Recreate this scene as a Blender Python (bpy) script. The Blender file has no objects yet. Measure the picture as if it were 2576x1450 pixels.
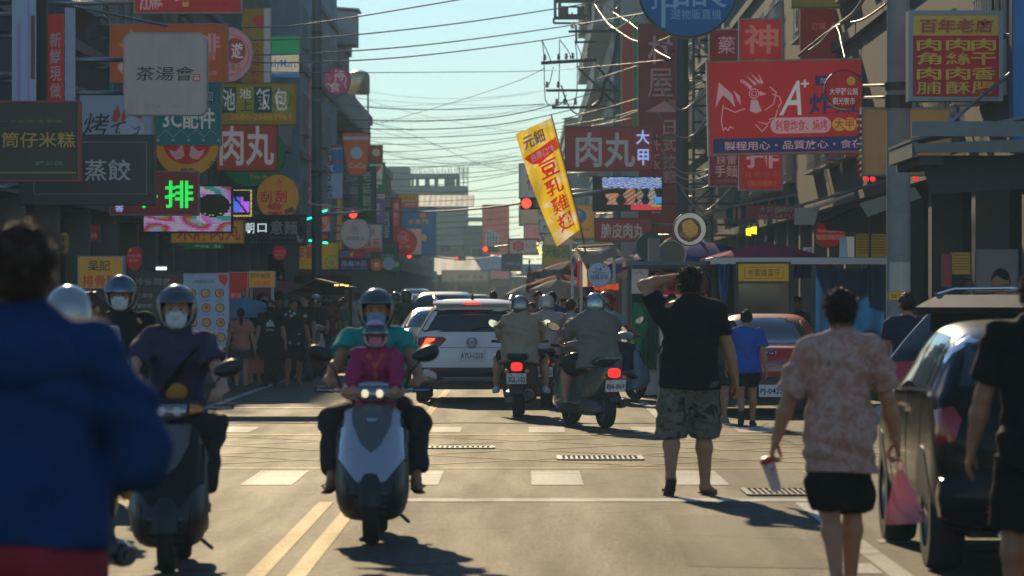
import bpy, bmesh, math, random
import numpy as np
from mathutils import Vector, Matrix
from mathutils.bvhtree import BVHTree
# ---------------------------------------------------------------- camera, sky, sun, exposure
sc = bpy.context.scene
COL = sc.collection
R = math.radians
PI = math.pi
random.seed(7)
rng = np.random.default_rng(7)
F, U0, V0, H0 = 9660.0, 1319.0, 743.0, 1.57      # focal length in photo pixels, vanishing point, eye height
cam_d = bpy.data.cameras.new("camera")
cam = bpy.data.objects.new("camera", cam_d)
COL.objects.link(cam)
cam.location = (0, 0, H0)
cam.rotation_euler = (R(90), 0, 0)
cam_d.sensor_width = 36
cam_d.lens = 36 * F / 2576
cam_d.shift_x = -(U0 - 1288) / 2576
cam_d.shift_y = (V0 - 725) / 2576
cam_d.clip_start = 0.5
cam_d.clip_end = 6000
cam_d.dof.use_dof = True
cam_d.dof.focus_distance = 52
cam_d.dof.aperture_fstop = 4.9
sc.camera = cam
SUN_EL, SUN_AZ = 21.0, -8.5            # degrees; azimuth from +Y, negative = to the left
world = bpy.data.worlds.new("World")
sc.world = world
world.use_nodes = True
wn = world.node_tree
bgn = wn.nodes["Background"]
sky = wn.nodes.new("ShaderNodeTexSky")
sky.sky_type = 'NISHITA'
sky.sun_disc = False
sky.sun_elevation = R(SUN_EL)
sky.sun_rotation = R(SUN_AZ)
sky.altitude = 20
sky.air_density = 1.0
sky.dust_density = 0.0
sky.ozone_density = 1.4
tint = wn.nodes.new("ShaderNodeMix")            # white balance of the photograph
tint.data_type = 'RGBA'
tint.blend_type = 'MULTIPLY'
tint.inputs[0].default_value = 1
tint.inputs[7].default_value = (.76, .90, 1.02, 1)
wn.links.new(sky.outputs[0], tint.inputs[6])
wn.links.new(tint.outputs[2], bgn.inputs[0])
bgn.inputs[1].default_value = 0.112
sun_d = bpy.data.lights.new("sun", 'SUN')
sun_d.energy = 4.4
sun_d.angle = R(0.6)
sun_d.color = (1.0, 0.77, 0.45)
sun = bpy.data.objects.new("sun", sun_d)
COL.objects.link(sun)
_sd = Vector((math.sin(R(SUN_AZ)) * math.cos(R(SUN_EL)), math.cos(R(SUN_AZ)) * math.cos(R(SUN_EL)), math.sin(R(SUN_EL))))
sun.rotation_euler = _sd.to_track_quat('Z', 'Y').to_euler()
sc.view_settings.view_transform = 'Standard'
sc.view_settings.look = 'None'
sc.view_settings.exposure = 0.0
sc.view_settings.gamma = 1.0
sc.view_settings.use_curve_mapping = False
sc.cycles.use_denoising = True
sc.cycles.max_bounces = 8
sc.cycles.volume_bounces = 0
sc.cycles.caustics_reflective = False
sc.cycles.caustics_refractive = False
sc.cycles.sample_clamp_indirect = 6
def P(u, v, Y):
 """a photo pixel (2576 x 1450) at distance Y -> world point"""
 return Vector(((u - U0) * Y / F, Y, H0 - (v - V0) * Y / F))
def gY(v):
 return F * H0 / (v - V0)
# ---------------------------------------------------------------- materials
_m = {}
def mat(name, col, rough=.6, metal=0., var=.14, scale=6., bump=0., trans=0., coat=0., emit=0., ecol=None, spec=.5, stretch=None, dirt=0., sheen=0., alpha=1., tl=0.):
 if name in _m:
  return _m[name]
 m = bpy.data.materials.new(name)
 m.use_nodes = True
 t = m.node_tree
 b = t.nodes["Principled BSDF"]
 b.inputs["Roughness"].default_value = rough
 b.inputs["Metallic"].default_value = metal
 b.inputs["Specular IOR Level"].default_value = spec
 b.inputs["Coat Weight"].default_value = coat
 b.inputs["Coat Roughness"].default_value = .06
 b.inputs["Transmission Weight"].default_value = trans
 b.inputs["Sheen Weight"].default_value = sheen
 b.inputs["Alpha"].default_value = alpha
 c = tuple(col) + (1,)
 b.inputs["Base Color"].default_value = c
 if var > 0:
  tc = t.nodes.new("ShaderNodeTexCoord")
  src = tc.outputs["Object"]
  if stretch:
   mp = t.nodes.new("ShaderNodeMapping")
   mp.inputs["Scale"].default_value = stretch
   t.links.new(src, mp.inputs[0])
   src = mp.outputs[0]
  n = t.nodes.new("ShaderNodeTexNoise")
  n.inputs["Scale"].default_value = scale
  n.inputs["Detail"].default_value = 5
  n.inputs["Roughness"].default_value = .62
  t.links.new(src, n.inputs["Vector"])
  mx = t.nodes.new("ShaderNodeMix")
  mx.data_type = 'RGBA'
  mx.inputs[6].default_value = tuple(max(0, x * (1 - var * 1.6)) for x in col) + (1,)
  mx.inputs[7].default_value = tuple(min(1, x * (1 + var * 1.6)) for x in col) + (1,)
  t.links.new(n.outputs[0], mx.inputs[0])
  out = mx.outputs[2]
  if dirt > 0:
   n2 = t.nodes.new("ShaderNodeTexNoise")
   n2.inputs["Scale"].default_value = scale * .35
   n2.inputs["Detail"].default_value = 8
   n2.inputs["Roughness"].default_value = .7
   t.links.new(src, n2.inputs["Vector"])
   rp = t.nodes.new("ShaderNodeValToRGB")
   rp.color_ramp.elements[0].position = .45
   rp.color_ramp.elements[1].position = .7
   rp.color_ramp.elements[1].color = (dirt, dirt, dirt, 1)
   t.links.new(n2.outputs[0], rp.inputs[0])
   m2 = t.nodes.new("ShaderNodeMix")
   m2.data_type = 'RGBA'
   m2.inputs[7].default_value = (.09, .08, .07, 1)
   t.links.new(rp.outputs[0], m2.inputs[0])
   t.links.new(out, m2.inputs[6])
   out = m2.outputs[2]
  t.links.new(out, b.inputs["Base Color"])
  mr = t.nodes.new("ShaderNodeMapRange")
  mr.inputs[3].default_value = max(.02, rough * .8)
  mr.inputs[4].default_value = min(1, rough * 1.25)
  t.links.new(n.outputs[0], mr.inputs[0])
  t.links.new(mr.outputs[0], b.inputs["Roughness"])
  if bump > 0:
   bp = t.nodes.new("ShaderNodeBump")
   bp.inputs["Strength"].default_value = bump
   bp.inputs["Distance"].default_value = .02
   t.links.new(n.outputs[0], bp.inputs["Height"])
   t.links.new(bp.outputs[0], b.inputs["Normal"])
 if emit > 0:
  b.inputs["Emission Color"].default_value = tuple(ecol or col) + (1,)
  b.inputs["Emission Strength"].default_value = emit
 if tl > 0:
  o = t.nodes["Material Output"]
  ts = t.nodes.new("ShaderNodeBsdfTranslucent")
  if b.inputs["Base Color"].links:
   t.links.new(b.inputs["Base Color"].links[0].from_socket, ts.inputs[0])
  else:
   ts.inputs[0].default_value = c
  ms = t.nodes.new("ShaderNodeMixShader")
  ms.inputs[0].default_value = tl
  t.links.new(b.outputs[0], ms.inputs[1])
  t.links.new(ts.outputs[0], ms.inputs[2])
  t.links.new(ms.outputs[0], o.inputs[0])
 _m[name] = m
 return m
PALETTE = dict(
 red=(.56, .028, .034), dred=(.30, .02, .03), brick=(.40, .06, .045), maroon=(.20, .018, .025), orange=(.62, .15, .02), yellow=(.72, .47, .02), gold=(.70, .42, .05),
 mustard=(.42, .30, .03), cream=(.74, .66, .48), white=(.80, .80, .78), black=(.012, .012, .014), char=(.035, .037, .042), navy=(.018, .03, .13), blue=(.02, .16, .42),
 sky=(.22, .42, .62), teal=(.015, .24, .27), green=(.01, .25, .09), dgreen=(.012, .08, .055), pink=(.62, .12, .26), lpink=(.75, .42, .45), purple=(.13, .09, .42),
 grey=(.32, .33, .34), lgrey=(.55, .56, .57), dgrey=(.12, .125, .13), brown=(.13, .06, .03), dbrown=(.045, .022, .018), tan=(.48, .30, .13), olive=(.30, .30, .04), lime=(.30, .62, .03),
 steel=(.42, .43, .45), lblue=(.34, .48, .66), beige=(.58, .50, .40), salmon=(.66, .22, .16), violet=(.28, .20, .55))
def pm(c, rough=.42, var=.13, scale=1.6, dirt=.48, lit=0., **k):  # lit: emission mixed into the paint to brighten shaded sign faces
 """sign paint / plastic of a palette colour"""
 key = "" if not k and not lit and (rough, dirt) == (.42, .48) else "_%d_%d_%d_%s" % (rough * 100, dirt * 100, lit * 100, "_".join("%s%d" % (a, b * 100) for a, b in sorted(k.items())))
 return mat("paint_" + c + key, PALETTE[c], rough=rough, var=var, scale=scale, dirt=dirt, emit=lit, stretch=(1.6, 1.6, .4), **k)
def em(c, strength, name=None):
 col = PALETTE[c] if isinstance(c, str) else c
 return mat(name or "lit_%s_%d" % (c if isinstance(c, str) else "_".join("%d" % (x * 100) for x in c), strength * 100), col, rough=.4, var=0, emit=strength)
STEEL = mat("galvanised_steel", (.36, .37, .39), rough=.38, metal=.85, var=.12, scale=9)
DKSTEEL = mat("dark_painted_steel", (.05, .052, .055), rough=.45, metal=.3, var=.15, scale=9)
CHROME = mat("chrome", (.75, .75, .76), rough=.08, metal=1, var=0)
RUBBER = mat("tyre_rubber", (.018, .018, .019), rough=.75, var=.25, scale=30)
BLKPL = mat("black_plastic", (.018, .018, .02), rough=.42, var=.2, scale=14)
GLASSD = mat("dark_car_glass", (.012, .018, .022), rough=.04, var=0, spec=.9, coat=.6)
CABLE = mat("cable_sheath", (.016, .016, .018), rough=.4, var=.2, scale=3)
# ---------------------------------------------------------------- mesh building
class MB:
 def __init__(s):
  s.v, s.f, s.mi = [], [], []
  s.mats = []
 def _m(s, m):
  if m is None:
   return 0
  if m not in s.mats:
   s.mats.append(m)
  return s.mats.index(m)
 def add(s, verts, faces, m=None):
  o = len(s.v)
  s.v.extend([tuple(x) for x in verts])
  k = s._m(m)
  for f in faces:
   s.f.append([i + o for i in f])
   s.mi.append(k)
  return s
 def box(s, c, size, m=None, rot=None, taper=1.0):
  x, y, z = (q / 2 for q in size)
  vs = [Vector((a * x * (taper if e > 0 else 1), b * y * (taper if e > 0 else 1), e * z)) for e in (-1, 1) for b in (-1, 1) for a in (-1, 1)]
  if rot is not None:
   vs = [rot @ q for q in vs]
  c = Vector(c)
  return s.add([q + c for q in vs], [(0, 2, 3, 1), (4, 5, 7, 6), (0, 1, 5, 4), (2, 6, 7, 3), (0, 4, 6, 2), (1, 3, 7, 5)], m)
 def tube(s, pts, r, m=None, n=8, caps=True):
  pts = [Vector(p) for p in pts]
  rs = r if isinstance(r, (list, tuple)) else [r] * len(pts)
  vs, fs = [], []
  ref = None
  for i, p in enumerate(pts):
   t = (pts[min(i + 1, len(pts) - 1)] - pts[max(i - 1, 0)])
   if t.length < 1e-9:
    t = Vector((0, 0, 1))
   t.normalize()
   if ref is None:
    ref = Vector((0, 0, 1)) if abs(t.z) < .9 else Vector((1, 0, 0))
   a = t.cross(ref)
   if a.length < 1e-6:
    a = t.orthogonal()
   a.normalize()
   b = a.cross(t).normalized()
   ref = b
   for k in range(n):
    w = 2 * PI * k / n
    vs.append(p + (a * math.cos(w) + b * math.sin(w)) * rs[i])
  for i in range(len(pts) - 1):
   for k in range(n):
    fs.append((i * n + k, i * n + (k + 1) % n, (i + 1) * n + (k + 1) % n, (i + 1) * n + k))
  if caps:
   fs.append(tuple(range(n))[::-1])
   fs.append(tuple((len(pts) - 1) * n + k for k in range(n)))
  return s.add(vs, fs, m)
 def lathe(s, prof, c, axis='Z', n=20, m=None, close=False):
  """prof: list of (radius, height along axis)"""
  vs, fs = [], []
  c = Vector(c)
  for (r, h) in prof:
   for k in range(n):
    w = 2 * PI * k / n
    a, b = r * math.cos(w), r * math.sin(w)
    vs.append(c + (Vector((a, b, h)) if axis == 'Z' else Vector((h, a, b)) if axis == 'X' else Vector((b, h, a))))
  q = len(prof)
  for i in range(q - 1 if not close else q):
   j = (i + 1) % q
   for k in range(n):
    fs.append((i * n + k, i * n + (k + 1) % n, j * n + (k + 1) % n, j * n + k))
  if not close:
   fs.append(tuple(range(n))[::-1])
   fs.append(tuple((q - 1) * n + k for k in range(n)))
  return s.add(vs, fs, m)
 def loft(s, rings, m=None, caps=True, closed=True):
  n = len(rings[0])
  vs = [p for r in rings for p in r]
  fs = []
  for i in range(len(rings) - 1):
   for k in range(n if closed else n - 1):
    fs.append((i * n + k, i * n + (k + 1) % n, (i + 1) * n + (k + 1) % n, (i + 1) * n + k))
  if caps:
   fs.append(tuple(range(n))[::-1])
   fs.append(tuple((len(rings) - 1) * n + k for k in range(n)))
  return s.add(vs, fs, m)
 def prism(s, poly, y0, y1, m=None):
  """poly in the XZ plane, from y0 (front) to y1"""
  n = len(poly)
  vs = [(a, y0, b) for a, b in poly] + [(a, y1, b) for a, b in poly]
  fs = [tuple(range(n)), tuple(range(2 * n - 1, n - 1, -1))] + [(i, i + n, (i + 1) % n + n, (i + 1) % n) for i in range(n)]
  return s.add(vs, fs, m)
 def mesh(s, name):
  me = bpy.data.meshes.new(name)
  me.from_pydata(s.v, [], s.f)
  for m in s.mats:
   me.materials.append(m)
  if len(s.mats) > 1:
   me.polygons.foreach_set("material_index", s.mi)
  return me
 def build(s, name, parent=None, m=None, smooth=False, fix=True, loc=None, rot=None, bevel=0, sub=0, label=None):
  me = s.mesh(name)
  if m is not None and not s.mats:
   me.materials.append(m)
  if fix:
   bm = bmesh.new()
   bm.from_mesh(me)
   bmesh.ops.recalc_face_normals(bm, faces=bm.faces)
   if smooth:
    for e in bm.edges:
     if len(e.link_faces) == 2 and e.calc_face_angle(0) > R(38 if smooth is True else smooth):
      e.smooth = False
   bm.to_mesh(me)
   bm.free()
  if smooth:
   me.polygons.foreach_set("use_smooth", [True] * len(me.polygons))
  o = link(name, me, parent)
  if loc is not None:
   o.location = loc
  if rot is not None:
   o.rotation_euler = rot
  if bevel:
   md = o.modifiers.new("bevel", 'BEVEL')
   md.width = bevel
   md.segments = 2
   md.limit_method = 'ANGLE'
  if sub:
   md = o.modifiers.new("sub", 'SUBSURF')
   md.levels = md.render_levels = sub
  if label:
   o["label"] = label
  return o
def link(name, data, parent=None):
 o = bpy.data.objects.new(name, data)
 COL.objects.link(o)
 if parent is not None:
  o.parent = parent
 return o
def thing(name, label, cat, loc=(0, 0, 0), rz=0., group=None, scale=1.):
 o = bpy.data.objects.new(name, None)
 COL.objects.link(o)
 o.location = loc
 o.rotation_euler = (0, 0, rz)
 o.scale = (scale,) * 3
 o.empty_display_size = .2
 return tag(o, label, cat, group)
def tag(o, label, cat, group=None):
 o["label"] = label
 o["category"] = cat
 if group:
  o["group"] = group
 return o
def struct(o, kind='structure'):
 o["kind"] = kind
 return o
def dup(o, parent=None):
 c = o.copy()
 COL.objects.link(c)
 if parent is not None:
  c.parent = parent
 for ch in list(o.children):
  dup(ch, c)
 return c
def circ(cx, cz, r, n=40, a0=0, a1=2 * PI, rz=None):
 rz = rz or r
 full = abs(a1 - a0 - 2 * PI) < 1e-6
 k = n if full else n + 1
 return [(cx + r * math.cos(a0 + (a1 - a0) * i / n), cz + rz * math.sin(a0 + (a1 - a0) * i / n)) for i in range(k)]
def rrect(x0, z0, x1, z1, r, n=6):
 pts = []
 for cx, cz, a in ((x1 - r, z1 - r, 0), (x0 + r, z1 - r, PI / 2), (x0 + r, z0 + r, PI), (x1 - r, z0 + r, 1.5 * PI)):
  for i in range(n + 1):
   w = a + PI / 2 * i / n
   pts.append((cx + r * math.cos(w), cz + r * math.sin(w)))
 return pts
# ---------------------------------------------------------------- lettering
_g = {}
def _curve(s, bold):
 cu = bpy.data.curves.new("lettering", 'FONT')
 cu.body = s
 cu.offset = bold
 cu.resolution_u = 2
 cu.fill_mode = 'FRONT'
 ob = bpy.data.objects.new("lettering", cu)
 me = ob.to_mesh()
 v = np.array([q.co[:2] for q in me.vertices]) if len(me.vertices) else np.zeros((0, 2))
 f = [tuple(p.vertices) for p in me.polygons]
 a = sum(p.area for p in me.polygons)
 ob.to_mesh_clear()
 bpy.data.objects.remove(ob)
 bpy.data.curves.remove(cu)
 return v, f, a
def glyphs(s, bold=0.012):
 """outline of s; a character whose thickened outline breaks falls back to a thinner one"""
 bold = min(bold * .55, .02)
 k = (s, bold)
 if k in _g:
  return _g[k]
 if len(s) > 1 and min(map(ord, s)) > 0x2E80:
  if "adv" not in _g:
   _g["adv"] = _curve("一一", 0)[0][:, 0].max() - _curve("一", 0)[0][:, 0].max()
  V, Fc, o = [], [], 0
  for i, ch in enumerate(s):
   v, f = glyphs(ch, bold / .55)
   if len(v):
    V.append(v + (i * _g["adv"], 0))
    Fc += [tuple(x + o for x in q) for q in f]
    o += len(v)
  _g[k] = (np.concatenate(V), Fc)
  return _g[k]
 v0, f0, a0 = _curve(s, 0)
 for b in (bold, bold * .6, bold * .3):
  if b < .002:
   break
  v, f, a = _curve(s, b)
  if a > a0 * (1 + 2.5 * b):
   _g[k] = (v, f)
   return _g[k]
 _g[k] = (v0, f0)
 return _g[k]
def letter(mb, s, x0, z0, x1, z1, y, m, vertical=False, bold=.012, slant=0., rot=0., thick=0.):
 """write s into the rectangle of the XZ plane at depth y; vertical stacks the characters"""
 if vertical:
  n = len(s)
  h = (z1 - z0) / n
  for i, ch in enumerate(s):
   letter(mb, ch, x0, z1 - (i + 1) * h + h * .06, x1, z1 - i * h - h * .06, y, m, bold=bold, slant=slant, thick=thick)
  return
 v, f = glyphs(s, bold)
 if not len(v):
  return
 lo, hi = v.min(0), v.max(0)
 d = np.maximum(hi - lo, 1e-6)
 if d[1] < .2:          # a dash-like glyph keeps its height
  d[1] = .8
  lo[1] -= .3
 q = (v - lo) / d
 X = x0 + q[:, 0] * (x1 - x0) + slant * q[:, 1] * (z1 - z0)
 Z = z0 + q[:, 1] * (z1 - z0)
 if rot:
  cx, cz = (x0 + x1) / 2, (z0 + z1) / 2
  c, sn = math.cos(rot), math.sin(rot)
  X, Z = cx + (X - cx) * c - (Z - cz) * sn, cz + (X - cx) * sn + (Z - cz) * c
 mb.add([(a, y, b) for a, b in zip(X, Z)], f, m)
# ---------------------------------------------------------------- people: smooth-union fields meshed with surface nets
def nrm(v):
 v = np.asarray(v, float)
 return v / (np.linalg.norm(v) + 1e-12)
class Field:
 def __init__(s):
  s.p = []
 def cone(s, a, b, ra, rb, k=.03, flat=None, cuts=()):
  s.p.append(('c', np.asarray(a, float), np.asarray(b, float), ra, rb, k, flat, cuts))
  return s
 def ell(s, c, r, k=.02, M=None):
  s.p.append(('e', np.asarray(c, float), np.asarray(r, float), None, None, k, M, ()))
  return s
 def bounds(s, pad):
  lo, hi = [], []
  for q in s.p:
   if q[0] == 'c':
    r = max(q[3], q[4])
    if q[6] is not None and q[6][1] > 1:
     r *= q[6][1]
    lo.append(np.minimum(q[1], q[2]) - r)
    hi.append(np.maximum(q[1], q[2]) + r)
   else:
    r = q[2] if q[6] is None else np.full(3, q[2].max())
    lo.append(q[1] - r)
    hi.append(q[1] + r)
  return np.array(lo) - pad, np.array(hi) + pad
 def mesh(s, h, post=None):
  lo, hi = s.bounds(.045)
  L, Hh = lo.min(0) - h, hi.max(0) + h
  n = np.ceil((Hh - L) / h).astype(int) + 1
  ax = [L[i] + h * np.arange(n[i]) for i in range(3)]
  G = np.full(n, 1.0)
  for q, l, u in zip(s.p, lo, hi):
   i0 = np.maximum(((l - L) / h).astype(int) - 1, 0)
   i1 = np.minimum(((u - L) / h).astype(int) + 2, n)
   sl = tuple(slice(a, b) for a, b in zip(i0, i1))
   x = ax[0][sl[0]][:, None, None]
   y = ax[1][sl[1]][None, :, None]
   z = ax[2][sl[2]][None, None, :]
   if q[0] == 'c':
    a, b = q[1], q[2]
    pa = np.stack(np.broadcast_arrays(x - a[0], y - a[1], z - a[2]), -1)
    ba = b - a
    if q[6] is not None:
     A, f = q[6]
     A = np.asarray(A)
     pa = pa + (pa @ A)[..., None] * A * (1 / f - 1)
     ba = ba + (ba @ A) * A * (1 / f - 1)
    t = np.clip((pa @ ba) / (ba @ ba + 1e-12), 0, 1)
    d = np.linalg.norm(pa - t[..., None] * ba, axis=-1) - (q[3] + (q[4] - q[3]) * t)
    for (cp, cn) in q[7]:
     d = np.maximum(d, (x - cp[0]) * cn[0] + (y - cp[1]) * cn[1] + (z - cp[2]) * cn[2])
   else:
    pa = np.stack(np.broadcast_arrays(x - q[1][0], y - q[1][1], z - q[1][2]), -1)
    if q[6] is not None:
     pa = pa @ q[6]
    k0 = np.linalg.norm(pa / q[2], axis=-1)
    k1 = np.linalg.norm(pa / q[2] ** 2, axis=-1) + 1e-9
    d = k0 * (k0 - 1) / k1
   g = G[sl]
   k = q[5]
   w = np.maximum(k - np.abs(g - d), 0) / k
   G[sl] = np.minimum(g, d) - w * w * k * .25
  if post is not None:
   X, Y, Z = np.meshgrid(*ax, indexing='ij', sparse=True)
   G = post(X, Y, Z, G)
  return nets(G, L, h)
def nets(G, L, h):
 ins = G < 0
 n = np.array(G.shape)
 c = np.zeros(n - 1, int)
 for a in (0, 1):
  for b in (0, 1):
   for e in (0, 1):
    c += ins[a:n[0] - 1 + a, b:n[1] - 1 + b, e:n[2] - 1 + e]
 act = (c > 0) & (c < 8)
 idx = -np.ones(act.shape, int)
 cells = np.argwhere(act)
 if not len(cells):
  return np.zeros((0, 3)), []
 idx[act] = np.arange(len(cells))
 acc = np.zeros((len(cells), 3))
 cnt = np.zeros(len(cells))
 cor = [(a, b, e) for a in (0, 1) for b in (0, 1) for e in (0, 1)]
 for p in cor:
  for d in range(3):
   if p[d] == 0:
    q = list(p)
    q[d] = 1
    g0 = G[tuple((cells + p).T)]
    g1 = G[tuple((cells + q).T)]
    m = (g0 < 0) != (g1 < 0)
    t = np.where(m, g0 / np.where(m, g0 - g1, 1), 0)
    pt = np.array(p, float)[None, :].repeat(len(cells), 0)
    pt[:, d] += t
    acc[m] += pt[m]
    cnt[m] += 1
 V = L + h * (cells + acc / cnt[:, None])
 faces = []
 for d in range(3):
  sl0 = [slice(1, -1)] * 3
  sl1 = [slice(1, -1)] * 3
  sl0[d] = slice(0, -1)
  sl1[d] = slice(1, None)
  A, B = ins[tuple(sl0)], ins[tuple(sl1)]
  off = np.array([1, 1, 1])
  off[d] = 0
  u, w = [(1, 2), (2, 0), (0, 1)][d]
  for sign, m in ((1, A & ~B), (-1, ~A & B)):
   e = np.argwhere(m) + off
   if not len(e):
    continue
   du = np.zeros(3, int); du[u] = 1
   dw = np.zeros(3, int); dw[w] = 1
   q = np.stack([idx[tuple((e - du - dw).T)], idx[tuple((e - dw).T)], idx[tuple(e.T)], idx[tuple((e - du).T)]], 1)
   faces.append(q if sign > 0 else q[:, ::-1])
 return V, np.concatenate(faces)
def np_obj(name, parts, m, parent=None, label=None, sub=0):
 """parts: list of (V, quads) joined into ONE mesh"""
 Vs, Fs, o = [], [], 0
 for V, Q in parts:
  if len(V):
   Vs.append(V)
   Fs.append(np.asarray(Q) + o)
   o += len(V)
 V = np.concatenate(Vs)
 Q = np.concatenate(Fs)
 me = bpy.data.meshes.new(name)
 me.vertices.add(len(V))
 me.vertices.foreach_set("co", V.ravel())
 me.loops.add(Q.size)
 me.loops.foreach_set("vertex_index", Q.ravel().astype(np.int32))
 me.polygons.add(len(Q))
 me.polygons.foreach_set("loop_start", np.arange(0, Q.size, 4, dtype=np.int32))
 me.polygons.foreach_set("use_smooth", np.ones(len(Q), bool))
 me.materials.append(m)
 me.update()
 me.validate()
 ob = link(name, me, parent)
 if label:
  ob["label"] = label
 return ob
def ik(a, t, l1, l2, pole):
 a, t, pole = map(lambda q: np.asarray(q, float), (a, t, pole))
 d = t - a
 D = min(np.linalg.norm(d), (l1 + l2) * .998)
 n = nrm(d)
 t = a + n * D
 x = (D * D + l1 * l1 - l2 * l2) / (2 * D)
 hgt = math.sqrt(max(l1 * l1 - x * x, 0))
 p = pole - n * (pole @ n)
 return a + n * x + nrm(p) * hgt, t
_hand = {}
def hand_mesh(curl, h, spread=.12):
 """left hand: wrist at the origin, fingers along +Y, thumb on +X, back of the hand +Z"""
 k = (curl, h)
 if k not in _hand:
  f = Field()
  f.cone((-.018, -.01, 0), (-.018, .075, 0), .024, .022, .02, ((0, 0, 1), .62))
  f.cone((.016, -.01, 0), (.018, .075, 0), .024, .022, .02, ((0, 0, 1), .62))
  f.cone((0, -.03, 0), (0, .02, 0), .027, .026, .02, ((0, 0, 1), .8))
  for i, (x, l) in enumerate(((-.033, .060), (-.011, .075), (.011, .080), (.032, .072))):
   p = np.array((x, .082 - abs(x - .005) * .2, .002))
   a = curl * .5
   sx = (x / .033) * spread
   for j, (s_, r0, r1) in enumerate(((.42, .0098, .009), (.33, .009, .0083), (.25, .0083, .007))):
    q = p + l * s_ * np.array((sx * math.cos(a), math.cos(a), -math.sin(a))) * 1.05
    f.cone(p, q, r0, r1, .006)
    p = q
    a += curl * .8
  p = np.array((.026, .018, -.006))
  a = .55
  for s_, r0, r1, da in ((.045, .014, .0115, 0), (.034, .0112, .0095, -.35 - curl * .3), (.026, .0095, .0075, -.3 - curl * .2)):
   a += da
   q = p + s_ * nrm((math.sin(a) + .25, math.cos(a), -.35 - curl * .35))
   f.cone(p, q, r0, r1, .008)
   p = q
  _hand[k] = f.mesh(h)
 return _hand[k]
SKIN = {}
def skin(tone):
 if tone not in SKIN:
  c = dict(light=(.48, .27, .19), mid=(.45, .195, .095), tan=(.33, .14, .065))[tone]
  m = mat("skin_" + tone, c, rough=.5, var=.1, scale=14)
  b = m.node_tree.nodes["Principled BSDF"]
  b.inputs["Subsurface Weight"].default_value = .18
  b.inputs["Subsurface Radius"].default_value = (.02, .008, .004)
  b.inputs["Subsurface Scale"].default_value = .5
  SKIN[tone] = m
 return SKIN[tone]
def cloth(name, col, var=.12, scale=22, rough=.9, sheen=0., tl=0.):
 return mat("cloth_" + name, col, rough=rough, var=var, scale=scale, bump=.25, sheen=sheen, tl=tl, spec=.15)
def pattern_cloth(name, c0, c1, scale=9., lo=.45, hi=.55, kind='noise', tl=0., c2=None):
 k = "cloth_" + name
 if k in _m:
  return _m[k]
 m = mat(k, c0, rough=.9, var=0)
 t = m.node_tree
 b = t.nodes["Principled BSDF"]
 tc = t.nodes.new("ShaderNodeTexCoord")
 n = t.nodes.new("ShaderNodeTexNoise" if kind == 'noise' else "ShaderNodeTexVoronoi")
 n.inputs["Scale"].default_value = scale
 if kind == 'noise':
  n.inputs["Detail"].default_value = 3
  n.inputs["Distortion"].default_value = 1.2
 t.links.new(tc.outputs["Object"], n.inputs["Vector"])
 r = t.nodes.new("ShaderNodeValToRGB")
 r.color_ramp.elements[0].position = lo
 r.color_ramp.elements[0].color = tuple(c0) + (1,)
 r.color_ramp.elements[1].position = hi
 r.color_ramp.elements[1].color = tuple(c1) + (1,)
 if c2:
  e = r.color_ramp.elements.new(min(.98, hi + .1))
  e.color = tuple(c2) + (1,)
 t.links.new(n.outputs[0], r.inputs[0])
 t.links.new(r.outputs[0], b.inputs["Base Color"])
 if tl:
  o = t.nodes["Material Output"]
  ts = t.nodes.new("ShaderNodeBsdfTranslucent")
  t.links.new(r.outputs[0], ts.inputs[0])
  ms = t.nodes.new("ShaderNodeMixShader")
  ms.inputs[0].default_value = tl
  t.links.new(b.outputs[0], ms.inputs[1])
  t.links.new(ts.outputs[0], ms.inputs[2])
  t.links.new(ms.outputs[0], o.inputs[0])
 return m
HAIR = mat("black_hair", (.010, .007, .006), rough=.5, var=.35, scale=60, bump=.4, stretch=(1, 1, .25), spec=.2)
HAIRB = mat("brown_hair", (.075, .032, .014), rough=.42, var=.35, scale=60, bump=.4, stretch=(1, 1, .25), tl=.25)
EYE = mat("eye", (.02, .014, .012), rough=.15, var=0)
BROW = mat("eyebrow", (.02, .014, .012), rough=.8, var=0)
HAIRS = mat("hair_strand", (.055, .026, .012), rough=.45, var=0, tl=.35)
def hair_strands(V, c, T, m, n=1500):
 """loose strands standing off the hair"""
 r = np.random.default_rng(5)
 pick = V[r.integers(0, len(V), n)]
 out = pick - c
 out /= np.linalg.norm(out, axis=1)[:, None]
 d = out * .55 + np.array((0, -.25, -.55)) + r.normal(0, .33, (n, 3))
 d /= np.linalg.norm(d, axis=1)[:, None]
 L = r.uniform(.018, .045, n)[:, None]
 w = np.cross(d, r.normal(0, 1, (n, 3)))
 w /= np.linalg.norm(w, axis=1)[:, None] / .0016
 mid = pick + d * L * .55 + out * .003
 tip = pick + d * L - np.array((0, 0, .006))
 vs = np.stack((pick - w, pick + w, mid + w * .8, mid - w * .8, tip), 1).reshape(-1, 3)
 fs = []
 for i in range(n):
  b = i * 5
  fs += [(b, b + 1, b + 2, b + 3), (b + 3, b + 2, b + 4)]
 o = MB().add(vs, fs, m).build("hair_strands", T, fix=False)
 o["kind"] = "stuff"
def rotz(a):
 c, s = math.cos(a), math.sin(a)
 return np.array(((c, -s, 0), (s, c, 0), (0, 0, 1.)))
def rotx(a):
 c, s = math.cos(a), math.sin(a)
 return np.array(((1, 0, 0), (0, c, -s), (0, s, c)))
def folds(amp, f=26., ph=0.):
 def g(X, Y, Z):
  return amp * (np.sin(f * Z + 9 * X + 6 * np.sin(7 * X + ph) + ph) * np.sin(11 * X - 8 * Y + ph * 2 + 5 * Z) + 1.2 * np.sin(8 * X + 6 * Z + ph) * np.sin(11 * Z - 7 * Y + 2 * ph) + .7 * np.sin(17 * (X + Y) + 31 * Z * .6 + 4 * np.sin(13 * Z + ph)))
 return g
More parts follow.
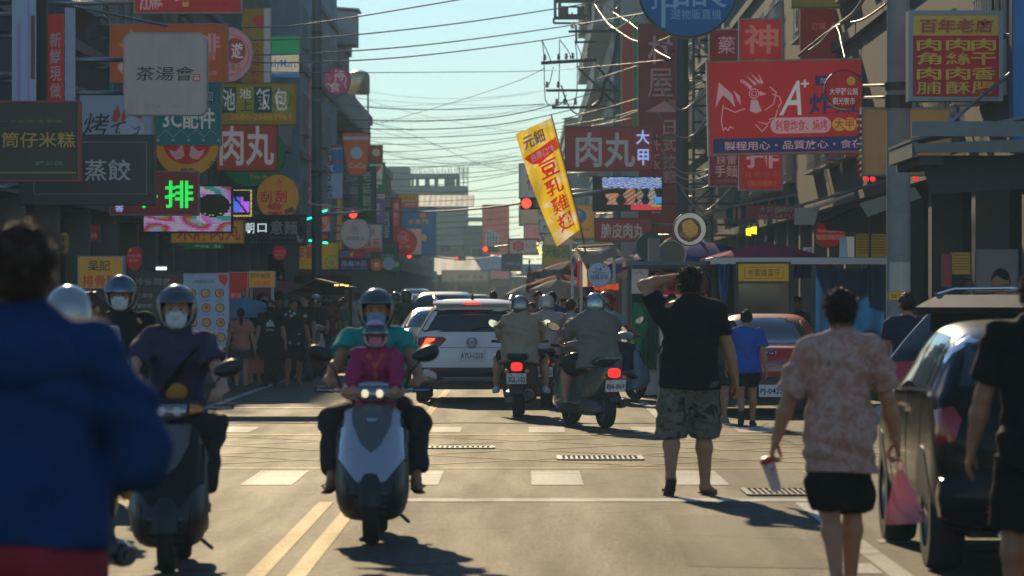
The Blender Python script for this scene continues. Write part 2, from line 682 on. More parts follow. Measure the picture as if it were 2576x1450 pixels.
def person(label, loc, face, H=1.72, g=1., h=.014, pelvis=None, lean=0., side=0., wr=None, wl=None, ankr=None, ankl=None, head_yaw=0., head_pitch=0.,
           tone='mid', shirt=None, bottom=None, shoes=None, hair=('short', HAIR), helmet=None, mask=None, hip_twist=0., curl=(.5, .5), toe=(0, 0), elbow=(-.3, -1, -.2),
           knee=(0, 1, .3), group=None, extra=None, seat=False, eyes=False, handdir=(None, None), kneespread=.0, fat=0., cap=None, heel=(0., 0.)):
 """one person in a local frame that faces +Y; joints are placed, the body grown round them. Sizes are for 1.73 m, then scaled."""
 T = thing("person", label, "person", loc, face, group, scale=H / 1.73)
 ph = (abs(loc[0]) * 7.3 + loc[1]) % 6
 B = np.array(pelvis if pelvis is not None else (0, 0, .93), float)
 Rt = rotx(-lean) @ np.array(((math.cos(side), 0, math.sin(side)), (0, 1, 0), (-math.sin(side), 0, math.cos(side))))
 up = lambda x, y, z: B + Rt @ np.array((x, y, z), float)
 fw = Rt @ np.array((0, 1., 0))
 sg = math.sqrt(g)
 sw = .185 * (.6 + .4 * g)
 sh = {1: up(sw, -.01, .455), -1: up(-sw, -.01, .455)}
 nb = up(0, -.005, .50)
 hc = up(0, .0, .50) + Rt @ (rotx(-head_pitch * .4) @ np.array((0, .025, .165)))
 Rh = rotz(head_yaw) @ rotx(-head_pitch)
 hip = {1: B + np.array((.095 * sg, 0, -.02)), -1: B + np.array((-.095 * sg, 0, -.02))}
 W = {1: np.array(wr if wr is not None else (.31 * sg, .06, .80)), -1: np.array(wl if wl is not None else (-.31 * sg, .06, .80))}
 A = {1: np.array(ankr if ankr is not None else (.10, 0, .085)), -1: np.array(ankl if ankl is not None else (-.10, 0, .085))}
 el, kn = {}, {}
 for s in (1, -1):
  el[s], W[s] = ik(sh[s], W[s], .29, .255, (s * -elbow[0] if elbow[0] else 0, elbow[1], elbow[2]))
  kn[s], A[s] = ik(hip[s], A[s], .435, .42, (s * kneespread, knee[1], knee[2]))
 b = Field()
 fl = (fw, .72 + fat * .25)
 b.cone(up(0, -.01, -.03), up(0, 0, .13), .150 * g, (.130 + .035 * fat) * g, .05, fl)
 b.cone(up(0, 0, .13), up(0, 0, .34), (.130 + .035 * fat) * g, .155 * g, .05, fl)
 b.cone(up(0, 0, .34), up(0, -.01, .42), .155 * g, .125 * g, .05, fl)
 b.cone(sh[1] - (0, 0, .01), sh[-1] - (0, 0, .01), .062 * sg, .062 * sg, .05)
 for s in (1, -1):
  b.cone(up(s * .03, -.015, .515), sh[s] + Rt @ np.array((-s * .05, 0, .005)), .045 * sg, .055 * sg, .04)
 b.cone(up(0, -.01, .46), hc + Rh @ np.array((0, -.02, -.07)), .062 * sg, .055 * sg, .03)
 for s in (1, -1):
  b.ell(B + np.array((s * .075, -.055, -.06)), (.085 * g, .09 * g, .10), .05)
 M = Rh
 hp = lambda x, y, z: hc + Rh @ np.array((x, y, z), float)
 b.ell(hp(0, -.012, .022), (.076, .097, .093), .02, M)
 b.ell(hp(0, .012, -.035), (.060, .075, .082), .03, M)
 b.ell(hp(0, .048, -.088), (.034, .034, .028), .03, M)
 b.cone(hp(0, .085, .012), hp(0, .104, -.028), .010, .015, .014)
 b.ell(hp(0, .085, -.062), (.024, .012, .009), .01, M)
 for s in (1, -1):
  b.ell(hp(s * .083, -.008, -.012), (.013, .020, .033), .006, M)
  b.ell(hp(s * .040, .066, -.022), (.022, .02, .02), .02, M)
 for s in (1, -1):
  u, e = nrm(el[s] - sh[s]), nrm(W[s] - el[s])
  b.cone(sh[s], el[s], .053 * sg, .042 * sg, .03)
  b.cone(el[s], el[s] + e * .09, .042 * sg, .044 * sg, .02)
  b.cone(el[s] + e * .09, W[s], .044 * sg, .029, .02)
  b.cone(hip[s], kn[s], .088 * g, .058 * sg, .05)
  v = nrm(A[s] - kn[s])
  bk = nrm(np.cross(v, (1, 0, 0)))
  bk = bk if bk[1] < 0 else -bk
  b.cone(kn[s], kn[s] + v * .15 + bk * .018, .055 * sg, .058 * sg, .03)
  b.cone(kn[s] + v * .15 + bk * .018, A[s], .058 * sg, .036 * sg, .03)
  ty = toe[0 if s > 0 else 1]
  hl = heel[0 if s > 0 else 1]
  fd = np.array((s * .18 * math.cos(hl) + ty, math.cos(hl), -.06 - math.sin(hl)))
  fd = nrm(fd)
  dn = np.cross((1., 0, 0), fd)
  dn = -dn if dn[2] > 0 else dn
  b.ell(A[s] + dn * .045 - fd * .03, (.034, .042, .036), .03)
  b.cone(A[s] + dn * .03, A[s] + fd * .10 + dn * .052, .036, .033, .03, ((0, 0, 1), .85))
  b.cone(A[s] + fd * .10 + dn * .052, A[s] + fd * .165 + dn * .062, .036, .026, .02, ((0, 0, 1), .65))
  kn[('f', s)] = (fd, dn)
 parts = [b.mesh(h)]
 for s in (1, -1):
  i = 0 if s > 0 else 1
  ey = nrm(W[s] - el[s]) if handdir[i] is None else nrm(handdir[i][0])
  ez = np.array((s * 1., 0, .0)) if handdir[i] is None else np.asarray(handdir[i][1], float)
  ez = nrm(ez - ey * (ez @ ey))
  ex = np.cross(ey, ez)
  V, Q = hand_mesh(curl[i], .0045 if h < .016 else .0065)
  V = V.copy()
  if s > 0:
   V[:, 0] *= -1
   Q = np.asarray(Q)[:, ::-1]
  parts.append((W[s] + V @ np.stack((ex, ey, ez)), Q))
 np_obj("body", parts, skin(tone), T)
 J = dict(sh=sh, el=el, W=W, hip=hip, kn=kn, A=A, hc=hc, Rh=Rh, up=up, B=B, fw=fw, hp=hp, T=T)
 # ---- clothing
 if shirt:
  m, sleeve, hem, loose = shirt[:4]
  f = Field()
  lo = loose
  hemz = -hem
  f.cone(up(0, -.005, hemz - .08), up(0, 0, .14), (.168 + lo * 1.3) * g, (.145 + lo + .035 * fat) * g, .05, (fw, .76 + fat * .22))
  f.cone(up(0, 0, .14), up(0, 0, .35), (.142 + lo + .035 * fat) * g, (.162 + lo * .8) * g, .05, (fw, .76 + fat * .2))
  f.cone(up(0, 0, .35), up(0, -.01, .43), (.162 + lo * .8) * g, (.130 + lo * .3) * g, .05, (fw, .76))
  f.cone(sh[1] - (0, 0, .01), sh[-1] - (0, 0, .01), 0.078 * sg, .078 * sg, .05)
  for s in (1, -1):
   f.cone(up(s * .03, -.015, .505), sh[s] + Rt @ np.array((-s * .05, 0, .005)), .05 * sg, .062 * sg, .04)
  f.cone(up(0, -.01, .44), up(0, -.012, .508), .085 * sg, .066 * sg, .03)
  if hem > .05:
   for s in (1, -1):
    f.ell(B + np.array((s * .07, -.05, -.05)), ((.108 + lo * .6) * g, (.114 + lo * .4) * g, .125), .06)
  nrmu = Rt @ np.array((0, 0, -1.))
  hp_ = up(0, 0, hemz)
  for s in (1, -1):
   ln = sleeve
   u = el[s] - sh[s]
   if ln <= 1:
    e_ = sh[s] + u * ln
    f.cone(sh[s], e_ + nrm(u) * .03, .076 * sg, (.060 + lo * .75) * sg, .03, None, ((e_, nrm(u)),))
   else:
    f.cone(sh[s], el[s], .078 * sg, (.060 + lo * .8) * sg, .03)
    w_ = W[s] - el[s]
    e_ = el[s] + w_ * (ln - 1)
    f.cone(el[s], e_ + nrm(w_) * .02, (.056 + lo * .8) * sg, (.042 + lo * .5) * sg, .03, None, ((e_, nrm(w_)),))
  gfold = folds(.0065 + lo * .12, 19, ph)
  def post(X, Y, Z, G):
   d = G + gfold(X, Y, Z)
   cut = (X - hp_[0]) * nrmu[0] + (Y - hp_[1]) * nrmu[1] + (Z - hp_[2]) * nrmu[2] + .008 * np.sin(9 * X + ph)
   return np.maximum(d, np.where(np.abs(X - B[0]) < .30 * g, cut, -1.))
  np_obj("shirt" if sleeve <= 1 or len(shirt) < 5 else shirt[4], [f.mesh(h, post)], m, T)
  if len(shirt) > 5:      # hood lying on the back
   k = Field()
   k.ell(up(0, -.14, .43), (.15, .075, .10), .03)
   k.cone(up(-.12, -.06, .47), up(.12, -.06, .47), .05, .05, .04)
   np_obj("hood", [k.mesh(h)], m, T)
 if bottom:
  m, ln, lo = bottom[:3]
  f = Field()
  f.cone(up(0, -.01, -.03), up(0, 0, .09), (.155 + lo * .1) * g, (.142 + .03 * fat) * g, .05, (fw, .80 + fat * .2))
  for s in (1, -1):
   f.ell(B + np.array((s * .075, -.058, -.06)), (.101 * g, .106 * g, .116), .05)
   u = kn[s] - hip[s]
   if ln <= 1.25:
    e_ = hip[s] + u * ln if ln <= 1 else kn[s] + (A[s] - kn[s]) * (ln - 1)
    u = e_ - hip[s]
    f.cone(hip[s], e_ + nrm(u) * .03, (.098 + lo * .5) * g, (.078 + lo * .9) * g, .04, None, ((e_, nrm(u)),))
   else:
    f.cone(hip[s], kn[s], (.098 + lo * .5) * g, (.066 + lo) * sg, .04)
    w_ = A[s] - kn[s]
    e_ = kn[s] + w_ * (ln - 1)
    f.cone(kn[s], e_ + nrm(w_) * .02, (.066 + lo) * sg, (.055 + lo) * sg, .04, None, ((e_, nrm(w_)),))
  gf = folds(.006 + lo * .12, 17, ph + 1)
  top = up(0, 0, min(.07, .06 - shirt[2]) if shirt and pelvis is None else .07)
  nu = Rt @ np.array((0, 0, 1.))
  np_obj("shorts" if ln <= 1.25 else "trousers", [f.mesh(h, lambda X, Y, Z, G: np.maximum(G + gf(X, Y, Z), (X - top[0]) * nu[0] + (Y - top[1]) * nu[1] + (Z - top[2]) * nu[2]))], m, T)
 if shoes:
  for s in (1, -1):
   fd, dn = kn[('f', s)]
   f = Field()
   c = A[s]
   if shoes[1] == 'shoe':
    f.ell(c + dn * .045 - fd * .03, (.043, .052, .048), .03)
    f.cone(c + dn * .035, c + fd * .10 + dn * .056, .045, .043, .03, ((0, 0, 1), .9))
    f.cone(c + fd * .10 + dn * .056, c + fd * .175 + dn * .064, .046, .034, .02, ((0, 0, 1), .7))
    f.cone(c + dn * .08 - fd * .045, c + dn * .082 + fd * .17, .04, .042, .01, ((0, 0, 1), .3))
   else:
    f.cone(c + dn * .083 - fd * .05, c + dn * .088 + fd * .17, .04, .044, .01, ((0, 0, 1), .26))
    f.cone(c + dn * .02 + fd * .09 + (.045, 0, -.03), c + dn * .02 + fd * .09 + (-.045, 0, -.03), .011, .011, .01, (fd, 1.3))
   np_obj("shoe" if shoes[1] == 'shoe' else "sandal", [f.mesh(max(.008, h * .75))], shoes[0], T)
 hh = max(.007, h * .6)
 if hair:
  f = Field()
  kind = hair[0]
  if not helmet:
   f.ell(hp(0, -.016, .026), (.085, .107, .105), .02, M)
   f.ell(hp(0, -.045, -.01), (.074, .066, .075), .02, M)
  if kind in ('long', 'ponytail'):
   if kind == 'long':
    f.cone(hp(-.03, -.075, -.05), up(-.04, -.125, .36), .055, .045, .03)
    f.cone(hp(.03, -.075, -.05), up(.04, -.125, .34), .055, .04, .03)
   else:
    f.cone(hp(0, -.10, .02), hp(.005, -.135, -.12), .035, .038, .02)
    f.cone(hp(.005, -.135, -.12), up(.01, -.15, .28), .038, .02, .02)
  if kind == 'bun':
   f.ell(hp(0, -.11, .03), (.045, .045, .045), .02)
  Rhi = Rh
  def hpost(X, Y, Z, G):
   x, y, z = X - hc[0], Y - hc[1], Z - hc[2]
   ly = Rhi[0, 1] * x + Rhi[1, 1] * y + Rhi[2, 1] * z
   lz = Rhi[0, 2] * x + Rhi[1, 2] * y + Rhi[2, 2] * z
   cut = np.maximum(.0 + ly * 1.0 - lz * .85 - .03, np.where(lz > -.2, ly - .072, -1.))
   if kind == 'short':
    lx = Rhi[0, 0] * x + Rhi[1, 0] * y + Rhi[2, 0] * z
    cut = np.maximum(cut, -(lz + .062))
    cut = np.maximum(cut, np.minimum(np.minimum(np.abs(lx) - .062, ly + .035), .022 - lz))
    cut = np.maximum(cut, (ly - .012) - np.maximum(lz - .02, 0) * 4)
   return np.maximum(G + .007 * np.sin(70 * x + 40 * z + 3 * np.sin(40 * y)) * np.sin(55 * y + 30 * x + 2) + .006 * np.sin(150 * x + 20 * z + 4 * np.sin(30 * z)) * np.sin(110 * y + 60 * z), cut * .8)
  if f.p:
   V, Q = f.mesh(hh, hpost)
   np_obj("hair", [(V, Q)], hair[1], T)
   if h < .0125:
    hair_strands(V, hc, T, HAIRS)
 if cap:
  f = Field()
  f.ell(hp(0, -.012, .04), (.095, .115, .10), .02, M)
  f.cone(hp(0, .08, .055), hp(0, .16, .045), .07, .05, .02, (Rh @ np.array((0, 0, 1.)), .12))
  np_obj("cap", [f.mesh(hh, lambda X, Y, Z, G: np.maximum(G, -(Rh[0, 2] * (X - hc[0]) + Rh[1, 2] * (Y - hc[1]) + Rh[2, 2] * (Z - hc[2]) - .035)))], cap, T)
 if helmet:
  m, kind = helmet[:2]
  f = Field()
  f.ell(hp(0, -.012, .030), (.128, .150, .135), .02, M)
  f.ell(hp(0, -.030, -.045), (.118, .125, .09), .05, M)
  def hl(X, Y, Z):
   x, y, z = X - hc[0], Y - hc[1], Z - hc[2]
   return [Rh[0, i] * x + Rh[1, i] * y + Rh[2, i] * z for i in range(3)]
  def cutp(X, Y, Z, G):
   lx, ly, lz = hl(X, Y, Z)
   d = np.maximum(G, -(G + .028))
   if kind == 'half':
    d = np.maximum(d, -(lz + .045 + .35 * np.maximum(ly, 0) * -1))
    d = np.maximum(d, -np.maximum(-(ly - .045), -(.045 - lz)))
   else:
    d = np.maximum(d, -(lz + .115))
    d = np.maximum(d, -np.maximum(-(ly - .03), -(.062 - lz)))
   return d
  np_obj("helmet_shell", [f.mesh(hh, cutp)], m, T)
  if len(helmet) > 2 and helmet[2]:
   f2 = Field()
   f2.ell(hp(0, -.010, .025), (.137, .162, .14), .02, M)
   def cutv(X, Y, Z, G):
    lx, ly, lz = hl(X, Y, Z)
    d = np.maximum(G, -(G + .009))
    d = np.maximum(d, -(ly - .035))
    zl = helmet[3] if len(helmet) > 3 else (-.01, .10)
    d = np.maximum(d, np.maximum(lz - zl[1], zl[0] - lz))
    return d
   np_obj("visor", [f2.mesh(hh, cutv)], helmet[2], T)
  s_ = MB()
  for s in (1, -1):
   s_.tube([hp(s * .112, .01, -.06), hp(s * .085, .03, -.11), hp(s * .02, .045, -.135), hp(0, .045, -.137)], .008, BLKPL, 6)
  s_.build("chin_strap", T, smooth=True)
 if mask:
  f = Field()
  f.ell(hp(0, .012, -.035), (.072, .090, .092), .03, M)
  f.ell(hp(0, .05, -.07), (.045, .046, .05), .04, M)
  f.cone(hp(0, .088, -.01), hp(0, .11, -.03), .014, .02, .03)
  def cm(X, Y, Z, G):
   x, y, z = X - hc[0], Y - hc[1], Z - hc[2]
   ly = Rh[0, 1] * x + Rh[1, 1] * y + Rh[2, 1] * z
   lz = Rh[0, 2] * x + Rh[1, 2] * y + Rh[2, 2] * z
   pl = .0018 * np.sin(lz * 260)
   return np.maximum(G + pl, np.maximum(.028 - ly, np.maximum(lz + .008, -.118 - lz)))
  np_obj("mask", [f.mesh(min(hh, .008), cm)], mask, T)
 if eyes:
  e = MB()
  for s in (1, -1):
   e.lathe([(.002, .0), (.010, .003), (.0125, .007), (.010, .011), (.002, .013)], (0, 0, 0), 'Y', 10, EYE)
   n0 = len(e.v) - 50
   c = hp(s * .031, .074, .006)
   for i in range(n0, len(e.v)):
    q = np.array(e.v[i])
    e.v[i] = tuple(c + Rh @ (q * np.array((1.25, 1, .55))))
   e.tube([hp(s * .016, .086, .026), hp(s * .033, .084, .031), hp(s * .052, .07, .024)], .004, BROW, 5)
  e.build("eyes", T, smooth=True)
 if extra:
  extra(J)
 return T
# ---------------------------------------------------------------- vehicles
def bvh_of(o, levels=True):
 dg = bpy.context.evaluated_depsgraph_get()
 dg.update()
 return BVHTree.FromObject(o, dg)
def patch(name, bvh, outline, conv, off, m, parent, rings=5, thick=.02, label=None, smooth=True):
 """a panel cut to OUTLINE and laid on the shell: each point is cast on to it, then lifted by OFF"""
 n = len(outline)
 cx = sum(p[0] for p in outline) / n
 cy = sum(p[1] for p in outline) / n
 vs, fs = [], []
 c = None
 def cast(a, b):
  o, d = conv(a, b)
  o, d = Vector(o), Vector(d)
  h = bvh.ray_cast(o, d)
  if h[0] is None:
   return None
  nn = h[1] if h[1].dot(d) < 0 else -h[1]
  return h[0] + nn * off, h[0] - nn * thick
 cc = cast(cx, cy)
 if cc is None:
  return None
 vs.append(cc[0])
 last = [cc] * n
 for r in range(1, rings + 1):
  t = r / rings
  cur = []
  for i, p in enumerate(outline):
   q = cast(cx + (p[0] - cx) * t, cy + (p[1] - cy) * t)
   cur.append(q or last[i])
  last = cur
  vs.extend(q[0] for q in cur)
 vs.extend(q[1] for q in last)
 for i in range(n):
  fs.append((0, 1 + i, 1 + (i + 1) % n))
 for r in range(rings):
  a, b = 1 + r * n, 1 + (r + 1) * n
  for i in range(n):
   fs.append((a + i, b + i, b + (i + 1) % n, a + (i + 1) % n))
 return MB().add(vs, fs, m).build(name, parent, smooth=smooth, label=label)
def dense(poly, k=4):
 out = []
 for i, p in enumerate(poly):
  q = poly[(i + 1) % len(poly)]
  for j in range(k):
   out.append((p[0] + (q[0] - p[0]) * j / k, p[1] + (q[1] - p[1]) * j / k))
 return out
def wheel(T, x, y, r, w, spoke=5, rimm=None, name='wheel', seg=28):
 o = MB().lathe([(r * .62, -w / 2), (r * .93, -w / 2), (r * .985, -w * .36), (r, -w * .15), (r, w * .15), (r * .985, w * .36), (r * .93, w / 2), (r * .62, w / 2)], (0, 0, 0), 'X', seg, RUBBER, close=True).build(name, T, smooth=True, loc=(x, y, r))
 m = MB()
 rimm = rimm or mat("alloy_rim", (.42, .43, .44), rough=.3, metal=.9, var=.1)
 m.lathe([(r * .63, -w * .42), (r * .63, w * .42), (r * .58, w * .42), (r * .55, 0), (r * .58, -w * .42)], (0, 0, 0), 'X', seg, rimm, close=True)
 m.lathe([(.01, -w * .3), (r * .14, -w * .32), (r * .16, 0), (r * .14, w * .32), (.01, w * .3)], (0, 0, 0), 'X', 12, rimm)
 for k in range(spoke):
  a = 2 * PI * k / spoke
  m.tube([(0, .1 * r * math.cos(a), .1 * r * math.sin(a)), (0, .57 * r * math.cos(a), .57 * r * math.sin(a))], [r * .09, r * .065], rimm, 6)
 m.build("rim", o, smooth=True)
 return o
CARPAINT = {}
def paint(name, col, metal=.0, rough=.32, coat=.35, spec=.35):
 return mat("car_paint_" + name, col, rough=rough, metal=metal, var=.08, scale=2, coat=coat, spec=spec)
SUV = [(0, .44, .60, .55, .76, .70, .76, .78, .64), (.05, .37, .72, .55, .87, .92, .85, .99, .74), (.13, .33, .76, .6, .91, 1.03, .89, 1.15, .79), (.28, .30, .85, .62, .92, 1.06, .90, 1.37, .71),
       (.45, .30, .85, .62, .92, 1.06, .90, 1.56, .63), (.7, .30, .85, .62, .92, 1.06, .90, 1.625, .61), (1.6, .30, .85, .62, .92, 1.05, .90, 1.66, .62), (2.4, .30, .85, .62, .92, 1.04, .90, 1.63, .61),
       (2.85, .30, .85, .62, .92, 1.03, .90, 1.46, .62), (3.35, .30, .85, .62, .92, 1.02, .89, 1.08, .72), (3.9, .30, .85, .60, .91, .96, .87, 1.0, .66), (4.3, .34, .74, .58, .86, .84, .80, .88, .6), (4.48, .42, .6, .56, .72, .68, .68, .72, .5)]
SEDAN = [(0, .32, .60, .46, .74, .60, .74, .66, .62), (.05, .27, .68, .48, .80, .78, .79, .85, .70), (.12, .24, .7, .5, .82, .86, .80, .92, .70), (.45, .22, .78, .5, .83, .88, .81, .94, .66), (.72, .22, .78, .5, .83, .90, .81, .99, .62),
         (1.12, .22, .78, .5, .83, .90, .81, 1.27, .56), (1.5, .22, .78, .5, .83, .90, .81, 1.36, .55), (2.2, .22, .78, .5, .83, .89, .81, 1.37, .55), (2.6, .22, .78, .5, .83, .89, .81, 1.22, .56), (3.05, .22, .78, .5, .83, .88, .80, .95, .64),
         (3.7, .24, .68, .5, .81, .80, .77, .84, .58), (4.1, .3, .6, .48, .72, .66, .7, .7, .5)]
HATCH = [(0, .36, .60, .5, .72, .66, .72, .74, .6), (.05, .29, .7, .52, .83, .86, .82, .93, .72), (.14, .25, .72, .55, .87, .97, .85, 1.07, .74), (.30, .23, .83, .56, .88, 1.0, .86, 1.22, .75), (.46, .23, .83, .56, .88, 1.0, .86, 1.35, .72),
         (.75, .23, .83, .56, .88, 1.0, .86, 1.41, .70), (1.5, .23, .83, .56, .88, .99, .86, 1.44, .69), (2.2, .23, .83, .56, .88, .97, .86, 1.41, .68), (2.75, .23, .83, .56, .88, .96, .86, 1.20, .64), (3.25, .23, .83, .56, .87, .95, .85, 1.0, .68),
         (3.85, .25, .7, .54, .85, .88, .81, .92, .6), (4.25, .32, .62, .52, .75, .72, .72, .76, .5)]
def shell(S):
 rings = []
 for (y, zb, wb, zl, wl, zs, ws, zr, wr) in S:
  half = [(0, zb), (wb * .8, zb), (wb, zb + .04), (wl, zl), (wl - .005, zl + (zs - zl) * .55), (ws, zs), (ws - .015, zs + .02 if zr > zs + .1 else zs + (zr - zs) * .4), (ws + (wr - ws) * .55, zs + (zr - zs) * .5), (wr, zr - min(.06, (zr - zs) * .3)), (wr * .8, zr - .008), (wr * .4, zr), (0, zr)]
  ring = [(x, y, z) for x, z in half] + [(-x, y, z) for x, z in half[-2:0:-1]]
  rings.append(ring)
 return rings
def plate(T, text, c, w, h, sub=None, tilt=0., colr='white', bold=.03):
 o = MB().box((0, 0, 0), (w, .012, h), pm('white', rough=.35, dirt=.1)).build("number_plate", T, loc=c, rot=(tilt, 0, 0), bevel=.003)
 mb = MB()
 letter(mb, text, -w * .44, -h * .36, w * .44, h * .2 if sub is None else h * .16, -.0085, pm('black'), bold=bold)
 for s in (-1, 1):
  mb.box((s * w * .28, -.008, h * .38), (.018, .004, .018), STEEL)
 mb.build("plate_lettering", o, fix=False)
 return o
def car(label, loc, rz, S, pnt, rw, lights, plate_spec=None, scale=1., clad=None, group=None, wheels=(.78, 3.4, .33), extra=None, cat="car", side=None, brake=None, name="car"):
 T = thing(name, label, cat, loc, rz, group, scale)
 b = MB().loft(shell(S), pnt).build("car_body", T, smooth=60, sub=2)
 bv = bvh_of(b)
 rear = lambda a, z: ((a, -2, z), (0, 1, 0))
 if rw:
  patch("rear_window", bv, dense(rw, 4), rear, .006, GLASSD, T, 6)
 for i, (poly, m) in enumerate(lights):
  for s in (1, -1):
   patch("tail_light", bv, dense([(s * a, z) for a, z in poly], 3), rear, .012, m, T, 4)
 if clad:
  z0, z1, wc = clad
  patch("bumper_cladding", bv, dense([(-wc, z0), (wc, z0), (wc, z1), (-wc, z1)], 8), rear, .01, BLKPL, T, 3)
 if brake:
  patch("brake_light", bv, dense(brake[0], 3), rear, .014, brake[1], T, 3)
 L = S[-1][0]
 for s in (1, -1):
  lat = lambda a, z, s=s: ((s * 3, a, z), (-s, 0, 0))
  for pl in side or []:
   patch("side_window", bv, dense(pl, 4), lat, .006, GLASSD, T, 4)
  for y in (.80, 1.62, 2.62):
   patch("door_seam", bv, dense([(y, .36), (y + .008, .36), (y + .008, .98), (y, .98)], 6), lat, .003, BLKPL, T, 1)
  patch("door_handle", bv, dense([(1.55, .88), (1.72, .88), (1.72, .91), (1.55, .91)], 2), lat, .02, CHROME, T, 1)
  m = MB()
  m.loft([[(s * (S[6][6] + x), S[8][0] + dy + y0, S[8][5] + z) for (dy, z) in ((-.05, .02), (.05, .02), (.06, .09), (.0, .16), (-.06, .14))] for x, y0 in ((-.02, 0), (.08, .01), (.20, .05))], pnt)
  m.build("wing_mirror", T, smooth=True, sub=1)
  for y in wheels[:2]:
   r = wheels[2]
   patch("wheel_arch", bv, circ(y, r, r + .055, 24), lat, .005, BLKPL, T, 3)
   wheel(T, s * (S[5][4] - .125), y, r, .20)
 MB().box((0, L / 2, .28), (1.3, L * .86, .14), BLKPL).build("underbody", T)
 if plate_spec:
  plate(T, *plate_spec)
 if extra:
  extra(T, bv, rear, pnt)
 return T
LENSR = mat("red_lamp_lens", (.30, .012, .012), rough=.12, var=.1, coat=.8)
LENSO = mat("amber_lamp_lens", (.55, .18, .015), rough=.15, var=.1, coat=.8)
LENSC = mat("clear_lamp_lens", (.6, .62, .62), rough=.08, var=0, coat=.9)
LITR = em((1, .022, .015), 1.5, "lit_brake_lamp")
LITRO = em((1, .09, .02), 2.2, "lit_tail_lamp")
# ---------------------------------------------------------------- scooters
SEATM = mat("scooter_seat_vinyl", (.016, .016, .017), rough=.55, var=.15, scale=30, bump=.2)
def sring(c, w, d, n=20, e=.8, front=1.0):
 """horizontal superellipse ring at height c[2]; the +Y side is drawn out by FRONT"""
 pts = []
 for k in range(n):
  a = 2 * PI * k / n
  ca, sa = math.cos(a), math.sin(a)
  x = w * math.copysign(abs(ca) ** e, ca)
  y = d * math.copysign(abs(sa) ** e, sa) * (front if sa > 0 else 1)
  pts.append((c[0] + x, c[1] + y, c[2]))
 return pts
def yring(c, w, h, n=18, e=.75):
 pts = []
 for k in range(n):
  a = 2 * PI * k / n
  ca, sa = math.cos(a), math.sin(a)
  pts.append((c[0] + w * math.copysign(abs(ca) ** e, ca), c[1], c[2] + h * math.copysign(abs(sa) ** e, sa)))
 return pts
def scooter(label, loc, rz, body, panel=None, plate_text=None, lit=True, roll=0., group=None, shield=None, basket=False, headlit=False, steer=0., scale=1., mirrors=True, front_plate=False, extra=None):
 T = thing("scooter", label, "scooter", loc, rz, group, scale)
 T.rotation_euler = (0, roll, rz)
 panel = panel or body
 r = .225
 wheel(T, 0, .62, r, .10, 5, name='front_wheel')
 wheel(T, 0, -.60, r, .115, 5, name='rear_wheel')
 rings = []
 for k in range(9):
  a = R(5 + 125 * k / 8)
  rr = r + .035
  c = Vector((0, .62 + rr * math.cos(a), r + rr * math.sin(a)))
  rad = Vector((0, math.cos(a), math.sin(a)))
  rings.append([c + Vector((x, 0, 0)) + rad * z for x, z in ((-.075, -.06), (-.072, .0), (-.04, .022), (0, .028), (.04, .022), (.072, 0), (.075, -.06), (.06, -.06), (.05, -.01), (0, .008), (-.05, -.01), (-.06, -.06))])
 MB().loft(rings, BLKPL).build("front_mudguard", T, smooth=True)
 fk = MB()
 for s in (1, -1):
  fk.tube([(s * .075, .60, r), (s * .07, .50, .55)], .022, STEEL, 8)
 fk.build("fork", T, smooth=True)
 prof = [(.135, .46, .15, .08, 2.6), (.20, .47, .215, .11, 2.9), (.32, .46, .24, .12, 3.3), (.46, .43, .24, .11, 3.2), (.62, .40, .225, .10, 2.4), (.78, .38, .20, .09, 1.7), (.87, .37, .15, .075, 1.3)]
 cowl = MB().loft([sring((0, y, z), w, d, 22, .82, f) for z, y, w, d, f in prof], body).build("front_cowl", T, smooth=True, sub=1)
 bv = bvh_of(cowl)
 fr = lambda a, z: ((a, 3, z), (0, -1, 0))
 sh_ = shield or panel
 patch("front_shield", bv, dense([(-.19, .80), (-.12, .86), (.12, .86), (.19, .80), (.215, .66), (.20, .54), (.09, .40), (.035, .375), (-.035, .375), (-.09, .40), (-.20, .54), (-.215, .66)], 3), fr, .016, sh_, T, 7)
 patch("shield_centre_panel", bv, dense([(-.12, .85), (.12, .85), (.115, .74), (.06, .62), (0, .57), (-.06, .62), (-.115, .74)], 3), fr, .024, pm('dgrey', rough=.3), T, 5)
 patch("front_badge", bv, dense([(-.035, .775), (.035, .775), (.025, .755), (-.025, .755)], 1), fr, .03, CHROME, T, 1)
 for z in (.20, .24, .28, .32):
  patch("grille_slat", bv, dense([(-.10, z), (.10, z), (.10, z + .012), (-.10, z + .012)], 3), fr, .010, mat('grille_grey', (.07, .075, .08), rough=.4), T, 1)
 for s in (1, -1):
  patch("panel_seam", bv, dense([(s * .165, .835), (s * .172, .835), (s * .222, .66), (s * .205, .52), (s * .198, .52), (s * .214, .66)], 2), fr, .018, BLKPL, T, 1)
  patch("cowl_vent", bv, dense([(s * .13, .22), (s * .16, .22), (s * .17, .42), (s * .145, .40)], 3), fr, .008, BLKPL, T, 3)
 hb = MB().loft([[(x, y_ + .365, z_ + .955) for y_, z_ in sec] for x, sec in (
  (-.21, [(-.03, -.035), (.03, -.035), (.04, 0), (.02, .03), (-.03, .03)]), (-.15, [(-.06, -.06), (.06, -.06), (.085, 0), (.04, .05), (-.05, .05)]), (0, [(-.07, -.07), (.10, -.07), (.13, -.01), (.06, .085), (-.06, .085)]),
  (.15, [(-.06, -.06), (.06, -.06), (.085, 0), (.04, .05), (-.05, .05)]), (.21, [(-.03, -.035), (.03, -.035), (.04, 0), (.02, .03), (-.03, .03)]))], panel).build("handlebar_cover", T, smooth=True, sub=2)
 hv = bvh_of(hb)
 patch("headlight", hv, dense([(-.12, .99), (.12, .99), (.105, .92), (.06, .895), (-.06, .895), (-.105, .92)], 3), fr, .004, BLKPL, T, 4)
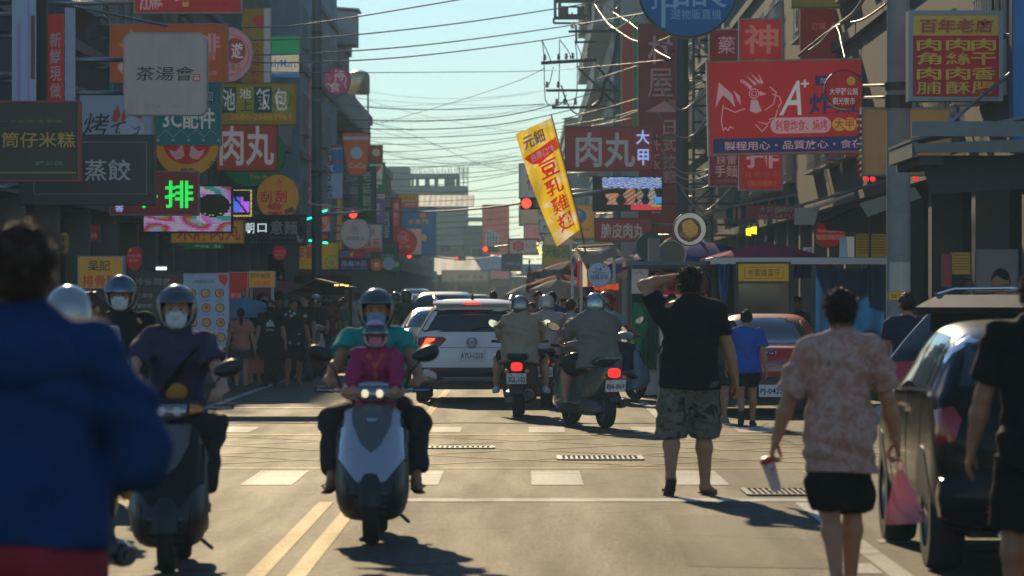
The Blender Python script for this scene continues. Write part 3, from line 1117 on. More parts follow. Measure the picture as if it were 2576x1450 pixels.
 patch("headlight", hv, dense([(-.105, .982), (.105, .982), (.09, .928), (.055, .906), (-.055, .906), (-.09, .928)], 3), fr, .009, mat("headlamp_reflector", (.30, .31, .32), rough=.18, metal=.7, var=.3, scale=40, coat=.8), T, 4)
 for x in (-.045, .045):
  patch("headlamp_bulb", hv, circ(x, .945, .022, 12), fr, .014, em((1, .84, .55), .8, "lit_headlamp") if headlit else LENSC, T, 2)
 for s in (1, -1):
  patch("turn_signal", hv, dense([(s * .12, .985), (s * .20, .975), (s * .19, .945), (s * .115, .93)], 3), fr, .008, LENSO, T, 3)
  g = MB()
  g.tube([(s * .19, .34, .955), (s * .27, .315, .965)], .013, CHROME, 8)
  g.tube([(s * .25, .318, .963), (s * .37, .28, .97)], .019, RUBBER, 10)
  g.build("handle_grip", T, smooth=True)
  MB().tube([(s * .21, .37, .965), (s * .30, .375, .965), (s * .36, .335, .965)], .0065, CHROME, 6).build("brake_lever", T, smooth=True)
  if mirrors:
   mi = MB().tube([(s * .20, .33, .97), (s * .24, .33, 1.08), (s * .30, .30, 1.155)], .007, BLKPL, 6).build("mirror_stem", T, smooth=True)
   f2 = MB()
   el_ = [(.085 * math.cos(a), .052 * math.sin(a) * (1 + .25 * math.cos(a) * s)) for a in [2 * PI * k / 20 for k in range(20)]]
   f2.loft([[(s * .335 + a * q, .30 + y, 1.195 + b * q + .02 * s * a / .1) for a, b in el_] for y, q in ((-.012, 1), (.012, 1.02), (.035, .8), (.048, .4))], BLKPL)
   f2.build("mirror_head", mi, smooth=True)
   MB().loft([[(s * .335 + a * q, .30 + y, 1.195 + b * q + .02 * s * a / .1) for a, b in el_] for y, q in ((-.0145, .88), (-.0125, .9))], mat("mirror_glass", (.8, .85, .9), rough=.02, metal=1, var=0)).build("mirror_glass", mi)
 MB().loft([yring((0, y, z), w, .05, 14, .5) for y, z, w in ((.36, .36, .15), (.25, .31, .17), (.0, .30, .17), (-.12, .31, .15))], body).build("floorboard", T, smooth=True)
 MB().loft([yring((0, y, z), w, h, 18, .7) for y, z, w, h in ((.0, .42, .10, .14), (-.15, .48, .15, .20), (-.40, .52, .165, .21), (-.65, .58, .15, .15), (-.82, .64, .115, .095), (-.90, .67, .07, .05))], panel).build("tail_body", T, smooth=True, sub=1)
 MB().loft([yring((0, y, z), w, h, 16, .7) for y, z, w, h in ((.03, .72, .07, .03), (-.05, .735, .12, .05), (-.25, .745, .15, .055), (-.42, .76, .15, .055), (-.62, .79, .135, .05), (-.74, .79, .09, .03))], SEATM).build("seat", T, smooth=True, sub=1)
 gr = MB()
 gr.tube([(.12, -.55, .78), (.13, -.75, .82), (.08, -.88, .83), (-.08, -.88, .83), (-.13, -.75, .82), (-.12, -.55, .78)], .012, STEEL, 8)
 gr.build("grab_rail", T, smooth=True)
 tl_ = MB().loft([yring((0, y, z), w, h, 14, .6) for y, z, w, h in ((-.84, .66, .07, .055), (-.905, .655, .075, .055), (-.925, .655, .06, .045))], LITR if lit else LENSR).build("tail_light", T, smooth=True)
 for s in (1, -1):
  MB().lathe([(.005, -.03), (.026, -.02), (.03, .0), (.02, .03)], (s * .13, -.87, .60), 'Y', 10, LENSO).build("rear_turn_signal", T, smooth=True)
 MB().loft([yring((0, y, z), w, h, 12, .5) for y, z, w, h in ((-.66, .50, .09, .06), (-.80, .44, .085, .05), (-.93, .34, .08, .03))], BLKPL).build("rear_mudguard", T, smooth=True)
 if plate_text:
  plate(T, plate_text, (0, -.935, .505), .25, .14, tilt=R(14), bold=.03)
 en = MB()
 en.loft([yring((-.10, y, z), w, h, 14, .7) for y, z, w, h in ((-.10, .26, .05, .06), (-.25, .26, .08, .09), (-.45, .25, .08, .085), (-.62, .235, .07, .085), (-.70, .23, .04, .04))], mat("engine_casting", (.16, .16, .165), rough=.5, metal=.7, var=.2, scale=20))
 en.build("engine", T, smooth=True)
 mf = MB()
 mf.tube([(.10, -.25, .22), (.13, -.40, .23), (.14, -.5, .26)], .02, DKSTEEL, 8)
 mf.lathe([(.03, .04), (.055, .02), (.06, -.02), (.058, -.36), (.045, -.40), (.022, -.40), (.02, -.44)], (.145, -.44, .30), 'Y', 16, DKSTEEL)
 mf.lathe([(.064, -.10), (.066, -.12), (.066, -.28), (.064, -.30)], (.145, -.44, .30), 'Y', 16, STEEL)
 mf.build("muffler", T, smooth=True)
 MB().tube([(-.10, -.1, .20), (-.20, -.22, .10), (-.21, -.25, .09)], .012, DKSTEEL, 6).build("kickstand", T, smooth=True)
 MB().tube([(.03, -.35, .24), (.04, -.5, .32), (.05, -.60, .62)], .028, mat("shock_spring", (.3, .03, .03), rough=.4, var=.1), 8).build("shock_absorber", T, smooth=True)
 if basket:
  k = MB()
  for z in (.62, .70, .78, .86):
   q = .13 + (z - .62) * .12
   k.tube([(-q, .56, z), (q, .56, z), (q, .56 + q * 1.3, z), (-q, .56 + q * 1.3, z), (-q, .56, z)], .006, DKSTEEL, 5)
  for i in range(-4, 5):
   k.tube([(i * .032, .56, .62), (i * .04, .56, .86)], .004, DKSTEEL, 5)
   k.tube([(i * .032, .73, .62), (i * .04, .77, .86)], .004, DKSTEEL, 5)
  k.build("wire_basket", T)
 if extra:
  extra(T)
 return T
# ---------------------------------------------------------------- ground, road and markings
def ground_mat(name, col, rough, sc1, bump, col2=None, patchy=.3):
 m = bpy.data.materials.new(name)
 m.use_nodes = True
 t = m.node_tree
 b = t.nodes["Principled BSDF"]
 tc = t.nodes.new("ShaderNodeTexCoord")
 def noise(s, d=6, r=.6, st=None):
  n = t.nodes.new("ShaderNodeTexNoise")
  n.inputs["Scale"].default_value = s
  n.inputs["Detail"].default_value = d
  n.inputs["Roughness"].default_value = r
  src = tc.outputs["Object"]
  if st:
   mp = t.nodes.new("ShaderNodeMapping")
   mp.inputs["Scale"].default_value = st
   t.links.new(src, mp.inputs[0])
   src = mp.outputs[0]
  t.links.new(src, n.inputs["Vector"])
  return n
 fine, big, streak = noise(sc1, 8, .8, (1, .22, 1) if name == "worn_asphalt" else None), noise(.45, 5, .6), noise(1.1, 5, .6, (1.6, .12, 1))
 mx = t.nodes.new("ShaderNodeMix")
 mx.data_type = 'RGBA'
 mx.inputs[6].default_value = tuple(c * .05 for c in col) + (1,)
 mx.inputs[7].default_value = tuple(c * 2.1 for c in col) + (1,)
 mrg = t.nodes.new("ShaderNodeMapRange")
 mrg.inputs[1].default_value, mrg.inputs[2].default_value = .34, .66
 t.links.new(fine.outputs[0], mrg.inputs[0])
 t.links.new(mrg.outputs[0], mx.inputs[0])
 last = mx.outputs[2]
 for n, lo, hi, c2, f in ((big, .42, .66, (col2 or tuple(c * 1.35 for c in col)), patchy), (streak, .5, .72, tuple(c * .6 for c in col), patchy)):
  rp = t.nodes.new("ShaderNodeValToRGB")
  rp.color_ramp.elements[0].position, rp.color_ramp.elements[1].position = lo, hi
  rp.color_ramp.elements[1].color = (f * 2, f * 2, f * 2, 1)
  t.links.new(n.outputs[0], rp.inputs[0])
  m2 = t.nodes.new("ShaderNodeMix")
  m2.data_type = 'RGBA'
  t.links.new(rp.outputs[0], m2.inputs[0])
  t.links.new(last, m2.inputs[6])
  m2.inputs[7].default_value = tuple(c2) + (1,)
  last = m2.outputs[2]
 vo = t.nodes.new("ShaderNodeTexVoronoi")          # cracks
 vo.feature = 'DISTANCE_TO_EDGE'
 vo.inputs["Scale"].default_value = .42
 dn = t.nodes.new("ShaderNodeMix")
 dn.data_type = 'RGBA'
 dn.blend_type = 'ADD'
 dn.inputs[0].default_value = .35
 t.links.new(tc.outputs["Object"], dn.inputs[6])
 t.links.new(noise(2.2, 5, .6).outputs[1], dn.inputs[7])
 t.links.new(dn.outputs[2], vo.inputs["Vector"])
 rp = t.nodes.new("ShaderNodeValToRGB")
 rp.color_ramp.elements[0].position, rp.color_ramp.elements[1].position = .010, .026
 rp.color_ramp.elements[0].color = (.75, .75, .75, 1)
 rp.color_ramp.elements[1].color = (0, 0, 0, 1)
 t.links.new(vo.outputs["Distance"], rp.inputs[0])
 m3 = t.nodes.new("ShaderNodeMix")
 m3.data_type = 'RGBA'
 t.links.new(rp.outputs[0], m3.inputs[0])
 t.links.new(last, m3.inputs[6])
 m3.inputs[7].default_value = tuple(c * .3 for c in col) + (1,)
 t.links.new(m3.outputs[2], b.inputs["Base Color"])
 mr = t.nodes.new("ShaderNodeMapRange")
 mr.inputs[1].default_value, mr.inputs[2].default_value = .38, .64
 mr.inputs[3].default_value, mr.inputs[4].default_value = rough * .95, min(1, rough * 1.07)
 t.links.new(streak.outputs[0], mr.inputs[0])
 t.links.new(mr.outputs[0], b.inputs["Roughness"])
 b.inputs["Specular IOR Level"].default_value = .22
 bp = t.nodes.new("ShaderNodeBump")
 bp.inputs["Strength"].default_value = bump
 bp.inputs["Distance"].default_value = .012
 t.links.new(fine.outputs[0], bp.inputs["Height"])
 t.links.new(bp.outputs[0], b.inputs["Normal"])
 return m
ASPH = ground_mat("worn_asphalt", (.061, .053, .040), .74, 20, 1.0, patchy=.36)
PAVE = ground_mat("pavement_concrete", (.20, .19, .175), .8, 30, .4)
PAINTW = ground_mat("road_paint_white", (.44, .43, .39), .7, 40, .3, (.36, .35, .33), .30)
PAINTY = ground_mat("road_paint_yellow", (.46, .265, .035), .7, 40, .3, (.26, .18, .07), .30)
def flat(name, quads, z, m, parent=None):
 mb = MB()
 for q in quads:
  mb.add([(x, y, z) for x, y in q], [tuple(range(len(q)))], m)
 return mb.build(name, parent, fix=False)
XL, XR = -9.3, 6.5
struct(flat("ground", [[(-700, -60), (700, -60), (700, 2600), (-700, 2600)]], -.02, PAVE))
struct(flat("road", [[(-8.2, -40), (7.2, -40), (7.2, 398), (-8.2, 398)], [(-120, 34.0), (-8.2, 34.0), (-8.2, 46.5), (-120, 46.5)], [(7.2, 34.0), (120, 34.0), (120, 46.5), (7.2, 46.5)]], 0, ASPH))
for s, x0, x1 in ((-1, XL - 4, -8.2), (1, 7.2, XR + 4)):
 for y0, y1 in ((-40, 33.6), (47, 398)):
  k = MB()
  k.box(((x0 + x1) / 2, (y0 + y1) / 2, .05), (x1 - x0, y1 - y0, .12), PAVE)
  struct(k.build("pavement"))
def rect(x0, y0, x1, y1):
 return [(x0, y0), (x1, y0), (x1, y1), (x0, y1)]
ym = []
for a, b in ((-1.555, -1.445), (-1.325, -1.215)):
 ym += [rect(a, 4, b, 29.1), rect(a, 50.0, b, 390)]
struct(flat("centre_line_marking", ym, .004, PAINTY))
struct(flat("stop_line_marking", [rect(-1.15, 29.15, 2.2, 29.6), rect(-4.35, 53.2, -1.6, 53.7)], .004, PAINTW))
struct(flat("edge_line_marking", [rect(2.04, 8, 2.17, 29.0), rect(-4.48, 49, -4.35, 300), rect(1.68, 47.6, 1.80, 200), [(1.80, 47.6), (1.68, 47.6), (2.75, 45.9), (2.87, 45.9)]], .0045, PAINTW))
cw = []
for i in range(-5, 6):
 x = -2.35 + 1.205 * (i + 2)
 cw.append(rect(x - 2.41, 31.7, x - 1.98, 34.25))
 cw.append(rect(x - 2.62 + .2, 43.8, x - 2.2 + .2, 45.7))
struct(flat("crosswalk_marking", cw, .0042, PAINTW))
hb = [rect(-7.4, 34.68, 6.4, 34.9), rect(-7.4, 43.05, 6.4, 43.3)]
for i in range(-9, 10):
 for s in (1, -1):
  a, b = i * 2.1 - s * 3.6, i * 2.1 + s * 3.6
  x0, x1 = a, b
  y0, y1 = 34.9, 43.05
  def clipx(x):
   return y0 + (y1 - y0) * (x - x0) / (x1 - x0)
  pa, pb = (x0, y0), (x1, y1)
  if min(x0, x1) < -7.3 or max(x0, x1) > 6.3:
   lo, hi = max(min(x0, x1), -7.3), min(max(x0, x1), 6.3)
   if hi <= lo:
    continue
   pa, pb = sorted(((lo, clipx(lo)), (hi, clipx(hi))), key=lambda p: p[1])
  hb.append([(pa[0] - .11, pa[1]), (pa[0] + .11, pa[1]), (pb[0] + .11, pb[1]), (pb[0] - .11, pb[1])])
for q in (0, 1):
 pass
struct(flat("yellow_box_marking", hb[:2], .0036, PAINTY))
PAINTH = ground_mat("road_paint_faded_yellow", (.27, .18, .055), .75, 40, .3, (.15, .12, .07), .5)
mbx = MB()
for j, q in enumerate(hb[2:]):
 mbx.add([(x, y, .0038 + .0003 * (j % 2) + j * .00001) for x, y in q], [(0, 1, 2, 3)], PAINTH)
struct(mbx.build("hatch_marking", fix=False))
struct(flat("lane_number_marking", [rect(1.85, 21.6, 2.02, 22.4), rect(2.25, 24.3, 2.5, 24.6)], .0048, PAINTW))
tar = ground_mat("tar_patch", (.028, .027, .025), .95, 30, .6)
tar2 = ground_mat("tar_seal", (.050, .046, .038), .85, 30, .6)
seam = MB()
for (x, y0, y1, a, w) in ((-3.1, 16, 33, .2, .03), (2.9, 30, 47, .2, .05), (-2.6, 47, 70, .1, .05), (.55, 47, 80, .12, .05)):
 pr = None
 for i in range(41):
  y = y0 + (y1 - y0) * i / 40
  c_ = x + a * math.sin(y * .5 + x * 5) + .02 * math.sin(y * 3.1) + .012 * math.sin(y * 9.7)
  if pr:
   seam.add([(pr[0] - w / 2, pr[1], .0032), (pr[0] + w / 2, pr[1], .0032), (c_ + w / 2, y, .0032), (c_ - w / 2, y, .0032)], [(0, 1, 2, 3)], tar2)
  pr = (c_, y)
for (y, x0, x1, w) in ((47.0, -4.0, 1.6, .10),):
 for i in range(24):
  xa, xb = x0 + (x1 - x0) * i / 24, x0 + (x1 - x0) * (i + 1) / 24
  f_ = lambda q: y + .12 * math.sin(q * 2.3 + y) + .05 * math.sin(q * 7)
  seam.add([(xa, f_(xa) - w, .0034), (xb, f_(xb) - w, .0034), (xb, f_(xb) + w, .0034), (xa, f_(xa) + w, .0034)], [(0, 1, 2, 3)], tar)
struct(seam.build("road_tar_seam", fix=False))
patchm = ground_mat("patched_asphalt", (.056, .051, .043), .74, 20, .9, patchy=.42)
struct(flat("road_patch", [[(.95, 22.2), (1.75, 22.0), (1.8, 27.2), (1.0, 27.4)], [(-3.9, 27.5), (-2.7, 27.2), (-2.65, 30.8), (-3.95, 31.0)], [(-.7, 13.5), (.15, 13.3), (.2, 16.9), (-.68, 17.1)], [(2.5, 48.5), (4.4, 48.3), (4.4, 53), (2.5, 53)]], .0026, patchm))
0 and struct(flat("asphalt_patch", [rect(-.6, 12, -.52, 28.6), rect(.9, 14, 1.9, 19.5), rect(-4.2, 22, -3.1, 27), rect(-.9, 47, .8, 49.2)], .003, tar))
def grate(label, x0, y0, x1, y1, n):
 T = thing("drain_grate", label, "drain grate", ((x0 + x1) / 2, (y0 + y1) / 2, 0), group="steel drain grates in the road")
 w, d = x1 - x0, y1 - y0
 gm = mat("grate_steel", (.10, .097, .09), rough=.42, metal=.6, var=.2, scale=14)
 f = MB()
 f.box((0, d / 2, .008), (w, .05, .016), gm)
 f.box((0, -d / 2, .008), (w, .05, .016), gm)
 for s in (-1, 1):
  f.box((s * w / 2, 0, .008), (.04, d - .05, .016), gm)
 f.build("grate_frame", T)
 me = MB().box((0, 0, .007), (w / n * .45, d - .06, .012), gm).mesh("grate_bar")
 for i in range(n):
  o = link("grate_bar", me, T)
  o.location = (-w / 2 + w * (i + .5) / n, 0, 0)
 for j in range(3):
  o = MB().box((0, -d / 2 + d * (j + 1) / 4, .006), (w - .05, .02, .008), gm).build("grate_crossbar", T)
 MB().box((0, 0, .0022), (w - .04, d - .04, .002), tar).build("drain_pit", T)
grate("long steel drain grate in the yellow box right of the front scooter", .33, 36.45, 1.12, 37.3, 16)
grate("steel drain grate at the stop line beside the man in pink shirt", 1.76, 30.0, 2.5, 31.0, 16)
grate("steel drain grate in the yellow box behind the front scooter rider", -1.05, 39.2, -.32, 39.65, 14)
grate("small steel drain grate by the kerb line near the food stalls", 1.95, 55.5, 2.35, 56.6, 8)
# ---------------------------------------------------------------- buildings
CONC = lambda n, c: mat("wall_" + n, c, rough=.85, var=.16, scale=.8, bump=.15, dirt=.5)
WINF = mat("window_frame_aluminium", (.33, .34, .35), rough=.4, metal=.7, var=.1)
WING = mat("window_glass", (.05, .07, .08), rough=.06, var=.3, scale=.7, spec=.8)
SHUT = mat("roller_shutter", (.25, .26, .26), rough=.5, metal=.4, var=.12, scale=3)
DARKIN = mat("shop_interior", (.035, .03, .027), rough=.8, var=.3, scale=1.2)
_wm = {}
def window_meshes(w, h, n=2, grille=False):
 k = (w, h, n, grille)
 if k not in _wm:
  f = MB()
  for s in (-1, 1):
   f.box((s * w / 2, 0, 0), (.07, .10, h + .07), WINF)
   f.box((0, 0, s * h / 2), (w - .07, .10, .07), WINF)
  for i in range(1, n):
   f.box((-w / 2 + w * i / n, 0, 0), (.05, .08, h - .07), WINF)
  f.box((0, -.09, -h / 2 - .06), (w + .2, .22, .05), mat("window_sill", (.35, .34, .32), var=.1))
  if grille:
   for i in range(1, 9):
    f.box((-w / 2 + w * i / 9, -.16, 0), (.018, .018, h), STEEL)
   for z in (-.4, 0, .4):
    f.box((0, -.16, z * h), (w, .02, .02), STEEL)
  p = MB().box((0, .03, 0), (w - .06, .02, h - .06), WING)
  _wm[k] = (f.mesh("window"), p.mesh("pane"))
 return _wm[k]
def windows(T, x, y, z, rz, w, h, n=2, grille=False):
 a, b = window_meshes(w, h, n, grille)
 o = link("window", a, T)
 o.location = (x, y, z)
 o.rotation_euler = (0, 0, rz)
 link("pane", b, o)
def ac_unit(T, x, y, z, rz):
 if "ac" not in _wm:
  m = MB().box((0, -.18, 0), (.8, .34, .58), mat("ac_casing", (.55, .55, .52), rough=.5, var=.1, dirt=.3))
  m.lathe([(.2, -.36), (.22, -.36), (.22, -.35), (.2, -.35)], (.12, 0, 0), 'Y', 16, DKSTEEL, close=True)
  for i in range(5):
   m.box((.12, -.358, -.16 + i * .08), (.40, .012, .018), DKSTEEL)
  m.box((0, -.2, -.32), (.7, .4, .03), STEEL)
  _wm["ac"] = m.mesh("air_conditioner")
 o = link("air_conditioner", _wm["ac"], T)
 o.location = (x, y, z)
 o.rotation_euler = (0, 0, rz)
def building(label, side, X, Y0, Y1, H, m, fl=3.2, dep=13, wy=4.2, trim=None, ends=True, balc=(), grille=False, cat="building", arc=3.0, col_m=None, wstart=1):
 """a street-side block: its ground floor is set back behind an arcade; SIDE -1 stands left of the street"""
 T = thing("street_building", label, cat, (X, Y0, 0))
 L = Y1 - Y0
 s = side
 w = MB()
 w.box((s * dep / 2, L / 2, (H + 3.4) / 2), (dep, L, H - 3.4), m)
 w.build("wall", T)
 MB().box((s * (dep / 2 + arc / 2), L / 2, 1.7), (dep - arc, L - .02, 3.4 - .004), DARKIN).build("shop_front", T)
 tm = trim or CONC("trim", (.34, .33, .31))
 MB().box((s * dep / 2 - s * .06, L / 2, H + .25), (dep + .16, L + .1, .5), tm).build("roof_parapet", T)
 nf = int((H - 3.4) / fl)
 n = max(1, int(L / wy))
 rz = PI / 2 if s < 0 else -PI / 2      # frame faces the street
 for i in range(n):
  y = L * (i + .5) / n
  for f in range(nf):
   z = 3.4 + fl * f + 1.7
   if (i * 7 + f * 3) % 11 < 9:
    windows(T, -s * .02, y, z, rz, min(2.4, wy * .6), 1.5, 3 if wy > 4 else 2, grille)
    if (i + f) % 3 == 0:
     ac_unit(T, -s * .02, y + 1.6, z - .5, rz)
 for f in range(nf + 1):
  MB().box((-s * .055, L / 2, 3.4 + fl * f + .12), (.11, L - .04, .22), tm).build("floor_band", T)
 cm = MB().box((0, 0, 1.7), (.5, .5, 3.4 - .01), col_m or tm).mesh("arcade_column")
 for i in range(n + 1):
  o = link("arcade_column", cm, T)
  o.location = (s * .3, max(.3, min(L - .3, L * i / n)), 0)
 sm = MB()
 for i in range(n):
  y = L * (i + .5) / n
  if i % 3 == 1:
   for k in range(12):
    sm.box((s * (arc - .06), y, .2 + k * .2), (.06, L / n * .8, .17), SHUT)
 if sm.v:
  sm.build("roller_shutter", T)
 if ends:
  for f in range(nf):
   for x in (2.2, 5.2):
    windows(T, s * x, -.02, 3.4 + fl * f + 1.7, 0, 1.7, 1.4, 2, grille)
 for (f, y0, y1) in balc:
  z = 3.4 + fl * f
  b = MB()
  b.box((-s * .6, (y0 + y1) / 2, z), (1.2, y1 - y0, .16), tm)
  b.build("balcony_slab", T)
  r = MB()
  k = int((y1 - y0) / .35)
  for i in range(k + 1):
   r.box((-s * 1.15, y0 + (y1 - y0) * i / k, z + .58), (.03, .03, 1.0), STEEL)
  for i in range(5):
   r.box((-s * 1.15 + s * i * .25, y0 + .02, z + .58), (.03, .03, 1.0), STEEL)
  r.box((-s * 1.15, (y0 + y1) / 2, z + 1.1), (.05, y1 - y0, .05), STEEL)
  r.build("balcony_railing", T)
 return T
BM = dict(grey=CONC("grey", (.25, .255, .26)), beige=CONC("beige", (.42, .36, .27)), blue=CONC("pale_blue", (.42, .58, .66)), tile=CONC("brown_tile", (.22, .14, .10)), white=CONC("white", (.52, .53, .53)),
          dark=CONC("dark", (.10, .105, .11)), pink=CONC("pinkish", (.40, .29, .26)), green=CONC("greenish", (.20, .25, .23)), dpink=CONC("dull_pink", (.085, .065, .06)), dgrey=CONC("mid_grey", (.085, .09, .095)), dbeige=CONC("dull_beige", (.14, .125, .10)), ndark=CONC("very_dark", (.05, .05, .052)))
building("near left block with dark concrete facade behind the brown shop signs", -1, XL, 50, 88, 10.5, BM['dark'], grille=True, wy=5)
building("beige block with balconies behind the orange and white signs at left", -1, XL, 88.2, 112, 13.0, BM['beige'], balc=((1, 1, 20), (2, 1, 20), (3, 1, 20)), grille=True)
building("greenish block behind the yellow lunch box sign at left", -1, XL, 112.2, 140, 13.5, BM['green'], balc=((1, 1, 22), (3, 1, 22)))
building("pale blue block beside the tall grey pole at left", -1, -8.2, 140.2, 168, 15.5, BM['blue'], dep=14, ends=True, wy=5)
building("grey flat roofed block beyond the tall grey pole", -1, XL, 168.5, 204, 14.2, BM['grey'], balc=((2, 1, 30),))
building("white block carrying a round water tank on its roof", -1, XL, 204.5, 232, 11.8, BM['white'])
building("brown tiled block behind the green and white convenience store sign", -1, XL, 232.5, 268, 9.6, BM['tile'])
building("low grey block near the far end of the left row", -1, XL, 268.5, 396, 8.4, BM['grey'], wy=7)
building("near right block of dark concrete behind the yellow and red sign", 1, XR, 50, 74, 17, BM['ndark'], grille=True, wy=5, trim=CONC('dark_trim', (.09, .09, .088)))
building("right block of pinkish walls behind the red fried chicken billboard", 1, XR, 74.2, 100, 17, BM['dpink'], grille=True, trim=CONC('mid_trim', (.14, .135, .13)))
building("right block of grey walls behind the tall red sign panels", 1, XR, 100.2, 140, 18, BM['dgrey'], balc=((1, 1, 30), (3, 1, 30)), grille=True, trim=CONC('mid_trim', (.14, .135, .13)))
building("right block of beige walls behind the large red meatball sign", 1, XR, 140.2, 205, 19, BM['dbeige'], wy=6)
building("tall right block with latticed balconies beside the street pole", 1, 4.9, 205.5, 290, 24, BM['white'], dep=14, wy=6, balc=((2, 1, 60), (3, 1, 60), (4, 1, 60), (5, 1, 60)), grille=True)
building("grey block half hidden by the wires at the far right", 1, 3.2, 290.5, 396, 14.5, BM['grey'], dep=14, wy=9)
# ---- water tank on the white block
T = thing("water_tank", "steel water tank standing on the roof of the white block", "water tank", P(903, 262, 212))
MB().lathe([(.05, 0), (.55, .02), (.6, .1), (.6, 1.0), (.5, 1.25), (.2, 1.36), (.02, 1.38)], (0, 0, .5), 'Z', 24, mat("tank_steel", (.55, .45, .25), rough=.25, metal=.8, var=.1)).build("tank_body", T, smooth=True)
for a in range(3):
 MB().box((.5 * math.cos(a * 2.1), .5 * math.sin(a * 2.1), -.6), (.1, .1, 2.3), STEEL).build("leg", T)
T = thing("rooftop_shed", "corrugated rooftop shed with a slanted roof beyond the tall pole", "shed", (P(838, 232, 190)[0], 190, 14.6))
MB().box((0, 0, .1), (2.4, 3, 1.6), BM['white']).build("wall", T)
c = MB()
for i in range(16):
 c.box((0, -1.6 + i * .21, 1.1 + (i % 2) * .02), (2.7, .2, .06), STEEL, rot=Matrix.Rotation(R(4), 3, 'Y'))
c.build("roof", T)
# ---- end of the street
def corrugated(name, parent, x0, x1, y0, z0, y1, z1, pitch, m, dz_=.012):
 n = int((x1 - x0) / pitch)
 vs, fs = [], []
 for i in range(n + 1):
  x = x0 + (x1 - x0) * i / n
  dz = dz_ if i % 2 else 0
  vs += [(x, y0, z0 + dz), (x, y1, z1 + dz)]
 for i in range(n):
  fs.append((2 * i, 2 * i + 2, 2 * i + 3, 2 * i + 1))
 mb = MB().add(vs, fs, m)
 o = mb.build(name, parent, fix=False)
 md = o.modifiers.new("thick", 'SOLIDIFY')
 md.thickness = .03
 return o
ZINC = mat("corrugated_zinc", (.42, .42, .40), rough=.6, metal=.2, var=.2, scale=1.5, dirt=.4)
T = thing("market_hall", "long low market hall closing the far end of the street", "building", (0, 402, 0))
MB().box((-3.5, 6, 1.9), (28, 12, 3.8), BM['grey']).build("wall", T)
corrugated("roof", T, P(1035, 0, 402)[0], P(1300, 0, 402)[0], -2.2, P(0, 692, 402)[2], 6, P(0, 652, 402)[2] + .3, .6, ZINC)
MB().box((P(1170, 0, 402)[0], -.6, 3.0), (8.4, .3, 1.0), CONC("fascia", (.38, .34, .27))).build("fascia_board", T)
for i in range(6):
 MB().box((P(1050 + i * 48, 0, 402)[0], -1.0, 1.6), (.3, .3, 3.2), BM['beige']).build("column", T)
 if i < 5:
  MB().box((P(1074 + i * 48, 0, 402)[0], -.1, 1.3), (1.5, .1, 2.4), SHUT if i % 2 else DARKIN).build("shop_door", T)
T = thing("far_house", "grey house with a bright sloping metal roof at the street end", "house", (P(1120, 0, 425)[0], 425, 0))
MB().box((0, 4, 4), (8.5, 8, 10.5), BM['grey']).build("wall", T)
corrugated("roof", T, -4.6, 3.2, -.4, P(0, 520, 425)[2], 5, P(0, 500, 425)[2] + .5, .3, ZINC)
for x in (-2.5, 0, 2.5):
 windows(T, x, -.02, 7, 0, 1.3, 1.3)
corrugated("porch_roof", T, -1.2, 4.6, -2.4, P(0, 618, 423)[2], -.1, P(0, 596, 423)[2], .25, ZINC)
T = thing("concrete_frame", "unfinished concrete tower with bare reinforcing bars above the rooftops", "building", (P(1075, 0, 520)[0], 520, 0))
kx = 520 / F
zt = lambda v: H0 + (V0 - v) * kx
MB().box((0, 5, (zt(468)) / 2), (200 * kx, 10, zt(468)), BM['dark']).build("wall", T)
MB().box(((1002 - 1075) * kx, 5, (zt(420) + zt(470)) / 2), (54 * kx, 8, zt(420) - zt(470)), BM['dark']).build("stair_core", T)
for u, w in ((1036, 5), (1048, 7), (1073, 11), (1096, 9), (1130, 26), (1150, 8)):
 MB().box(((u - 1075) * kx, 4, (zt(437) + zt(470)) / 2), (w * kx, 3, zt(437) - zt(470)), BM['dark']).build("column", T)
MB().box(((1090 - 1075) * kx, 5, (zt(437) + zt(446)) / 2), (122 * kx, 8, .5), BM['dark']).build("floor_slab", T)
rb = MB()
for i in range(34):
 u = 1035 + i * 4.3 + rng.uniform(-1, 1)
 rb.tube([((u - 1075) * kx, 3 + rng.uniform(-2, 3), zt(445)), ((u - 1075) * kx + rng.uniform(-.06, .06), 3, zt(428 - rng.uniform(0, 11)))], .035, DKSTEEL, 4)
rb.build("reinforcing_bars", T)
sf = MB()
for u in (1156, 1166, 1177):
 sf.box(((u - 1075) * kx, -.5, zt(420) / 2), (.08, .08, zt(420)), DKSTEEL)
 sf.box(((u - 1075) * kx, 1.0, zt(420) / 2), (.08, .08, zt(420)), DKSTEEL)
for v in range(425, 640, 9):
 sf.box(((1166.5 - 1075) * kx, -.5, zt(v)), (21 * kx, .06, .06), DKSTEEL)
sf.build("scaffolding", T)
T = thing("far_house", "dark narrow house beside the orange building at the street end", "house", (P(1200, 0, 415)[0], 415, 0))
MB().box((0, 4, 4.4), (2.8, 8, P(0, 560, 415)[2]), BM['dark']).build("wall", T)
MB().box((0, 4, P(0, 560, 415)[2] + .4), (3.1, 8.2, .3), BM['grey']).build("roof", T)
windows(T, 0, -.02, 6, 0, 1.2, 1.3)
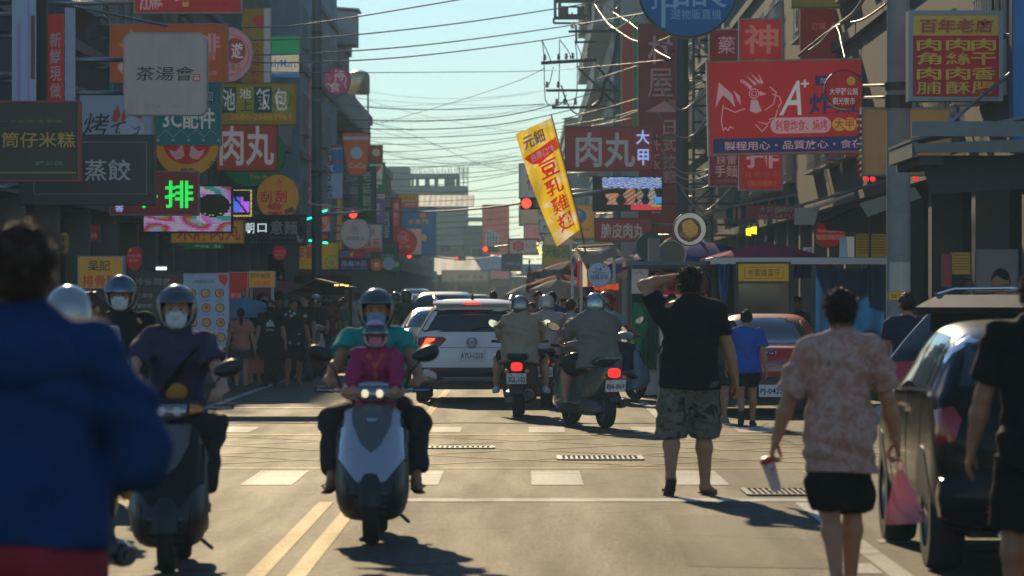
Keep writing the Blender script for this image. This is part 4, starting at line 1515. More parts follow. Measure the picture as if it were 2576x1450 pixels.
# ---------------------------------------------------------------- street poles, wires
def pole(label, u, Y, r0, r1, H, m, group=None, name="utility_pole", bands=(), extra=None, Xo=None):
 x = P(u, 0, Y)[0] if Xo is None else Xo
 T = thing(name, label, "pole", (x, Y, 0), group=group)
 MB().lathe([(r0, 0), (r1, H), (r1 * .5, H + .05)], (0, 0, 0), 'Z', 20, m).build("shaft", T, smooth=True)
 for z in bands:
  rr = r0 + (r1 - r0) * z / H
  MB().lathe([(rr + .004, -.05), (rr + .02, -.05), (rr + .02, .05), (rr + .004, .05)], (0, 0, z), 'Z', 20, DKSTEEL, close=True).build("clamp_band", T)
 if extra:
  extra(T)
 return T
CONP = mat("pole_concrete", (.30, .30, .29), rough=.8, var=.2, scale=5, bump=.25, dirt=.3)
def near_pole(T):
 k = 48 / F
 o = MB()
 for i in range(9):
  a = R(-140 + 100 * i / 8)
  a2 = R(-140 + 100 * (i + 1) / 8)
  z0, z1 = P(0, 735, 48)[2], P(0, 660, 48)[2]
  rr = .158
  o.add([(rr * math.cos(a), rr * math.sin(a), z0), (rr * math.cos(a2), rr * math.sin(a2), z0), (rr * math.cos(a2), rr * math.sin(a2), z1), (rr * math.cos(a), rr * math.sin(a), z1)], [(0, 1, 2, 3)], pm('beige') if i % 4 else pm('lgrey'))
 o.build("poster", T, fix=False)
pole("thick grey concrete pole left of the yellow and red sign", 2260, 48, .155, .138, 9.0, CONP, bands=(P(0, 250, 48)[2], P(0, 218, 48)[2], P(0, 262, 48)[2]), extra=near_pole)
pole("tall grey steel pole beside the pale blue block at left", 797, 138, .19, .165, 16, mat("grey_painted_steel", (.16, .20, .21), rough=.45, metal=.3, var=.12, scale=3), bands=(6, 9, 11, 13))
def arms_pole(T):
 Y = 150
 k = Y / F
 ux = lambda u: (u - 1552) * k
 z = lambda v: H0 + (V0 - v) * k
 for (u0, v0, u1, v1, w) in ((1361, 160, 1500, 152, .16), (1430, 81, 1560, 78, .13), (1373, 229, 1560, 228, .12), (1388, 272, 1560, 270, .12)):
  MB().tube([(ux(u0), -.25, z(v0)), (ux(u1), -.25, z(v1))], w * .42, mat("crossarm_steel", (.12, .10, .09), rough=.6, metal=.3, var=.2), 4).build("crossarm", T)
 MB().tube([(ux(1500), -.2, z(165)), (ux(1552), -.1, z(230))], .05, DKSTEEL, 6).build("arm_brace", T)
 MB().tube([(ux(1450), -.2, z(168)), (ux(1548), -.1, z(262))], .05, DKSTEEL, 6).build("arm_brace", T)
 ins = mat("porcelain_insulator", (.45, .40, .34), rough=.25, var=.1)
 im = MB().lathe([(.03, 0), (.09, .03), (.04, .07), (.10, .11), (.04, .15), (.07, .20), (.02, .24)], (0, 0, 0), 'Z', 12, ins).mesh("insulator")
 for u, v in ((1370, 158), (1405, 157), (1424, 156), (1440, 155), (1480, 152), (1376, 227), (1404, 227), (1440, 79), (1400, 270), (1420, 270), (1447, 270)):
  o = link("insulator", im, T)
  o.location = (ux(u), -.25, z(v) + .08)
 for pts in (((1363, 102), (1368, 140), (1370, 230), (1374, 258), (1390, 268), (1412, 262), (1425, 240)), ((1363, 102), (1380, 140), (1387, 160)), ((1407, 103), (1407, 170), (1405, 260)), ((1408, 102), (1432, 135), (1434, 150)),
    ((1446, 104), (1452, 160), (1450, 240), (1440, 275)), ((1446, 104), (1460, 135), (1462, 150)), ((1392, 170), (1384, 205), (1380, 215))):
  q = [Vector((ux(a), -.35, z(b))) for a, b in pts]
  MB().tube(smooth_pts(q, 4), .02, CABLE, 6).build("jumper_cable", T, smooth=True)
def smooth_pts(p, n=6):
 out = []
 for i in range(len(p) - 1):
  a, b, c, d = p[max(i - 1, 0)], p[i], p[i + 1], p[min(i + 2, len(p) - 1)]
  for k in range(n):
   t = k / n
   out.append(.5 * ((2 * b) + (c - a) * t + (2 * a - 5 * b + 4 * c - d) * t * t + (3 * b - a - 3 * c + d) * t ** 3))
 out.append(p[-1])
 return out
pole("power pole with long crossarms and insulators above the yellow flag", 1552, 150, .17, .13, 13.5, CONP, extra=arms_pole)
pole("grey concrete pole behind the blue round sign at right", 1716, 112, .2, .18, 12, mat("pole_dark_concrete", (.09, .105, .11), rough=.8, var=.2, scale=4))
def lattice(label, u, Y, w, H, z0=0):
 T = thing("lattice_mast", label, "mast", (P(u, 0, Y)[0], Y, z0))
 m = MB()
 for a in (-1, 1):
  for b in (-1, 1):
   m.box((a * w / 2, b * w / 2, H / 2), (.06, .06, H), DKSTEEL)
 m.build("corner_post", T)
 d = MB()
 n = int(H / .45)
 for i in range(n):
  z = i * H / n
  s = 1 if i % 2 else -1
  for b in (-1, 1):
   d.tube([(-s * w / 2, b * w / 2, z), (s * w / 2, b * w / 2, z + H / n)], .016, DKSTEEL, 5)
   d.tube([(-w / 2, b * w / 2, z), (w / 2, b * w / 2, z)], .016, DKSTEEL, 5)
 d.build("lattice_bracing", T)
lattice("dark lattice mast between the grey pole and the red billboard", 1768, 108, .52, 11.5)
lattice("thin dark lattice mast left of the orange sign at upper left", 258, 92, .42, 16)
def cable(label, pts, r, group=None, m=CABLE, n=6, seg=8, name="overhead_cable"):
 q = [P(*p) for p in pts]
 o = MB().tube(smooth_pts(q, seg), r, m, n).build(name, smooth=True, fix=False)
 return tag(o, label, "cable", group)
PALEC = mat("pale_cable_sheath", (.50, .43, .33), rough=.4, var=.2, scale=3)
CG = "black power cables strung across the street"
mains = [("thick black power cable crossing the street highest", [(-60, 40, 86), (182, 62, 92), (364, 69, 96), (644, 69, 104), (810, 56, 112), (1170, -3, 128), (1500, -60, 150)]),
         ("second black power cable from the top, over the tea sign", [(-60, 55, 86), (312, 94, 95), (572, 101, 102), (810, 95, 112), (1130, 62, 128), (1400, 22, 145), (1560, -5, 150)]),
         ("third black power cable from the top, over the tea sign", [(-60, 70, 86), (312, 121, 95), (572, 138, 102), (810, 133, 112), (1100, 110, 128), (1438, 64, 148), (1700, 20, 112)]),
         ("fourth black power cable from the top, over the tea sign", [(-60, 98, 86), (312, 140, 95), (572, 156, 102), (810, 156, 112), (1060, 140, 128), (1363, 102, 149), (1552, 70, 150)]),
         ("thin black cable crossing just above the round pink sign", [(-60, 148, 86), (312, 172, 95), (572, 179, 102), (810, 183, 112), (1100, 182, 128), (1370, 178, 149), (1690, 150, 112)])]
for l, p in mains:
 cable(l, p, .024 if 'thin' not in l else .014, CG)
cable("black cable drooping from the tall grey pole down to the red meatball sign", [(572, 195, 105), (700, 232, 120), (900, 268, 138), (1100, 276, 145), (1370, 262, 149)], .016)
cable("thin stay wire climbing steeply from the rooftops to the crossarm pole", [(960, 310, 190), (1150, 255, 170), (1300, 205, 155), (1370, 172, 150)], .014)
ws = [(560, 250, 860, 300, 1240, 296, 1500, 232), (560, 275, 860, 322, 1240, 316, 1560, 245), (560, 300, 900, 345, 1300, 332, 1560, 262), (600, 330, 900, 362, 1250, 352, 1600, 285), (620, 352, 900, 383, 1200, 366, 1600, 300),
      (700, 385, 1000, 402, 1300, 372, 1640, 300), (700, 398, 1000, 420, 1300, 404, 1640, 330), (700, 372, 1000, 436, 1300, 424, 1640, 360), (760, 470, 1000, 470, 1200, 455, 1460, 400), (760, 448, 1000, 452, 1250, 440, 1470, 388),
      (780, 455, 1000, 480, 1200, 482, 1440, 470), (820, 480, 1000, 492, 1200, 478, 1440, 430), (860, 500, 1020, 508, 1200, 502, 1420, 490), (900, 512, 1050, 524, 1200, 520, 1400, 505), (930, 530, 1060, 545, 1200, 540, 1350, 520),
      (940, 548, 1060, 560, 1200, 556, 1330, 540), (950, 566, 1060, 576, 1200, 570, 1320, 560), (960, 580, 1060, 592, 1200, 588, 1310, 574), (960, 596, 1060, 604, 1200, 602, 1310, 592), (975, 610, 1060, 618, 1200, 616, 1300, 606),
      (600, 205, 760, 260, 900, 300, 1040, 330), (640, 275, 760, 320, 900, 350, 1060, 372), (860, 355, 1000, 395, 1150, 412, 1300, 395), (900, 300, 1050, 345, 1200, 410, 1330, 440)]
r_ = random.Random(11)
for i in range(18):
 va, vb = r_.uniform(215, 560), 0
 vb = va * .72 + 110 + r_.uniform(-70, 70)
 ua, ub = 690 + va * .45 + r_.uniform(-60, 60), 1330 + r_.uniform(0, 150)
 sg = r_.uniform(6, 26)
 ws.append((ua, va, ua + (ub - ua) * .33, va + (vb - va) * .33 + sg, ua + (ub - ua) * .66, va + (vb - va) * .66 + sg, ub, vb))
for i, w in enumerate(ws):
 Y = 170 + i * 8
 cable("thin black wire hanging across the street below the thick power cables", [(w[0], w[1], Y - 25), (w[2], w[3], Y), (w[4], w[5], Y + 5), (w[6], w[7], Y + 10)], .017 + .00004 * (Y % 180), "thin wires hanging across the street", n=5)
loops = [((1650, 182), (1671, 231), (1702, 272), (1724, 274), (1753, 250), (1790, 200)), ((1656, 283), (1683, 328), (1715, 346), (1744, 340), (1775, 299), (1800, 262)), ((1662, 373), (1702, 426), (1748, 437), (1799, 419), (1850, 392)),
         ((1662, 398), (1695, 436), (1743, 454), (1799, 432), (1860, 395)), ((1678, 433), (1719, 472), (1756, 477), (1799, 458), (1850, 415)), ((1712, 470), (1741, 514), (1773, 531), (1805, 509), (1844, 465), (1873, 404)),
         ((1412, 215), (1425, 255), (1440, 280), (1460, 288), (1478, 275), (1490, 250)), ((1520, -10), (1530, 16), (1548, 22), (1562, 8), (1568, -10)), ((1590, -10), (1600, 22), (1620, 44), (1640, 34), (1652, 10))]
for i, p in enumerate(loops):
 Y = 104 if i < 6 else 148
 cable("pale looped cable hanging " + ["beside the large brush characters of the red noodle sign", "under the sun emblem of the red noodle sign", "just left of the red billboard's lower corner", "lowest but two left of the red billboard", "lowest but one left of the red billboard", "lowest of all, above the round waffle sign", "from the power pole above the yellow flag", "highest, at the top edge left of the blue round sign", "at the top edge, touching the blue round sign"][i], [(a, b, Y) for a, b in p], .03 if i in (5, 6) else .022, "pale looped cables on the right side", PALEC, n=8)
rw_ = [(1415, 300, 1560, 262, 1700, 215, 1790, 175), (1415, 318, 1560, 290, 1700, 240, 1790, 195), (1420, 330, 1580, 300, 1700, 258, 1800, 205), (1480, 325, 1580, 290, 1700, 235, 1800, 172), (1500, 200, 1620, 160, 1690, 130, 1780, 95), (1540, 30, 1600, 70, 1640, 120, 1690, 150),
       (1530, 60, 1590, 100, 1650, 105, 1720, 75), (1495, 10, 1530, 60, 1552, 72, 1600, 40)]
for w in rw_:
 cable("black service cable running between the poles above the red meatball sign", [(w[0], w[1], 150), (w[2], w[3], 140), (w[4], w[5], 122), (w[6], w[7], 108)], .022, "black service cables between the right poles")
cable("thick bundle of black cable hanging down the power pole", [(1556, 75, 149), (1548, 130, 149), (1535, 180, 149), (1520, 210, 149), (1512, 250, 149), (1490, 270, 149)], .075, n=8)
cable("twisted black cable bundle crossing in front of the red phone number sign", [(2190, -30, 60), (2150, 30, 62), (2110, 62, 64), (2070, 92, 66), (2010, 140, 68)], .03, n=8)
cable("second black cable knotted above the red billboard", [(2230, 10, 60), (2170, 50, 62), (2105, 66, 64), (2060, 110, 66), (2015, 140, 68)], .018)
cable("pale cable from the knot down to the round night market sign", [(2103, 64, 64), (2112, 85, 63), (2118, 115, 62), (2126, 148, 61)], .014, m=PALEC)
# ---------------------------------------------------------------- shop signs
def S(label, u0, v0, u1, v1, Y, col, T=(), A=(), frame='lgrey', fw=3., depth=.22, side=None, shape='rect', rot=0., emit=0., name="shop_sign", cat="sign", arm=(.25, .75), yaw=0., corr=False, rad=None, group=None, legs=False, poly=None, arm_m=None, dirt=.48, armr=.035, lit=.13):  # lit: glow added to lift shaded faces, on boards without lamps too
 """a sign box drawn in photo pixels at distance Y: panel, frame, artwork, lettering, brackets"""
 k = Y / F
 uc = (u0 + u1) / 2
 loc = P(uc, v1, Y)
 W, Hh = (u1 - u0) * k, (v1 - v0) * k
 fx = lambda u: (u - uc) * k
 fz = lambda v: (v1 - v) * k
 o = thing(name, label, cat, loc, yaw, group)
 o.rotation_euler = (0, rot, yaw)
 if shape == 'rect':
  out = [(-W / 2, 0), (W / 2, 0), (W / 2, Hh), (-W / 2, Hh)]
 elif shape == 'round':
  out = circ(0, Hh / 2, W / 2, 48, rz=Hh / 2)
 elif shape == 'rrect':
  out = rrect(-W / 2, 0, W / 2, Hh, rad * k if rad else W * .12)
 else:
  out = [(fx(a), fz(b)) for a, b in poly]
 tl = 0 if (corr or col in ('char', 'black', 'dbrown', 'maroon', 'brown', 'dgreen', 'navy', 'dgrey')) else .3
 if col in ('char', 'black', 'dbrown'):
  lit *= .3
 pk = dict(tl=tl, lit=lit)  # panel gets the added glow, not light from a lamp
 lk = dict(lit=lit) if lit else {}
 pmat = pm(col, dirt=dirt, **pk) if not emit else em(col, emit)
 p = MB().prism(out, 0, depth, pmat)
 if corr:
  n = int(W / .22)
  for i in range(n + 1):
   p.box((-W / 2 + .03 + (W - .06) * i / n, -.012, Hh / 2), (.035, .02, Hh - .02), pmat)
 p.build("sign_panel", o)
 if frame:
  f = MB()
  w = fw * k
  n = len(out)
  cx = sum(q[0] for q in out) / n
  cz = sum(q[1] for q in out) / n
  if shape == 'rect':
   f.box((0, depth / 2 - .005, -w / 2), (W + 2 * w, depth + .05, w), pm(frame))
   f.box((0, depth / 2 - .005, Hh + w / 2), (W + 2 * w, depth + .05, w), pm(frame))
   for s in (-1, 1):
    f.box((s * (W / 2 + w / 2), depth / 2 - .005, Hh / 2), (w, depth + .05, Hh), pm(frame))
  else:
   A0 = [((x - cx) * 1.001 + cx, (z - cz) * 1.001 + cz) for x, z in out]
   L = max(W, Hh) / 2
   q = 1 + w / L
   B0 = [((x - cx) * q + cx, (z - cz) * q + cz) for x, z in out]
   rings = [[(x, -.03, z) for x, z in A0], [(x, -.03, z) for x, z in B0], [(x, depth + .02, z) for x, z in B0], [(x, depth + .02, z) for x, z in A0]]
   f.loft(rings, pm(frame), caps=False)
  f.build("sign_frame", o)
 lay = .010 if not corr else .03
 if A:
  a = MB()
  for i, q in enumerate(A):
   y = -lay - .006 * (i % 6)
   c = q[-1]
   m = pm(c, **(lk or {})) if isinstance(c, str) else (em(c[0], c[1]))
   if q[0] == 'r':
    a.prism([(fx(q[1]), fz(q[4])), (fx(q[3]), fz(q[4])), (fx(q[3]), fz(q[2])), (fx(q[1]), fz(q[2]))], y, -.0005, m)
   elif q[0] == 'rr':
    a.prism(rrect(fx(q[1]), fz(q[4]), fx(q[3]), fz(q[2]), q[5] * k), y, -.0005, m)
   elif q[0] == 'c':
    a.prism(circ(fx(q[1]), fz(q[2]), q[3] * k, 32, rz=(q[4] if len(q) > 5 else q[3]) * k), y, -.0005, m)
   elif q[0] == 'p':
    a.prism([(fx(x), fz(z)) for x, z in q[1]], y, y + .003, m)
   elif q[0] == 'o':
    r, w = q[3] * k, q[4] * k
    r1 = circ(fx(q[1]), fz(q[2]), r, 36)
    r0 = circ(fx(q[1]), fz(q[2]), r - w, 36)
    vs = [(x, y, z) for x, z in r1] + [(x, y, z) for x, z in r0]
    a.add(vs, [(j, (j + 1) % 36, 36 + (j + 1) % 36, 36 + j) for j in range(36)], m)
   elif q[0] == 'l':       # polyline stroke of given width
    pts = [Vector((fx(x), 0, fz(z))) for x, z in q[1]]
    w = q[2] * k / 2
    for s_, e_ in zip(pts, pts[1:]):
     d = (e_ - s_)
     d = d.normalized() if d.length else Vector((1, 0, 0))
     nn = Vector((-d.z, 0, d.x)) * w
     a.add([(v.x, y, v.z) for v in (s_ - nn - d * w * .5, e_ - nn + d * w * .5, e_ + nn + d * w * .5, s_ + nn - d * w * .5)], [(0, 1, 2, 3)], m)
  a.build("sign_artwork", o, fix=False)
 if T:
  t = MB()
  for j, q in enumerate(T):
   op = q[6] if len(q) > 6 else {}
   e = op.get('e', 0)
   m = em(q[5], e) if e else pm(q[5], **(lk or {}))
   letter(t, q[0], fx(q[1]), fz(q[4]), fx(q[3]), fz(q[2]), -lay - .04 - .002 * (j % 4), m, vertical=op.get('v', 0), bold=op.get('b', .022), slant=op.get('s', 0), rot=op.get('rot', 0))
  t.build("lettering", o, fix=False)
 if side:
  xe = -W / 2 if side == 'L' else W / 2
  xb = (XL if side == 'L' else XR) - loc[0]
  if (side == 'L' and xb < xe) or (side == 'R' and xb > xe):
   for h in arm:
    MB().tube([(xe, depth / 2, Hh * h), (xb, depth / 2, Hh * h)], armr, arm_m or STEEL, 8).build("wall_bracket", o, smooth=True)
 if legs:
  for s in (-1, 1):
   MB().box((s * W * .42, depth / 2, -loc[2] / 2), (.05, .05, loc[2]), STEEL).build("leg", o)
 return o
def led_screen(label, u0, v0, u1, v1, Y, fn, nx, ny, side=None, depth=.25, cat="screen"):
 k = Y / F
 W, Hh = (u1 - u0) * k, (v1 - v0) * k
 loc = P((u0 + u1) / 2, v1, Y)
 o = thing("led_screen", label, cat, loc)
 MB().box((0, depth / 2, Hh / 2), (W + .08, depth, Hh + .08), BLKPL).build("screen_housing", o)
 m = MB()
 for i in range(nx):
  for j in range(ny):
   c = fn((i + .5) / nx, (j + .5) / ny)
   if c is None:
    continue
   x0, x1 = -W / 2 + W * i / nx, -W / 2 + W * (i + .94) / nx
   z1, z0 = Hh - Hh * j / ny, Hh - Hh * (j + .80) / ny
   m.add([(x0, -.02, z0), (x1, -.02, z0), (x1, -.02, z1), (x0, -.02, z1)], [(0, 1, 2, 3)], em(c[0], c[1]))
 m.build("screen_picture", o, fix=False)
 if side:
  xb = (XL if side == 'L' else XR) - loc[0]
  for h in (.2, .8):
   MB().tube([((-W / 2 if side == 'L' else W / 2), depth / 2, Hh * h), (xb, depth / 2, Hh * h)], .04, DKSTEEL, 6).build("wall_bracket", o)
 return o
# ---- left side, near to far
S("dark brown shop sign with gold characters at the left edge", -60, 258, 196, 453, 54, 'dbrown', [("承一世紀的古早味", -20, 302, 158, 310, 'mustard', dict(b=0)), ("筒仔米糕", 5, 333, 190, 372, 'gold'), ("蔣公店", 90, 406, 160, 417, 'grey')],
  [('r', -40, 433, 192, 437, 'mustard'), ('c', 25, 352, 26, 'black')], frame='brick', side='L', fw=4, depth=.3, lit=.02)
S("large black sign with grey border line and two grey characters", 52, 343, 384, 513, 61, 'char', [("蒸餃", 214, 402, 330, 456, 'lgrey')],
  [('r', 85, 357, 370, 358.5, 'grey'), ('r', 85, 488, 370, 489.5, 'grey'), ('r', 85, 357, 86.5, 489, 'grey'), ('r', 368.5, 357, 370, 489, 'grey')], frame='black', side='L', fw=4, depth=.35)
S("white rounded tea shop sign with brush characters and red seal", 313, 85, 518, 288, 72, 'lgrey', [("茶湯會", 341, 168, 486, 204, 'char', dict(b=.01, s=.12)), ("TP TEA", 362, 262, 406, 273, 'grey'), ("蔣公店", 434, 264, 463, 272, 'grey', dict(b=0))],
  [('rr', 486, 187, 504, 205, 2, 'red'), ('r', 489, 190, 501, 192, 'white'), ('r', 489, 195, 494, 202, 'white'), ('r', 497, 195, 501, 202, 'white')], shape='rrect', rad=22, frame='white', side='L', arm=(.27, .68), armr=.045, depth=.3, lit=.11)
S("red sign cut by the top edge with white brush character", 340, -70, 606, 32, 66, 'red', [("騰", 352, -40, 412, 26, 'lpink', dict(b=.02)), ("子", 430, -50, 470, 4, 'lpink'), ("Taiwan Best Noodles", 480, 6, 575, 14, 'maroon', dict(b=0))],
  [('r', 459, 6, 475, 17, 'gold'), ('r', 461, 2, 463, 6, 'gold'), ('r', 471, 2, 473, 6, 'gold')], frame='lgrey', side='L', fw=2.5)
S("orange chicken shop sign behind the white tea sign", 278, 62, 571, 206, 82, 'orange', [("雞排", 420, 85, 555, 133, 'lpink', dict(b=.03)), ("蒜豆", 520, 135, 543, 152, 'lpink'), ("蔣公店", 500, 178, 546, 190, 'lpink')],
  [('p', [(330, 72), (338, 84), (324, 84)], 'gold'), ('p', [(298, 112), (314, 104), (312, 120)], 'gold'), ('c', 305, 170, 9, 'lpink'), ('l', [(300, 150), (306, 160), (298, 168), (308, 186)], 4, 'lpink')], side='L', fw=2.5)
S("white sign with black brush character and a rooster drawing", 202, 240, 384, 345, 76, 'lblue', [("烤", 206, 286, 268, 343, 'black', dict(s=.2, b=.03))],
  [('c', 332, 325, 38, 'grey'), ('c', 332, 325, 31, 'lblue'), ('p', [(280, 305), (286, 280), (292, 276), (296, 262), (304, 290), (296, 308)], 'brick'), ('p', [(304, 300), (312, 272), (318, 296), (312, 312)], 'brick'), ('p', [(340, 292), (362, 290), (352, 300)], 'brick'),
   ('l', [(280, 320), (300, 312), (318, 308)], 4, 'black'), ('l', [(296, 316), (292, 334), (312, 332)], 4, 'black'), ('l', [(330, 318), (340, 326), (352, 318), (346, 336), (330, 340)], 3.5, 'black')], side='L')
S("teal phone accessory sign with white outlined characters", 387, 206, 555, 364, 90, 'teal', [("3C配件", 410, 272, 541, 325, 'white', dict(b=.045)), ("回", 516, 232, 536, 254, 'lblue')],
  [('rr', 512, 228, 541, 259, 2, 'dgreen')] + [('l', [(398 + i * 38, 345), (417 + i * 38, 327), (436 + i * 38, 345)], 1.2, 'lblue') for i in range(4)] + [('c', 398 + i * 38, 353, 3.5, 'lblue') for i in range(5)], side='L', fw=2.2, frame='cream')
S("red corrugated meatball sign with two big white characters", 546, 306, 696, 429, 111, 'brick', [("肉丸", 553, 316, 690, 418, 'white', dict(b=.045))], frame='brick', side='L', corr=True, depth=.3)
S("yellow lunch box sign with green and cream squares", 556, 211, 744, 313, 104, 'mustard', [("池", 560, 224, 592, 279, 'white', dict(b=.03)), ("池", 602, 224, 632, 248, 'white', dict(b=.03)), ("上", 602, 252, 636, 280, 'dgreen'), ("飯", 645, 222, 680, 278, 'white', dict(b=.03)), ("包", 691, 222, 723, 278, 'white', dict(b=.03)), ("2686-26869961", 580, 286, 732, 302, 'gold')],
  [('r', 558, 219, 594, 284, 'dgreen'), ('r', 594, 219, 639, 284, 'olive'), ('r', 639, 219, 684, 284, 'dgreen'), ('r', 684, 219, 731, 284, 'olive'), ('o', 707, 250, 26, 2.5, 'dgreen')], frame='mustard', side='L')
S("yellow round goose sign with two white geese", 390, 285, 550, 445, 95, 'gold', [("店", 527, 405, 546, 424, 'dgreen', dict(rot=-.6)), ("鵝肉", 455, 422, 488, 440, 'dgreen')],
  [('c', 470, 352, 62, 'red'), ('p', [(425, 375), (440, 382), (452, 372), (453, 352), (456, 346), (462, 350), (460, 372), (464, 392), (456, 400), (442, 402), (432, 392)], 'lpink'), ('p', [(515, 375), (500, 382), (488, 372), (487, 352), (484, 346), (478, 350), (480, 372), (476, 392), (484, 400), (498, 402), (508, 392)], 'lpink')],
  shape='round', frame='olive', side='L', fw=2)
S("green round tea shop sign behind the meatball sign", 553, 308, 716, 470, 118, 'green', [("Tea shop", 628, 440, 690, 452, 'gold', dict(b=0))], [('c', 636, 412, 22, 'dgreen')], shape='round', frame='dgreen', side='L', fw=2)
S("dark red sign with a bright green lit character", 278, 433, 498, 540, 76, 'maroon', [("排", 415, 455, 487, 524, (.02, 1, .12), dict(e=.8, b=.03)), ("肉", 352, 455, 395, 524, 'maroon'), ("答", 290, 517, 312, 533, (.4, .5, 1), dict(e=.8))],
  [('c', 390, 475, 4, ((.02, 1, .12), .8)), ('c', 392, 495, 5, ((.02, 1, .12), .8)), ('c', 362, 520, 4, ((.02, 1, .12), .8))], frame='lgrey', side='L', fw=2.5)
def bowl(x, y):
 d = math.hypot((x - .80) * 1.35, (y - .42) * 1.0)
 if d < .26:
  return ((.012, .008, .006), .2) if rng.random() > .12 or y < .6 else ((.7, .5, .05), .6)
 if d < .42:
  return [((.55, .16, .58), .6), ((.55, .5, .62), .6), ((.05, .35, .27), .5), ((.35, .38, .62), .6)][int((math.atan2(y - .42, x - .8) * 3 + d * 9) % 4)]
 if x > .7 and y < .2:
  return ((.35, .06, .04), .5)
 q = math.sin(x * 11 + 3 * math.sin(y * 5)) + math.cos(y * 9 + x * 4)
 return [((.48, .40, .52), .6), ((.55, .12, .54), .6), ((.42, .05, .05), .5), ((.40, .22, .08), .5), ((.34, .31, .56), .6)][int(abs(q) * 2.4) % 5]
led_screen("colourful led screen showing a bowl, under the green lit sign", 362, 470, 581, 583, 88, bowl, 56, 29, 'L')
def ledsmall(x, y):
 if x < .04 or x > .93 or y < .05 or y > .94:
  return [((1, .1, .05), .8), ((.1, 1, .2), .7), ((1, .7, .1), .8)][int((x * 20 + y * 20) % 3)]
 if .25 < y < .85 and .04 < x < .9 and abs(x - y * .9) > .05 and not (y < .45 and (x > .6 or (x * 9) % 2 < .6)):
  return ((.10, .18, 1), 1.0) if x < .5 else ((.55, .16, 1), .9)
 return None
led_screen("small led screen with blue and violet pattern and dotted border", 577, 478, 634, 546, 92, ledsmall, 26, 30, 'L')
S("orange meatball sign with dark red characters under the bowl screen", 432, 556, 612, 611, 98, 'gold', [("木屐肉丸", 446, 560, 606, 606, 'brick', dict(b=.03))], side='L', frame='gold')
S("green street name sign under the orange meatball sign", 461, 613, 562, 627, 100, 'green', [("Wuying", 490, 616, 526, 624, 'white', dict(b=0)), ("Rd", 540, 616, 554, 624, 'white', dict(b=0))], frame=None, depth=.04, side='L', arm=(.5,), name="street_name_sign")
S("yellow round lottery sign with red characters", 646, 440, 752, 553, 116, 'gold', [("刮", 692, 478, 722, 510, 'red', dict(b=.04)), ("刮", 655, 482, 684, 510, 'brick', dict(b=.04)), ("樂", 672, 510, 712, 550, 'red', dict(b=.05))],
  [('p', [(700, 450), (712, 456), (702, 468), (694, 462)], 'orange'), ('p', [(715, 530), (735, 520), (742, 530), (720, 540)], 'brown'), ('p', [(668, 520), (690, 510), (702, 514), (680, 528)], 'olive')], shape='round', frame='olive', side='L', fw=2)
S("black noodle sign with white lit characters and a white goose", 618, 543, 768, 613, 112, 'black', [("朝", 618, 560, 640, 588, (.8, .95, 1), dict(e=.55)), ("口", 648, 563, 671, 585, (.8, .95, 1), dict(e=.7)), ("意麵", 680, 556, 748, 590, 'lgrey'), ("傳承30年的好味道", 676, 596, 742, 602, 'grey', dict(b=0))],
  [('p', [(746, 590), (752, 594), (756, 604), (764, 600), (762, 608), (754, 612), (748, 606)], 'lgrey'), ('rr', 752, 549, 762, 568, 2, 'maroon')] + [('c', 628 + i * 9, 610.5, 1.3, 'grey') for i in range(15)] + [('c', 765, 550 + i * 8, 1.3, 'grey') for i in range(7)], side='L', frame='black')
S("round cream bakery style sign with brown oval beside the orange sign", 515, 70, 634, 205, 86, 'lpink', [("遊", 582, 108, 612, 148, 'white', dict(b=.03)), ("瀧澳", 580, 160, 606, 178, 'olive')], [('o', 575, 138, 52, 1.2, 'brown'), ('c', 592, 128, 26, 32, 'brick')], shape='round', frame='white', side='L', fw=2)
S("tall yellow lottery banner with brown characters and heart logos", 610, 22, 680, 210, 120, 'mustard', [("公益彩券", 628, 108, 656, 226, 'brick', dict(v=1))], [('c', 648, 52, 13, 'red'), ('c', 664, 52, 13, 'red'), ('p', [(637, 58), (675, 58), (656, 76)], 'red'), ('o', 622, 64, 15, 1.5, 'tan'), ('r', 664, 22, 680, 210, 'lgrey')], frame='lgrey', side='L', fw=1.5)
S("green white and blue convenience store sign with blue name", 652, 92, 752, 194, 134, 'cream', [("FamilyMart", 652, 150, 746, 176, 'blue', dict(b=.01))], [('r', 652, 92, 752, 138, 'green'), ('r', 652, 184, 752, 194, 'blue')], lit=.4, frame='cream', side='L', fw=1.2)
S("tall sign of red squares with white brush characters down the left row", 722, 160, 782, 565, 146, 'lblue', [("民光參藥行", 728, 178, 778, 552, 'white', dict(v=1, b=.03))], [('r', 725, 168 + i * 78, 780, 238 + i * 78, 'brick') for i in range(5)], side='L', frame='lgrey', fw=1.5)
S("round pink snack sign with white script", 815, 172, 881, 238, 158, 'pink', [("持", 840, 176, 866, 204, 'white'), ("食", 830, 206, 856, 232, 'white'), ("MATO KAMA", 818, 184, 832, 204, 'lpink', dict(b=0, rot=.9))], [('l', [(820, 215), (826, 210), (832, 218), (840, 214)], 2, 'white'), ('l', [(866, 190), (872, 200), (866, 212), (872, 222)], 2, 'white')], shape='round', frame='pink', side='L', fw=1.5)
S("pale blue pharmacy board with dark brush characters", 784, 370, 862, 500, 160, 'lblue', [("司合法", 806, 378, 836, 500, 'char', dict(v=1, s=.1))], [('r', 838, 376, 862, 436, 'blue'), ('r', 784, 404, 862, 410, 'brick'), ('r', 784, 366, 862, 372, 'brick')], side='L', frame='brick', fw=1.5)
S("long vertical ochre sign with pale characters", 814, 450, 860, 640, 172, 'gold', [("喜餅禮盒", 822, 458, 852, 630, 'tan', dict(v=1))], side='L', frame='gold')
